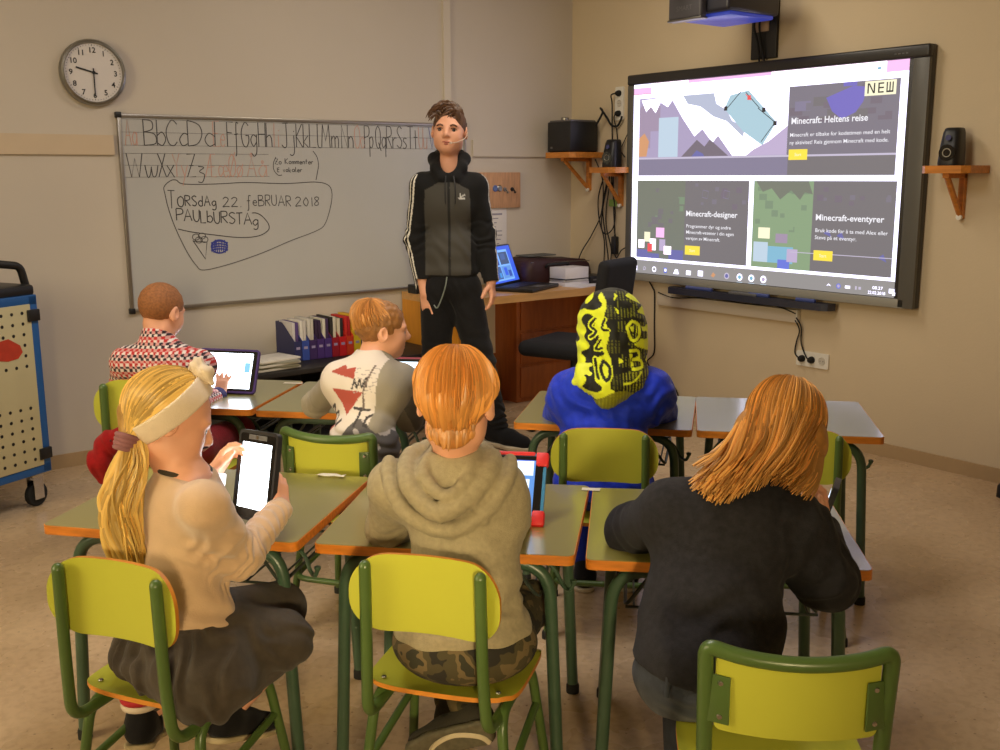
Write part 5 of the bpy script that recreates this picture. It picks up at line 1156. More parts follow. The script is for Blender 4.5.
def cap(F, c, R, s, rad, lims, m, h=.004, name='hair_base', noise=.0015, cut=None):
    """a close skull cap of hair; lims: planes (point, normal) in head units"""
    c = np.array(c); S = Soft(c - .16, c + .16, h); S.ell(c + R @ (np.array((0, -.008, .026)) * s), np.array(rad) * s, R, .02); 
    for p, nr in lims: S.plane(c + R @ (np.array(p) * s), R @ np.array(nr, float))
    S.lumps(.02, noise, 3); return S
lim = lambda ph: 2.60 - 1.14 * (.5 + .5 * math.cos(ph)) - .40 * abs(math.sin(ph)) ** 4
HB = mat('ginger_under', rgb(178, 116, 54), .5, var=.3, vscale=40)
S = cap(F, J['head'], HR, 1.0, (.079, .096, .087), [((0, -.02, -.045), (0, .75, -.66)), ((0, .07, .03), (0, 1, -.35))], HB); S.ell(J['head'] + HR @ np.array((0, -.044, -.052)), (.050, .022, .046), HR, .02); F.put(S, 'hair_base', HB)
H = bowl(F, J['head'], HR, 1.0, (206, 142, 72), 900, 3, lim, .0056, var=.34, rad=(.087, .102, .096))
for i in range(170):
    x = H.r.uniform(-.05, .05); z = H.r.uniform(-.018, -.066); yb = -.0705 + .35 * abs(x) * abs(x) / .05; L_ = H.r.uniform(.028, .042) * (1 - .5 * abs(x) / .05)
    H.lock([J['head'] + HR @ np.array((x * (1 - .10 * t), yb + .005 * t, z - L_ * t)) for t in (0, .5, 1)], .004 * H.r.uniform(.7, 1.2), 5, .5, 2, .72)
H.done('hair')

# his tablet in a red and blue case
tc_ = np.array((-.018, 2.505, .678)); n_ = unit((-.11, -.74, .67)); r_ = unit(np.cross((0, 0, 1.), n_)); u_ = np.cross(n_, r_); RR = np.stack([r_, u_, n_], 1)
CB = mat('case_blue', rgb(46, 120, 170), .5); CR = mat('case_red', rgb(206, 36, 36), .5)
SB = ('tab_white', rgb(226, 240, 255), 1.5); 
tb, gl = tablet('tablet in a chunky red and blue case in front of the boy in the hoodie', tc_, RR, .244, .176, CB, (.205, .152), [('tab_blue', rgb(90, 150, 226), 1.1), (-.1, .034, .098, .074, SB), (-.09, -.012, .09, .024, SB), (-.09, -.07, .09, -.018, ('tab_deep', rgb(70, 104, 226), 1.1)), (-.1, .074, .098, .0765, ('tab_deep', rgb(70, 104, 226), 1.1))], 'tablets on the desks')
for sx in (-1, 1):
    for sy in (-1, 1):
        bm = bmesh.new(); add_box(bm, (sx * .118, sy * .080, -.004), (.034, .042, .021), bev=.008); obj('corner_bumper', bm, CR, tb)
bm = bmesh.new(); add_box(bm, (0, .095, -.004), (.2, .012, .016), bev=.004); add_box(bm, (0, -.095, -.004), (.2, .012, .016), bev=.004); obj('edge_strip', bm, CR, tb)
bm = bmesh.new(); add_box(bm, (0, -.045, -.055), (.10, .11, .008), Matrix.Rotation(math.radians(38), 3, 'X'), bev=.003); obj('stand', bm, CB, tb)

# ================================================================ blonde girl with ponytail (front left)
J = joints(hip=(-.70, 2.15, .455), waist=(-.705, 2.165, .575), chest=(-.69, 2.185, .71), neck=at(187, 478, 2.2), head=at(169, 419, 2.225),
         sl=at(166, 499, 2.28), sr=at(204, 506, 2.07), el=at(205, 548, 2.40), er=at(240, 557, 2.19), wl=at(212, 476, 2.46), wr=at(281, 508, 2.40),
         hl=(-.66, 2.22, .43), hr=(-.68, 2.09, .43), kl=(-.545, 2.39, .405), kr=at(284, 640, 2.22), al=at(143, 712, 2.22), ar=at(232, 706, 2.16))
F = Fig('child with a long blonde ponytail and white headband holding up a bright tablet', (-.70, 2.15, 0), J)
HR = basis(66, -24, -4); TR = basis(42)
hl_R = rframe(at(231, 448, 2.50) - J['wl'], (-.75, .35, .2)); hr_R = rframe(at(279, 470, 2.46) - J['wr'], (.75, -.5, .1))
L = skin_body(F, J, TR, .84, HR, .99, hands=(dict(w=J['wl'], R=hl_R, side=1, s=.82, curl=(30, 36, 42, 48), thumb=(.3, .75, -.5)), dict(w=J['wr'], R=hr_R, side=-1, s=.82, curl=(18, 16, 20, 26), thumb=(.05, .9, .1))))
S = F.soft(['hip', 'waist', 'chest', 'neck', 'sl', 'sr', 'el', 'er', 'wl', 'wr'], .17)
torso(S, J, TR, .000, .90); S.ell(J['hip'] + np.array((0, 0, .03)), (.128, .105, .07), TR, .03)
limb(S, [J['sl'], J['el'], J['wl']], [.048, .040, .030], .015); limb(S, [J['sr'], J['er'], J['wr']], [.050, .043, .031], .028)
nk = J['neck']; S.cap(nk + np.array((0, 0, -.02)), nk + np.array((-.003, -.003, .014)), .060, .056, .02); S.plane(nk + np.array((0, 0, .018)), (.12, 0, 1), lo=nk - .1, hi=nk + .1); S.ell(nk + np.array((0, 0, .075)), (.049, .049, .075), None, .006, 'cut')
S.folds(J['er'], .12, J['wr'] - J['sr'], .03, .004, 2, .8); S.folds(J['er'] + (J['wr'] - J['er']) * .6, .1, J['wr'] - J['er'], .03, .003, 4); S.folds(J['sr'] * .5 + J['er'] * .5, .1, (1, .3, -.8), .04, .003, 6)
S.folds(J['waist'] + np.array((.09, -.06, .0)), .15, (.5, .2, 1), .05, .0045, 8); S.folds(J['el'], .12, J['wl'] - J['sl'], .03, .004, 3); S.lumps(.06, .001, 9)
cut_end(S, J['wl'], J['wl'] - J['el'], .06); cut_end(S, J['wr'], J['wr'] - J['er'], .06); S.plane(J['hip'] + np.array((0, 0, -.01)), (0, .05, -1))
CREAMK = fabric('sweater_cream', (204, 172, 140), .06, vscale=30, sheen=.4); F.put(S, 'sweater', CREAMK)
# bracelet-like shirt cuff and dark collar
S = F.soft(['wl', 'el'], .08, .0035); d = unit(J['wl'] - J['el']); S.cap(J['wl'] - d * .035, J['wl'] + d * .008, .033, .034, .01); S.plane(J['wl'] + d * .008, d); S.plane(J['wl'] - d * .035, -d); S.cap(J['wl'], J['wl'] + d * .03, .028, .028, .003, 'cut'); F.put(S, 'cuff', mat('cuff_white', rgb(232, 228, 230), .8))
bm = bmesh.new(); cn = nk + np.array((-.003, -.003, .021)); tilt = np.array(Matrix.Rotation(.12, 3, 'Y')); add_tube(bm, [cn + tilt @ np.array((.053 * math.cos(a), .053 * math.sin(a), 0)) for a in [2 * PI * k / 28 for k in range(28)]], .007, 8, closed=True); F.mesh('collar', bm, fabric('collar_dark', (60, 52, 40)))
# grey skirt over the thighs
S = F.soft(['hip', 'hl', 'hr', 'kl', 'kr'], .2)
S.ell(J['hip'] + np.array((0, 0, .0)), (.145, .130, .085), TR, .04); S.ell(J['hip'] + np.array((.0, -.02, -.03)), (.165, .15, .055), TR, .04)
for a, b_ in (('hl', 'kl'), ('hr', 'kr')): S.cap(J[a] + np.array((0, 0, 0)), J[b_], .088, .068, .05)
S.cap(J['hr'] + np.array((.03, -.05, -.04)), J['kr'] + np.array((-.1, -.03, -.05)), .088, .06, .05); S.cap(J['hip'] + np.array((.10, -.12, -.06)), J['kr'] + np.array((-.12, -.05, -.06)), .07, .05, .05)
S.folds(J['hip'] + np.array((.06, -.12, -.03)), .2, (1, .25, .35), .052, .0075, 11, .9); S.folds(J['hip'] + np.array((-.09, -.08, 0)), .15, (1, -.4, .2), .04, .006, 12); S.folds(J['kr'], .14, (.4, .3, .8), .05, .004, 13)
S.plane(np.array((0, 0, .376)), (0, 0, -1), lo=J['hip'] - .17, hi=J['hip'] + np.array((.05, .2, .2))); S.plane(J['hip'] + np.array((0, 0, .055)), (0, 0, 1), lo=J['hip'] - .2, hi=J['hip'] + .2)
F.put(S, 'skirt', fabric('skirt_grey', (74, 66, 58), .2, vscale=40))
S = F.soft(['kl', 'kr', 'al', 'ar'], .12)
for a, b_, c_ in (('hl', 'kl', 'al'), ('hr', 'kr', 'ar')): limb(S, [J[a] * .6 + J[b_] * .4, J[b_], J[c_] + np.array((0, 0, .03))], [.066, .058, .042], .02)
S.folds(J['kr'] + np.array((0, 0, -.1)), .13, (0, 0, 1), .035, .002, 4); F.put(S, 'tights', fabric('tights_grey', (80, 72, 66), .15))
SHB = fabric('shoe_black', (24, 22, 24), .1); SR = mat('sole_cream', rgb(186, 168, 134), .6)
for k, dr_ in (('al', (-.15, .9, -.25)), ('ar', (.5, .75, -.3))):
    shoe(F, J[k] + np.array((0, 0, -.002)), dr_, (0, .25, 1), SHB, SR, .19)
    bm = bmesh.new(); a_ = J[k] + np.array((0, -.01, .045)); add_tube(bm, [a_ + np.array((.037 * math.cos(t), .036 * math.sin(t), 0)) for t in [2 * PI * i / 20 for i in range(20)]], .009, 8, closed=True); F.mesh('sock_band', bm, mat('sock_red', rgb(170, 28, 40), .8))
    bm = bmesh.new(); add_tube(bm, [a_ + np.array((.036 * math.cos(t), .035 * math.sin(t), -.016)) for t in [2 * PI * i / 20 for i in range(20)]], .009, 8, closed=True); F.mesh('sock', bm, mat('sock_white', rgb(214, 196, 176), .8))
# hair combed back to the tie
hc = J['head']; tie = at(127, 440, 2.16); Hd = lambda x, y, z: hc + HR @ (np.array((x, y, z)) * .99)
BL = mat('blonde_under', rgb(176, 134, 66), .5, var=.3, vscale=50)
S = cap(F, hc, HR, .99, (.0775, .094, .084), [((0, -.012, .015), (0, .85, -.53))], BL); S.cap(hc + HR @ np.array((0, -.06, -.02)), tie, .05, .018, .03); F.put(S, 'hair_base', BL)
H = Hair(F, (222, 184, 104), .4, 5); rr_ = H.r; ctr = Hd(0, -.008, .022); rad = np.array((.083, .099, .091)) * .99
tl = HR.T @ (tie - ctr)
for i in range(900):
    a = rr_.uniform(-PI, PI); fr = rr_.uniform(0, 1)
    # start points on the hairline and over the crown
    th = rr_.uniform(.0, 2.2)
    v0 = np.array((math.sin(th) * math.sin(a), math.sin(th) * math.cos(a), math.cos(th))); v1 = unit(tl / rad)
    if (.004 + v0[1] * .099) * .85 - (.007 + v0[2] * .091) * .53 > .0: continue
    w_ = rr_.uniform(.985, 1.035); pts = []
    om = math.acos(np.clip(v0 @ v1, -1, 1))
    if om < .15: continue
    for j in range(8):
        t = j / 7; v = (math.sin((1 - t) * om) * v0 + math.sin(t * om) * v1) / math.sin(om)
        p = ctr + HR @ (v * rad * w_)
        if t > .6: q = (t - .6) / .4; p = p * (1 - q) + (tie + HR @ np.array((rr_.uniform(-.012, .012), 0, rr_.uniform(-.012, .012)))) * q
        pts.append(p)
    H.lock(pts, .0046 * rr_.uniform(.7, 1.2), 5, .5, 2, 1., taper=False)
# the tail
tdir = np.array((-.012, -.045, -.34))
for i in range(190):
    a = rr_.uniform(0, 2 * PI); q = math.sqrt(rr_.random()); wv = rr_.uniform(-.5, .5); L_ = rr_.uniform(.82, 1.08); pts = []
    for j in range(12):
        t = j / 11; wd = (.018 + .030 * math.sin(min(1, t * 1.7) * PI * .62)) * (1 - .45 * t ** 2.5)
        s_ = t * L_; c_ = tie + np.array((-.012 * math.sin(t * 3.1) + .010 * math.sin(t * 7 + 1) + .006, -.035 * math.sin(t * 1.9), -.345 * s_ + .012 * (1 - t) * 4 * t))
        pts.append(c_ + np.array((math.cos(a + .3 * t) * wd * q * 1.0, math.sin(a) * wd * q * .7, 0)) + np.array((.006 * math.sin(t * 13 + wv * 4 + a), 0, 0)))
    H.lock(pts, .0056 * rr_.uniform(.7, 1.25), 5, .6, 2)
H.done('hair')
bm = bmesh.new(); dn = unit((-.25, -.3, -.9)); U0 = unit(np.cross(dn, (0, 1, .3))); V0 = np.cross(dn, U0)
for k in range(4): add_tube(bm, [tie + dn * (k * .009 - .008) + (U0 * math.cos(t) + V0 * math.sin(t)) * (.023 - .001 * k) for t in [2 * PI * i / 24 for i in range(24)]], .006, 7, closed=True)
F.mesh('hair_tie', bm, fabric('tie_mauve', (150, 104, 108)))
# white headband: a tilted ring round the head with a knot on top
S = Soft(hc - .17, hc + .17, .0035); rb = rad + .006; S.ell(ctr, rb + .004, HR, .01)
S.ell(ctr, rb - .004, HR, .004, 'cut')
bn = unit(HR @ np.array((.0, .85, -.53))); pc = Hd(0, -.012, .015); S.plane(pc + bn * .024, bn); S.plane(pc - bn * .024, -bn)
BAND = fabric('band_white', (226, 208, 184), .05, vscale=30); F.put(S, 'headband', BAND)
hb_ = F.root.children[-1]
tp = ctr + HR @ (unit((0.12, .34, .93)) * rb)
S = Soft(tp - .09, tp + .09, .003); S.ell(tp + HR @ np.array((0, .0, .006)), (.024, .020, .015), HR, .01); S.chain([tp, tp + np.array((-.004, 0, .022)), tp + np.array((-.0, .0, .038))], [.015, .016, .006], .01); S.chain([tp, tp + np.array((.018, -.012, .01)), tp + np.array((.03, -.02, -.012))], [.014, .015, .007], .01); S.folds(tp, .08, (1, 0, .5), .014, .002, 2); F.put(S, 'band_knot', BAND).parent = hb_
# her tablet
tc_ = at(255, 476, 2.445); n_ = unit((-.62, -.74, .22)); u_ = unit((.03, .12, 1.)); r_ = unit(np.cross(u_, n_)); u_ = np.cross(n_, r_); RR = np.stack([r_, u_, n_], 1)
BC = mat('case_black', rgb(30, 30, 34), .5)
tb, gl = tablet('small black-cased tablet glowing white in the hands of the blonde girl', tc_, RR, .135, .204, BC, (.112, .160), [('tab_bright', rgb(240, 248, 255), 9.)])
bm = bmesh.new(); add_box(bm, (0, .094, .0022), (.07, .012, .001), bev=.0004); obj('camera_bar', bm, GREYP, gl)
bm = bmesh.new(); add_lathe(bm, [(0, .003), (.005, .003), (.005, .001)], Matrix.Translation((0, .094, .001)), 12); obj('camera', bm, CHROME, gl)

# ================================================================ girl with long red-blonde hair (front right)
J = joints(hip=(.405, 1.94, .455), waist=at(716, 615, 2.0), chest=at(728, 540, 2.085), neck=at(758, 478, 2.13), head=at(783, 428, 2.20),
         sl=at(672, 512, 2.10), sr=at(798, 530, 2.09), el=at(633, 530, 2.30), er=at(826, 580, 2.07), wl=at(668, 510, 2.47), wr=at(822, 528, 2.26),
         hl=(.36, 1.96, .43), hr=(.46, 1.95, .43), kl=(.43, 2.29, .45), kr=(.57, 2.27, .46), al=(.43, 2.25, .09), ar=(.58, 2.3, .09))
F = Fig('child with long red-blond hair in a dark cardigan leaning on the right front desk', (.38, 1.93, 0), J)
HR = basis(14, -30, 10); TR = basis(6, -14, 6)
L = skin_body(F, J, TR, .9, HR, .95, hands=(dict(w=J['wl'], R=rframe((.8, .6, 0), (0, 0, 1)), side=1, s=.82), dict(w=J['wr'], R=rframe((-.05, .35, 1), (.8, .5, 0)), side=-1, s=.82, curl=(30, 34, 38, 42), thumb=(.3, .75, -.5))))
S = F.soft(['hip', 'waist', 'chest', 'neck', 'sl', 'sr', 'el', 'er', 'wl', 'wr'], .18)
torso(S, J, TR, .018, 1.0); S.ell(J['waist'] + np.array((-.008, 0, -.03)), (.142, .11, .13), TR, .04); S.ell(J['hip'] + np.array((.004, 0, .04)), (.130, .118, .085), TR, .03); S.cap(J['waist'] + np.array((-.05, 0, .02)), J['sl'] + np.array((.04, 0, -.02)), .08, .06, .06)
limb(S, [J['sl'], J['el'], J['wl']], [.064, .056, .042], .035); limb(S, [J['sr'], J['er'], J['wr']], [.068, .060, .042], .035)
S.ell(J['neck'] + np.array((0, .01, .06)), (.055, .055, .07), None, .015, 'cut')
S.folds(J['er'], .15, J['wr'] - J['sr'], .05, .005, 2, .8); S.folds(J['sr'], .13, (.9, 0, -.4), .05, .004, 5); S.folds(J['waist'], .18, (.3, 0, 1), .07, .004, 7, .9); S.folds(J['el'], .12, J['wl'] - J['sl'], .045, .004, 3); S.lumps(.08, .0015, 6)
cut_end(S, J['wl'], J['wl'] - J['el']); cut_end(S, J['wr'], J['wr'] - J['er']); S.plane(J['hip'] + np.array((0, 0, .012)), (-.2, 0, -1))
F.put(S, 'cardigan', fabric('cardigan_dark', (42, 41, 46), .3, vscale=70, sheen=.04))
S = F.soft(['hip', 'hl', 'hr', 'kl', 'kr', 'al', 'ar'], .15); S.ell(J['hip'] + np.array((0, 0, -.005)), (.140, .120, .085), TR, .03)
for a, b_, c_ in (('hl', 'kl', 'al'), ('hr', 'kr', 'ar')): limb(S, [J[a], J[b_], J[c_] + np.array((0, 0, .02))], [.076, .06, .045], .03)
S.plane(np.array((0, 0, .378)), (0, 0, -1), lo=J['hip'] - .2, hi=J['hip'] + np.array((.25, .1, .1))); S.folds(J['hip'] + np.array((0, -.1, 0)), .12, (.2, 0, 1), .04, .003, 3)
F.put(S, 'jeans', fabric('jeans_dark', (58, 62, 72), .25, vscale=50, sheen=.1))
jn = F.root.children[-1]
bm = bmesh.new(); hp = J['hip']
q = -.075; add_tube(bm, [hp + TR @ np.array((q, -.105, .02)), hp + TR @ np.array((q, -.106, -.03))], .005, 6, flat=.4)
F.mesh('belt_loop', bm, mat('jeans_dark', rgb(58, 62, 72)), parent=jn)
for k in ('al', 'ar'): shoe(F, J[k] + np.array((0, 0, -.015)), (0, 1, -.05), (0, 0, 1), SHB, SOLE, .2)
hc = J['head']; Hd = lambda x, y, z: hc + HR @ (np.array((x, y, z)) * .95); ctr = Hd(0, -.008, .022); rad = np.array((.084, .099, .091)) * .95
RU = mat('redblond_under', rgb(180, 126, 62), .5, var=.3, vscale=50)
S = cap(F, hc, HR, .95, (.079, .095, .085), [((0, .06, .04), (0, 1, -.3)), ((0, 0, -.06), (0, .3, -1))], RU); S.cap(hc + np.array((-.02, -.06, -.02)), at(756, 458, 2.12), .055, .035, .04); S.cap(hc + np.array((.03, -.05, -.03)), at(800, 462, 2.11), .05, .03, .03); S.ell(Hd(-.062, -.02, -.038), (.044, .056, .066), HR, .02); S.ell(Hd(.062, -.02, -.022), (.034, .05, .05), HR, .02); F.put(S, 'hair_base', RU)
H = Hair(F, (216, 162, 92), .5, 8); rr_ = H.r
part = HR @ unit((.18, .1, 1))
for i in range(620):
    u = rr_.random()                                   # 0 left-most tip .. 1 right-most
    tipx = 692 + (808 - 692) * u; tipy = 491 + 9 * math.sin(u * 7) - 2 * u + rr_.uniform(-9, 6); dp = rr_.uniform(0, 1)
    if u < .10: tipy -= 6
    if u < .45 and rr_.random() < .3: tipy -= rr_.uniform(0, 25)
    end = at(tipx + rr_.uniform(-4, 4), tipy, 1.985 + .05 * abs(u - .45) + .035 * dp + .07 * max(0, u - .7))
    a = PI * (1.42 - 1.0 * u) + rr_.uniform(-.25, .25)   # around the back of the head: left .. back .. right
    az = PI / 2 - a
    pts = []
    thm = 1.62 + .15 * rr_.random(); k = rr_.uniform(.985, 1.045); th0 = rr_.uniform(.0, .55)
    ph = -PI * .62 + u * PI * 1.22 + rr_.uniform(-.2, .2)      # phi measured from straight back
    for j in range(5):
        th = th0 + (thm - th0) * j / 4
        v = np.array((math.sin(th) * math.sin(ph), -math.sin(th) * math.cos(ph), math.cos(th)))
        pts.append(ctr + HR @ (v * rad * k))
    p0 = pts[-1]
    for t in (.35, .68): pts.append(p0 * (1 - t) + end * t + np.array((-.006 * math.sin(u * 9 + t * 3), -.020 * math.sin(t * PI) * (1 - dp), -.012 * math.sin(t * PI) + .0)))
    pts.append(end)
    H.lock(pts, .0068 * rr_.uniform(.65, 1.25), 5, .5, 3)
H.done('hair')
tc_ = at(819, 524, 2.33); n_ = unit((-.88, .36, .28)); u_ = unit((0, .1, 1)); r_ = unit(np.cross(u_, n_)); u_ = np.cross(n_, r_)
tablet('black tablet held upright by the long-haired girl, mostly behind her arm', tc_, np.stack([r_, u_, n_], 1), .135, .2, BC, (.112, .165), [('tab_pale', rgb(214, 230, 250), 1.6)])
# ================================================================ boy in the checked shirt (back left)
J = joints(hip=(-1.17, 3.63, .50), waist=(-1.18, 3.65, .61), chest=at(163, 372, 3.70), neck=at(157, 338, 3.70), head=at(161, 311, 3.73),
           sl=at(127, 363, 3.66), sr=at(200, 366, 3.68), el=at(118, 402, 3.80), er=at(196, 405, 3.82), wl=at(150, 402, 3.95), wr=at(219, 396, 3.98),
           hl=(-1.24, 3.65, .47), hr=(-1.10, 3.63, .47), kl=(-1.22, 3.95, .47), kr=(-1.02, 3.93, .47), al=(-1.2, 3.85, .09), ar=(-1.0, 3.86, .09))
F = Fig('child with cropped hair and a red checked shirt touching a purple tablet', (-1.17, 3.63, 0), J)
HR = basis(24, -16, 4); TR = basis(14)
L = skin_body(F, J, TR, .86, HR, .95, hands=(dict(w=J['wl'], R=rframe((.6, .75, 0), (0, 0, 1)), side=1, s=.84), dict(w=J['wr'], R=rframe((.1, .55, .75), (-.1, -.85, .5)), side=-1, s=.84, curl=(8, 8, 10, 14), spread=11.)))
S = F.soft(['hip', 'waist', 'chest', 'neck', 'sl', 'sr', 'el', 'er', 'wl', 'wr'], .16)
torso(S, J, TR, .010, 1.0); limb(S, [J['sl'], J['el'], J['wl']], [.052, .043, .032]); limb(S, [J['sr'], J['er'], J['wr']], [.052, .043, .032])
nk = J['neck']; S.chain([nk + np.array((0, 0, -.02)), nk + np.array((.003, .004, .018))], [.060, .054], .012); S.ell(nk + np.array((.006, .012, .05)), (.049, .052, .06), None, .006, 'cut'); S.plane(nk + np.array((0, 0, .022)), (.15, .5, 1), lo=nk - .09, hi=nk + .09)
S.folds(J['er'], .1, J['wr'] - J['sr'], .035, .003, 2); S.folds(J['chest'], .15, (1, 0, .4), .06, .002, 5)
cut_end(S, J['wl'], J['wl'] - J['el'], .06); cut_end(S, J['wr'], J['wr'] - J['er'], .06); S.plane(J['hip'] + np.array((0, 0, -.03)), (0, 0, -1))
def gingham(p):
    q = (p - J['chest']) @ TR; t, d, r = along(p, J['er'], J['wr']); arm = (d < .055) & (t > -.1)
    u = np.where(arm, t * np.linalg.norm(J['wr'] - J['er']), q[:, 0]); v = np.where(arm, np.arctan2(r @ np.array((0, 0, 1.)), r @ np.array((.7, -.7, 0))) * .036, q[:, 2])
    s = .0098; a = np.floor(u / s).astype(int); b = np.floor(v / s).astype(int); W_, R_, K_ = LC(222, 210, 206), LC(186, 46, 46), LC(44, 34, 44)
    c = np.tile(W_, (len(p), 1)); odd = ((a + b) % 2 == 0); red = odd & (b % 4 < 2) ; c[odd] = K_; c[red] = R_
    both = (a % 2 == 0) & (b % 2 == 1); c[both & ~odd] = LC(206, 150, 146); return c
F.put(S, 'checked_shirt', KNIT, colfn=gingham)
S = F.soft(['wr', 'er'], .08, .0035); d = unit(J['wr'] - J['er']); S.cap(J['wr'] - d * .03, J['wr'] + d * .004, .035, .036, .01); S.plane(J['wr'] + d * .004, d); S.plane(J['wr'] - d * .03, -d); S.cap(J['wr'], J['wr'] + d * .03, .029, .029, .003, 'cut'); F.put(S, 'cuff', fabric('cuff_navy', (52, 46, 92)))
S = F.soft(['hip', 'hl', 'hr', 'kl', 'kr', 'al', 'ar'], .14); S.ell(J['hip'] + np.array((0, 0, -.01)), (.13, .105, .085), TR, .03)
for a, b_, c_ in (('hl', 'kl', 'al'), ('hr', 'kr', 'ar')): limb(S, [J[a], J[b_], J[c_] + np.array((0, 0, .02))], [.072, .056, .042], .03)
S.plane(np.array((0, 0, .424)), (0, 0, -1), lo=J['hip'] - .17, hi=J['hip'] + np.array((.17, .12, .1))); F.put(S, 'trousers', fabric('trousers_red', (128, 26, 34), .2))
for k in ('al', 'ar'): shoe(F, J[k] + np.array((0, 0, -.015)), (.2, 1, -.05), (0, 0, 1), SHB, SOLE, .2)
BZ = mat('buzz_brown', rgb(150, 96, 54), .75, var=.3, vscale=120, bump=.3, bscale=500)
S = cap(F, J['head'], HR, .95, (.0755, .092, .0825), [((0, -.03, -.052), (0, .55, -.85)), ((0, .062, .045), (0, 1, -.25))], BZ, noise=.0006); F.put(S, 'hair', BZ)
# red jacket hanging over the chair's side
rc = at(104, 455, 3.42); S = Soft(rc - .3, rc + .3, .005)
S.chain([rc + np.array((.10, .03, .08)), rc + np.array((.02, .0, .045)), rc + np.array((-.015, -.01, -.02)), rc + np.array((.0, .0, -.08))], [.03, .034, .036, .026], .03); S.folds(rc, .2, (1, 0, .4), .05, .004, 3)
t = vthing('jacket', 'red jacket bunched over the seat side of the chair behind the blonde girl', 'jacket', tuple(rc), 0); S.build('cloth', fabric('jacket_red', (150, 22, 24), .2), t, rc)
bm = bmesh.new(); add_tube(bm, smooth_path([(.04, -.03, .06), (.0, -.035, .02), (-.02, -.04, -.02)], 5), .004, 6); obj('zip', bm, mat('zip_dark', rgb(70, 20, 20), .5), t)
# purple tablet
tc_ = (at(207, 351, 4.09) + at(257, 353, 4.07) + at(245, 392, 4.0) + at(199, 387, 4.02)) / 4; r_ = unit(at(257, 353, 4.07) - at(207, 351, 4.09)); u_ = unit(at(205, 350, 4.09) - at(199, 387, 4.02)); n_ = unit(np.cross(r_, u_)); u_ = np.cross(n_, r_)
PU = mat('case_purple', rgb(64, 40, 110), .45)
tb, gl = tablet('purple-cased tablet propped up under the hand of the checked-shirt child', tc_, np.stack([r_, u_, n_], 1), .232, .165, PU, (.2, .145), [('tab_boy', rgb(232, 242, 255), 7.), (-.098, .01, -.085, .05, ('tab_azure', rgb(120, 180, 250), 1.6)), (.07, -.005, .094, .035, ('tab_azure', rgb(120, 180, 250), 1.6)), (-.1, .06, .1, .0635, ('tab_azure', rgb(120, 180, 250), 1.6))], 'tablets on the desks')
bm = bmesh.new(); add_box(bm, (0, -.03, -.05), (.1, .1, .006), Matrix.Rotation(math.radians(45), 3, 'X'), bev=.002); obj('stand', bm, PU, tb)

# ================================================================ boy in the printed sweater (middle, looking right)
J = joints(hip=(-.45, 3.28, .455), waist=(-.45, 3.31, .57), chest=at(368, 392, 3.40), neck=at(373, 357, 3.44), head=at(381, 330, 3.47),
           sl=at(340, 380, 3.43), sr=at(402, 382, 3.42), el=at(316, 404, 3.68), er=at(410, 418, 3.54), wl=at(322, 410, 3.86), wr=at(414, 402, 3.80),
           hl=(-.51, 3.30, .43), hr=(-.39, 3.29, .43), kl=(-.46, 3.60, .44), kr=(-.30, 3.59, .44), al=(-.44, 3.56, .09), ar=(-.28, 3.5, .09))
F = Fig('child in a grey sweater with a red and white back print, face turned right', (-.45, 3.28, 0), J)
HR = basis(72, -4, 3); TR = basis(22)
L = skin_body(F, J, TR, .86, HR, .95, hands=(dict(w=J['wl'], R=rframe((.6, .75, 0), (0, 0, 1)), side=1, s=.82), dict(w=J['wr'], R=rframe((-.1, .95, .1), (0, 0, 1)), side=-1, s=.82)), mouth=.001)
S = F.soft(['hip', 'waist', 'chest', 'neck', 'sl', 'sr', 'el', 'er', 'wl', 'wr'], .16)
torso(S, J, TR, .012, 1.0); limb(S, [J['sl'], J['el'], J['wl']], [.054, .045, .034]); limb(S, [J['sr'], J['er'], J['wr']], [.054, .045, .034])
S.ell(J['neck'] + np.array((0, .005, .055)), (.05, .052, .065), None, .012, 'cut')
S.folds(J['el'], .12, J['wl'] - J['sl'], .035, .004, 2); S.folds(J['waist'], .16, (.3, 0, 1), .045, .0045, 5); S.folds(J['chest'], .13, (1, 0, .3), .06, .002, 6); S.lumps(.06, .001, 2)
cut_end(S, J['wl'], J['wl'] - J['el'], .06); cut_end(S, J['wr'], J['wr'] - J['er'], .06); S.plane(J['hip'] + np.array((0, 0, -.02)), (0, 0, -1))
def tri(u, v, a, b, c):
    s = lambda p, q: (u - q[0]) * (p[1] - q[1]) - (p[0] - q[0]) * (v - q[1]); d1, d2, d3 = s(a, b), s(b, c), s(c, a)
    return ((d1 >= 0) & (d2 >= 0) & (d3 >= 0)) | ((d1 <= 0) & (d2 <= 0) & (d3 <= 0))
def near(u, v, pts, w):
    m_ = np.zeros(len(u), bool)
    for a, b in zip(pts, pts[1:]):
        dx, dy = b[0] - a[0], b[1] - a[1]; t = np.clip(((u - a[0]) * dx + (v - a[1]) * dy) / (dx * dx + dy * dy + 1e-9), 0, 1); m_ |= np.hypot(u - a[0] - t * dx, v - a[1] - t * dy) < w
    return m_
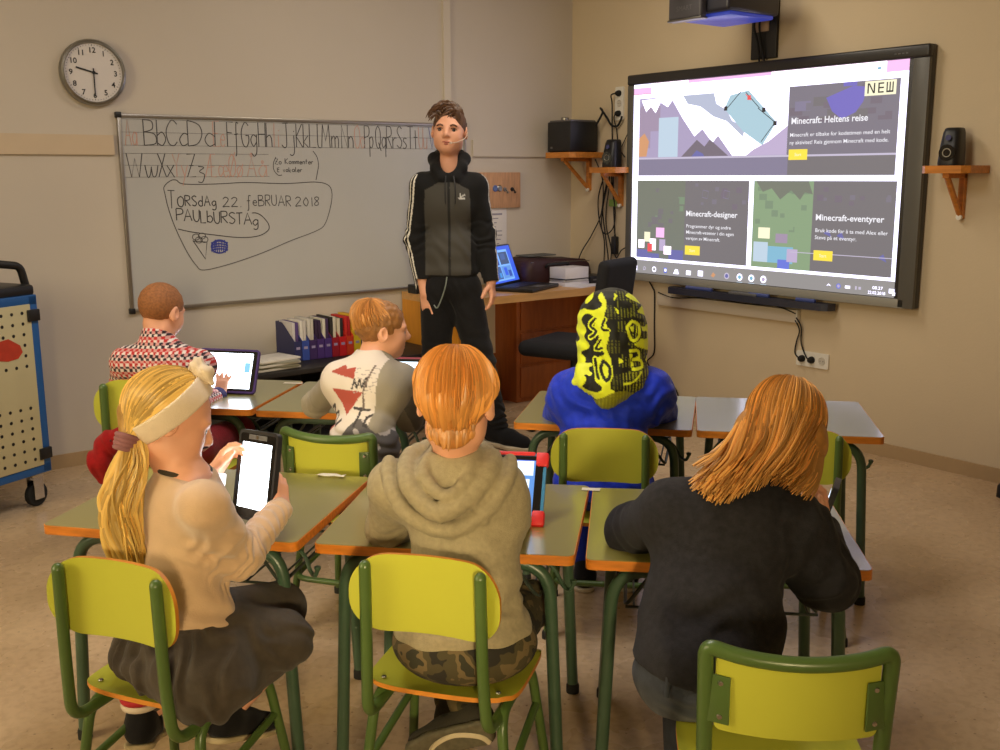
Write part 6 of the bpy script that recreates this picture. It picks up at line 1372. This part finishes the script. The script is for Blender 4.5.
def printed(p):
    q = (p - J['chest']) @ TR; u, v = q[:, 0], q[:, 2]; back = q[:, 1] < .02
    G_ = LC(150, 142, 126); c = np.tile(G_, (len(p), 1)); tl_, dl, _ = along(p, J['sl'], J['el']); tr_, dr, _ = along(p, J['sr'], J['er'])
    inl = (tl_ > .12) & (dl < .07) & (u < -.10); inr = (u > .085)
    wh = back & ~inl & (u < .075) & (v < .15); c[wh] = LC(216, 206, 196)
    low = back & (v < -.10 + .25 * u + .03 * np.sin(u * 40)) & ~inl; c[low] = LC(96, 92, 90); c[low & (np.sin(u * 90 + v * 60) * np.sin(v * 80) > .55)] = LC(190, 182, 176)
    RD_ = LC(168, 78, 66)
    for a, b_, c_ in (((-.10, .075), (-.005, .095), (.0, .06)), ((-.10, .075), (-.05, .10), (.0, .06)), ((-.085, .025), (.035, .022), (-.015, -.055)), ((-.105, -.10), (-.055, -.085), (-.09, -.135))):
        c[back & wh & tri(u, v, a, b_, c_)] = RD_
    st = near(u, v, [(-.005, .03), (.0, .06), (.012, .035), (.02, .062), (.03, .035), (.04, .065), (.045, .04)], .0032) | near(u, v, [(-.10, -.05), (-.08, -.03), (-.085, -.07), (-.06, -.05), (-.05, -.09), (-.03, -.07)], .0038) | near(u, v, [(.01, -.03), (.06, -.035)], .004) | near(u, v, [(.035, -.035), (.03, -.08)], .004) | near(u, v, [(.075, -.05), (.062, -.055), (.06, -.075), (.075, -.08)], .004)
    c[back & st & wh] = LC(70, 66, 66)
    for k in range(7): c[back & wh & (np.abs(v - .09 + k * .012 - .003 * np.sin(u * 130 + k)) < .0014) & (u > .0) & (np.sin(u * 210 + k * 2) > -.2)] = LC(168, 160, 156)
    c[back & near(u, v, [(.055, .10), (.035, .02), (.04, -.03)], .003)] = LC(110, 96, 90)
    dk = (tr_ > .02) & (dr < .075) & (u > .095); c[dk] = LC(110, 106, 98); return c
F.put(S, 'sweater', KNIT, colfn=printed)
S = F.soft(['hip', 'hl', 'hr', 'kl', 'kr', 'al', 'ar'], .14); S.ell(J['hip'] + np.array((0, 0, -.01)), (.13, .108, .085), TR, .03)
for a, b_, c_ in (('hl', 'kl', 'al'), ('hr', 'kr', 'ar')): limb(S, [J[a], J[b_], J[c_] + np.array((0, 0, .02))], [.072, .056, .042], .03)
S.plane(np.array((0, 0, .380)), (0, 0, -1), lo=J['hip'] - .17, hi=J['hip'] + np.array((.17, .12, .1))); F.put(S, 'trousers', fabric('trousers_grey', (70, 68, 70), .2))
for k in ('al', 'ar'): shoe(F, J[k] + np.array((0, 0, -.015)), (.2, 1, -.05), (0, 0, 1), SHB, SOLE, .2)
SB_ = mat('sandy_under', rgb(150, 102, 54), .6, var=.3, vscale=60)
S = cap(F, J['head'], HR, .95, (.0765, .093, .0835), [((0, -.03, -.05), (0, .6, -.8)), ((0, .066, .03), (0, 1, -.3))], SB_); F.put(S, 'hair_base', SB_)
lim2 = lambda ph: 1.95 - .75 * (.5 + .5 * math.cos(ph)) - .12 * abs(math.sin(ph)) ** 3
H = bowl(F, J['head'], HR, .95, (186, 130, 72), 480, 6, lim2, .0046, rad=(.078, .0945, .086), lift=1.0, var=.3); H.done('hair')
# his tablet
n_ = unit((-.15, -.9, .45)); r_ = unit(np.cross((0, 0, 1.), n_)); u_ = np.cross(n_, r_)
tb, gl = tablet('tablet on the desk beyond the printed sweater, only a bright strip showing', at(402, 380, 3.97) , np.stack([r_, u_, n_], 1), .245, .17, mat('case_pink', rgb(150, 50, 70), .5), (.2, .148), [('tab_boy2', rgb(220, 238, 255), 2.4), (-.1, .045, .1, .05, ('tab_azure', rgb(120, 180, 250), 1.6))], 'tablets on the desks')
bm = bmesh.new(); add_box(bm, (0, -.045, -.05), (.1, .1, .006), Matrix.Rotation(math.radians(40), 3, 'X'), bev=.002); obj('stand', bm, MATS['case_pink'], tb)

# ================================================================ child in the blue jacket with the printed hood up
J = joints(hip=(.335, 3.26, .455), waist=(.335, 3.29, .57), chest=at(609, 402, 3.36), neck=at(611, 372, 3.38), head=at(613, 347, 3.42),
           sl=at(574, 395, 3.36), sr=at(648, 393, 3.36), el=at(563, 414, 3.60), er=at(657, 412, 3.58), wl=at(585, 410, 3.80), wr=at(640, 408, 3.78),
           hl=(.275, 3.28, .43), hr=(.395, 3.27, .43), kl=(.29, 3.60, .44), kr=(.45, 3.59, .44), al=(.30, 3.5, .09), ar=(.45, 3.5, .09))
F = Fig('child in a bright blue jacket with a yellow and black patterned hood up', (.335, 3.26, 0), J)
HR = basis(10, -22, 0); TR = basis(7)
L = skin_body(F, J, TR, .86, HR, .95, hands=(dict(w=J['wl'], R=rframe((.5, .8, 0), (0, 0, 1)), side=1, s=.82), dict(w=J['wr'], R=rframe((-.5, .8, 0), (0, 0, 1)), side=-1, s=.82)))
S = F.soft(['hip', 'waist', 'chest', 'neck', 'sl', 'sr', 'el', 'er', 'wl', 'wr'], .18)
torso(S, J, TR, .030, 1.06); limb(S, [J['sl'], J['el'], J['wl']], [.070, .062, .045], .04); limb(S, [J['sr'], J['er'], J['wr']], [.072, .064, .045], .04)
S.cap(J['sl'] + np.array((0, 0, -.02)), J['sr'] + np.array((0, 0, -.02)), .075, None, .05); S.ell(J['neck'] + np.array((0, .01, .06)), (.07, .06, .07), None, .012, 'cut')
S.folds(J['sl'] + np.array((.02, -.05, -.04)), .16, (.8, 0, .6), .06, .004, 2, .9); S.folds(J['sr'] + np.array((-.02, -.05, -.05)), .16, (.6, 0, -.8), .065, .004, 3, .9); S.folds(J['chest'] + np.array((0, -.1, -.06)), .16, (.2, 0, 1), .06, .003, 4); S.lumps(.05, .002, 8)
cut_end(S, J['wl'], J['wl'] - J['el'], .07); cut_end(S, J['wr'], J['wr'] - J['er'], .07); S.plane(J['hip'] + np.array((0, 0, -.03)), (0, 0, -1))
F.put(S, 'jacket', fabric('jacket_blue', (24, 52, 196), .15, rough=.55, sheen=.1))
S = F.soft(['hip', 'hl', 'hr', 'kl', 'kr', 'al', 'ar'], .14); S.ell(J['hip'] + np.array((0, 0, -.01)), (.13, .108, .085), TR, .03)
for a, b_, c_ in (('hl', 'kl', 'al'), ('hr', 'kr', 'ar')): limb(S, [J[a], J[b_], J[c_] + np.array((0, 0, .02))], [.074, .058, .045], .03)
S.plane(np.array((0, 0, .380)), (0, 0, -1), lo=J['hip'] - .17, hi=J['hip'] + np.array((.17, .12, .1))); F.put(S, 'trousers', fabric('trousers_blue', (20, 36, 130), .2))
for k in ('al', 'ar'): shoe(F, J[k] + np.array((0, 0, -.015)), (.1, 1, -.05), (0, 0, 1), SHB, SOLE, .2)
# the hood: tall at the crown, hanging to a point between the shoulders
hc = J['head']; S = Soft(hc - .24, hc + .24, .0035); c_ = lambda px_, py_, Y_: at(px_, py_, Y_)
S.ell(hc + np.array((0, -.005, .035)), (.108, .118, .112), None, .03); S.ell(c_(611, 322, 3.42), (.100, .105, .092), None, .04)
S.chain([c_(611, 318, 3.42), c_(612, 350, 3.38), c_(613, 378, 3.345)], [.098, .100, .098], .04); S.chain([c_(613, 378, 3.30), c_(609, 392, 3.25), c_(606, 401, 3.235)], [.06, .045, .018], .04); S.chain([c_(586, 383, 3.27), c_(607, 390, 3.24), c_(634, 383, 3.27)], [.024, .03, .024], .03); S.cap(c_(590, 376, 3.33), c_(632, 376, 3.33), .052, None, .04)
S.ell(hc + np.array((0, .13, -.03)), (.07, .10, .10), None, .02, 'cut')
S.folds(hc + np.array((-.06, -.08, .02)), .14, (1, 0, .5), .035, .003, 4, .9); S.folds(c_(600, 390, 3.3), .1, (1, 0, -.2), .02, .003, 5); S.lumps(.04, .0015, 2)
def spl(pts, n=6): return [(q.x, q.z) for q in smooth_path([(a, 0, b) for a, b in pts], n)]
def graffiti(p):
    q = p - hc; u, v = q[:, 0], q[:, 2]; K_, Y_, O_ = LC(26, 26, 14), LC(222, 232, 40), LC(128, 128, 24)
    rs = np.random.RandomState(12); n1 = sum(np.sin(p @ (d / np.linalg.norm(d)) * f + o_) for d, f, o_ in ((rs.randn(3), 70, 1), (rs.randn(3), 95, 2), (rs.randn(3), 120, 4), (rs.randn(3), 60, 0)))
    mesh_ = (np.sin(u * 2 * PI / .011 + np.floor(v / .0055) % 2 * PI) * np.sin(v * 2 * PI / .011) > .15)
    n1 = n1 + np.where(u < -.03, .7, 0); c = np.where((n1 > .25)[:, None], Y_, K_); dots = (n1 <= .25) & (n1 > -1.6) & (u > -.005); c[dots & mesh_] = LC(120, 124, 26); c[(np.abs(n1 - .25) < .22)] = K_
    mid = np.abs(u + .012 + .06 * v) < .017 + .006 * np.sin(v * 70); c[mid] = K_; c[mid & mesh_ & (np.sin(v * 60) > .3)] = LC(90, 92, 20)
    lowr = (v < -.055) & (u > .012); c[lowr] = K_; c[lowr & mesh_] = LC(150, 152, 30); c[near(u, v, spl([(.0, -.085), (.04, -.085), (.07, -.065), (.088, -.03)]), .0028) & lowr] = Y_
    hem = v < -.125 + .02 * np.cos(u * 30); c[hem] = O_; c[hem & mesh_] = LC(150, 152, 34)
    def letter(pts, w1, w2, a, b):
        c[near(u, v, pts, w1) & (q[:, 1] < .05)] = a; c[near(u, v, pts, w2) & (q[:, 1] < .05)] = b
    letter([(-.072, -.015), (-.066, -.068)], .0085, .0045, Y_, K_); letter(spl([(-.048, -.02), (-.056, -.045), (-.044, -.072), (-.030, -.06), (-.030, -.035), (-.048, -.02)]), .0095, .005, Y_, K_)
    letter([(.040, .01), (.047, -.045)], .007, .005, K_, Y_); letter(spl([(.040, .01), (.066, .008), (.070, -.012), (.048, -.018), (.074, -.022), (.080, -.044), (.047, -.046)]), .0075, .0045, K_, Y_)
    letter(spl([(.03, .085), (.045, .045), (.07, .05), (.072, .085), (.05, .10), (.03, .085)]), .009, .005, K_, Y_); letter([(.058, .085), (.055, .05)], .006, .0042, Y_, K_)
    letter(spl([(-.07, .11), (-.085, .085), (-.068, .07), (-.085, .05)]), .008, .004, Y_, K_); letter(spl([(-.055, .045), (-.07, .015), (-.05, .02)]), .007, .0035, Y_, K_); letter(spl([(-.04, .11), (-.05, .08), (-.03, .075)]), .007, .0035, Y_, K_)
    return c
F.put(S, 'hood', dyed('hood_print', .6, .15, 300, .1), colfn=graffiti)
hd_ = F.root.children[-1]
a_ = at(583, 377, 3.29); S = Soft(a_ - .12, a_ + .12, .003); S.chain([at(576, 384, 3.30), at(584, 381, 3.27), at(592, 384, 3.262)], [.012, .014, .012], .01); S.chain([at(577, 382, 3.30), at(583, 370, 3.30), at(591, 366, 3.29)], [.014, .020, .012], .02); S.chain([at(584, 376, 3.285), at(593, 376, 3.27)], [.02, .014], .02); F.put(S, 'hood_facing', mat('neon_yellow', rgb(226, 238, 60), .6)).parent = hd_

# ================================================================ standing teenager
Yt = 5.45
J = joints(hip=at(451, 288, Yt), waist=at(450, 252, Yt), chest=at(448, 205, Yt), neck=at(449, 166, Yt), head=at(449.5, 131.5, Yt - .01),
           sl=at(423, 186, Yt + .0), sr=at(475, 186, Yt), el=at(415.5, 240, Yt + .02), er=at(485, 236, Yt + .02), wl=at(425, 293, Yt - .05), wr=at(491, 282, Yt - .05),
           hl=at(438, 292, Yt), hr=at(464, 292, Yt), kl=at(436, 368, Yt + .0), kr=at(481, 362, Yt - .04), al=at(434, 436, Yt + .08), ar=at(499, 427, Yt - .02))
F = Fig('person standing at the whiteboard in a black and grey track jacket', (0 - .27, Yt, 0), J, .0045)
HR = basis(186, 3, -3) ; TR = basis(190)
# for the body: right of the figure is to the left of the picture
S = F.soft(pad=.2)
S.ell(J['chest'], (.14, .085, .13), TR, .05); S.ell(J['waist'], (.12, .08, .14), TR, .05); S.ell(J['hip'], (.125, .09, .1), TR, .05); S.cap(J['sl'], J['sr'], .04, None, .04)
S.cap(J['neck'], J['head'] + HR @ np.array((0, -.02, -.06)), .046, .046, .03); S.cap(J['chest'], J['neck'], .06, .046, .04)
for a, b_, c_ in (('sl', 'el', 'wl'), ('sr', 'er', 'wr')): limb(S, [J[a], J[b_], J[c_]], [.044, .036, .027], .02)
for a, b_, c_ in (('hl', 'kl', 'al'), ('hr', 'kr', 'ar')): limb(S, [J[a], J[b_], J[c_]], [.075, .05, .036], .03)
L = head(S, J['head'], HR, 1.13, .0012)
hand(S, J['wl'], rframe((.12, -.15, -1), (-.55, -.8, 0)), -1, 1.05, (14, 20, 26, 32)); hand(S, J['wr'], rframe((.10, -.12, -1), (.95, -.3, 0)), 1, 1.05, (16, 22, 28, 34))
F.put(S, 'body', SKIN); eyes(F, J['head'], HR, 1.13, (52, 44, 38))
for q in (-1, 1):
    bm = bmesh.new(); add_tube(bm, smooth_path([L(q * .016, .093, .017), L(q * .03, .092, .022), L(q * .046, .082, .016)], 4), [.0040] * 8 + [.002], 6); F.mesh('eyebrow', bm, mat('brow', rgb(90, 56, 36), .7))
for q in (-1, 1):
    bm = bmesh.new(); add_tube(bm, smooth_path([L(q * .014, .079, .001), L(q * .024, .0835, .0075), L(q * .036, .081, .0075), L(q * .045, .073, .001)], 4), .0023, 6); F.mesh('lash_shade', bm, mat('brow', rgb(90, 56, 36), .7))  # dark lash line, doubles as shade painted in the eye socket
bm = bmesh.new(); add_tube(bm, smooth_path([L(.023, .078, -.0545), L(.011, .087, -.0525), L(.0, .0905, -.0545), L(-.011, .087, -.0525), L(-.023, .078, -.0545)], 4), .0042, 6, flat=.7); add_tube(bm, smooth_path([L(.020, .077, -.058), L(.0, .0885, -.063), L(-.020, .077, -.058)], 4), .0046, 6, flat=.7); F.mesh('lips', bm, mat('lips', rgb(176, 100, 84), .5))
# track jacket
S = F.soft(['hip', 'waist', 'chest', 'neck', 'sl', 'sr', 'el', 'er', 'wl', 'wr'], .17, .0045)
S.ell(J['chest'] + np.array((0, 0, .02)), (.165, .108, .15), TR, .05); S.ell(J['waist'], (.150, .105, .16), TR, .06); S.ell(J['waist'] + np.array((0, 0, -.10)), (.15, .108, .06), TR, .04)
S.cap(J['sl'], J['sr'], .064, None, .05); S.cap(J['chest'], J['neck'], .08, .072, .05)
limb(S, [J['sl'], J['el'], J['wl']], [.066, .055, .043], .03); limb(S, [J['sr'], J['er'], J['wr']], [.066, .055, .043], .03)
nk = J['neck']
for q in (-1, 1): S.chain([nk + np.array((q * .034, -.082, -.06)), nk + np.array((q * .066, -.045, -.01)), nk + np.array((q * .075, .02, .035)), nk + np.array((q * .05, .075, .05)), nk + np.array((0, .09, .045))], [.022, .026, .032, .032, .03], .02)
S.ell(nk + np.array((0, -.055, .05)), (.05, .08, .085), None, .012, 'cut')
S.folds(J['el'], .13, (0, 0, 1), .05, .005, 1, .9); S.folds(J['er'], .13, (0, 0, 1), .05, .005, 2, .9); S.folds(J['waist'] + np.array((0, -.08, -.02)), .2, (.7, 0, .7), .08, .004, 3); S.lumps(.09, .0015, 5)
cut_end(S, J['wl'], J['wl'] - J['el'], .08); cut_end(S, J['wr'], J['wr'] - J['er'], .08); S.plane(J['waist'] + np.array((0, 0, -.135)), (0, 0, -1), lo=J['waist'] - np.array((.17, .2, .4)), hi=J['waist'] + np.array((.17, .2, .1)))
def trackjacket(p):
    q = p - J['chest']; K_, G_, W_ = LC(20, 20, 22), LC(72, 70, 66), LC(226, 222, 214); c = np.tile(K_, (len(p), 1))
    front = (np.abs(q[:, 0]) < .118 + .1 * np.minimum(0, .02 - q[:, 2])) & (q[:, 2] < .115 - .55 * np.maximum(np.abs(q[:, 0]) - .045, 0) ) & (p[:, 2] > J['waist'][2] - .112) & (np.abs(q[:, 1]) < .3)
    c[front] = G_; c[front & (np.abs(q[:, 0] - .008) < .006)] = LC(40, 40, 40)
    for a, b_, e_, sgn in (('sl', 'el', 'wl', -1), ('sr', 'er', 'wr', 1)):
        t1, d1, r1 = along(p, J[a], J[b_]); t2, d2, r2 = along(p, J[b_], J[e_]); up = d1 < d2; r_ = np.where(up[:, None], r1, r2)
        off = r_ @ unit((.50, -.85, 0)) if sgn < 0 else r_ @ unit((.45, .9, 0)); side_ = (r_[:, 0] * sgn > 0) | (np.abs(r_[:, 1]) < .05)
        out = (np.minimum(d1, d2) < .085) & (q[:, 0] * sgn > .09) & (p[:, 2] < J[a][2] + .08)
        if sgn < 0: ang = np.arctan2(-r_[:, 1], -r_[:, 0]); 
        else: ang = np.arctan2(-r_[:, 1], r_[:, 0])
        for c0 in ((.55, .93) if sgn < 0 else (-.05, .3)):
            c[out & (np.abs(ang - c0) < .085) & ((t1 > -.2) | ~up)] = W_
    lg = (np.abs(q[:, 0] - .075) < .016) & (np.abs(q[:, 2] - .045) < .016) & (q[:, 1] < 0); c[lg & ((np.abs(q[:, 2] - .045 - (q[:, 0] - .075) * .6) < .0035) | (np.abs(q[:, 2] - .035) < .003) | (np.abs(q[:, 0] - .068) < .0035))] = LC(200, 200, 196)
    return c
F.put(S, 'track_jacket', KNIT, colfn=trackjacket)
jk = F.root.children[-1]
bm = bmesh.new()
for q in (-.012, .028): add_tube(bm, smooth_path([nk + np.array((q, -.10, -.05)), nk + np.array((q * 1.3, -.128, -.12)), nk + np.array((q * 1.2, -.132, -.19))], 4), .0035, 6); 
F.mesh('hood_cord', bm, BLACK, parent=jk)
# trousers
S = F.soft(['hip', 'hl', 'hr', 'kl', 'kr', 'al', 'ar'], .15, .0045); S.ell(J['hip'] + np.array((0, 0, .02)), (.152, .108, .11), TR, .04)
for a, b_, c_ in (('hl', 'kl', 'al'), ('hr', 'kr', 'ar')): limb(S, [J[a], J[b_], J[c_] + np.array((0, 0, .0))], [.096, .072, .049], .03)
for k in ('kl', 'kr'): S.folds(J[k], .2, (.2, 0, 1), .07, .005, 4, .8)
for k in ('al', 'ar'): S.folds(J[k] + np.array((0, 0, .06)), .12, (0, 0, 1), .04, .006, 5, .8); cut_end(S, J[k] + np.array((0, 0, .002)), (0, 0, -1), .09)
S.folds(J['hip'] + np.array((0, -.08, -.06)), .15, (.8, 0, .4), .05, .004, 6); S.plane(J['hip'] + np.array((0, 0, .10)), (0, 0, 1), lo=J['hip'] - .2, hi=J['hip'] + .25)
F.put(S, 'trousers', fabric('trousers_black', (22, 22, 25), .2, rough=.8))
for k, d_ in (('al', (-.35, -.9, -.05)), ('ar', (.80, -.55, -.03))): shoe(F, J[k] + np.array((0, 0, .010)), d_, (0, 0, 1), fabric('shoe_suede', (22, 22, 24), .1), mat('sole_white', rgb(200, 186, 160), .6), .285, sole_t=.018)
bm = bmesh.new(); add_tube(bm, smooth_path([at(447, 277, Yt - .13), at(445, 288, Yt - .14), at(441, 300, Yt - .13), at(437, 308, Yt - .13), at(434, 305, Yt - .12)], 5), .0035, 6); F.mesh('lanyard', bm, mat('lanyard', rgb(120, 130, 124), .5))
bm = bmesh.new(); add_tube(bm, smooth_path([L(-.083, .0, .0), L(-.078, .04, -.03), L(-.05, .085, -.052), L(-.025, .105, -.058)], 6), .0026, 6); add_lathe(bm, [(0, -.007), (.006, -.004), (.006, .004), (0, .007)], Matrix.Translation(Vector(L(-.024, .106, -.058))), 8); F.mesh('headset_mic', bm, mat('mic_beige', rgb(206, 180, 160), .4))
# hair: clipped sides, long top swept to one side
TB = mat('brown_side', rgb(96, 66, 46), .7, var=.25, vscale=90, bump=.2, bscale=400)
S = cap(F, J['head'], HR, 1.13, (.0755, .092, .083), [((0, -.03, -.055), (0, .6, -.8)), ((0, .066, .045), (0, 1, -.25))], TB, noise=.0008); F.put(S, 'hair_sides', TB)
H = Hair(F, (88, 60, 40), .35, 12); rr_ = H.r; c_ = J['head']; K = lambda x, y, z: c_ + HR @ (np.array((x, y, z)) * 1.13)
for i in range(330):
    x0 = rr_.uniform(-.058, .05); y0 = rr_.uniform(-.05, .066); ex = max(0, 1 - (x0 / .08) ** 2 - ((y0 + .008) / .098) ** 2); z0 = .022 + .084 * math.sqrt(ex) - .006
    lift = rr_.uniform(.012, .034); sw = rr_.uniform(.026, .056); fw = rr_.uniform(-.010, .010) + (.010 if y0 > .035 else 0)
    x1 = x0 + sw; over = max(0, (x1 - .06)) * .7
    H.lock([K(x0, y0, z0), K(x0 + sw * .3, y0 + fw * .4, z0 + lift), K(x0 + sw * .7, y0 + fw * .9, z0 + lift * .9 - over * .4), K(x1, y0 + fw * 1.3, z0 + lift * .35 - over)], .0062 * rr_.uniform(.6, 1.2), 5, .6, 3)
H.done('hair')
# ================================================================ light and camera
sc = bpy.context.scene
w = bpy.data.worlds.new('world'); w.use_nodes = True; w.node_tree.nodes['Background'].inputs['Color'].default_value = (1., .86, .7, 1); w.node_tree.nodes['Background'].inputs['Strength'].default_value = .012; sc.world = w
def lamp(name, loc, size, e, col, rot=(0, 0, 0), sy=None):
    l = bpy.data.lights.new(name, 'AREA'); l.energy = e; l.color = col; l.shape = 'RECTANGLE'; l.size = size; l.size_y = sy or size
    o = bpy.data.objects.new(name, l); COL.objects.link(o); o.location = loc; o.rotation_euler = rot; return o
lamp('ceiling_fill', (1.3, 2.6, CEIL - .06), 1.8, 36, (1., .95, .93), sy=.6)  # unseen area light without a fixture, soft fill for the room
lamp('ceiling_fill', (3.2, 3.7, CEIL - .06), 1.2, 21, (1., .90, .74), sy=.4)  # unseen fill added to brighten both walls near the corner
lamp('window_light', (X0 + .05, 2.6, 2.0), 1.7, 78, (1., .84, .50), (0, -PI / 2, 0), 1.4)
kl = lamp('added_key_light', (-1.3, Y0 + .05, 1.7), .5, 7, (1., .78, .42))  # added narrow beam that brightens the hoodie boy and his chair
kl.rotation_euler = (W(-.12, 2.05, .75) - kl.location).to_track_quat('-Z', 'Y').to_euler(); kl.data.spread = math.radians(26)
cam = bpy.data.cameras.new('camera'); co = bpy.data.objects.new('camera', cam); COL.objects.link(co)
cam.sensor_width = 36; cam.lens = FOC / 1000 * 36; cam.clip_start = .05
R3 = Matrix((( _R.x, _V.x, -_FW.x), (_R.y, _V.y, -_FW.y), (_R.z, _V.z, -_FW.z)))
co.matrix_world = RT @ Matrix.Translation((0, 0, CAMZ)) @ R3.to_4x4()
sc.camera = co
sc.view_settings.view_transform = 'Standard'; sc.view_settings.look = 'None'; sc.view_settings.gamma = 1; sc.view_settings.exposure = 0; sc.view_settings.use_curve_mapping = False
sc.cycles.max_bounces = 6; sc.cycles.use_denoising = True
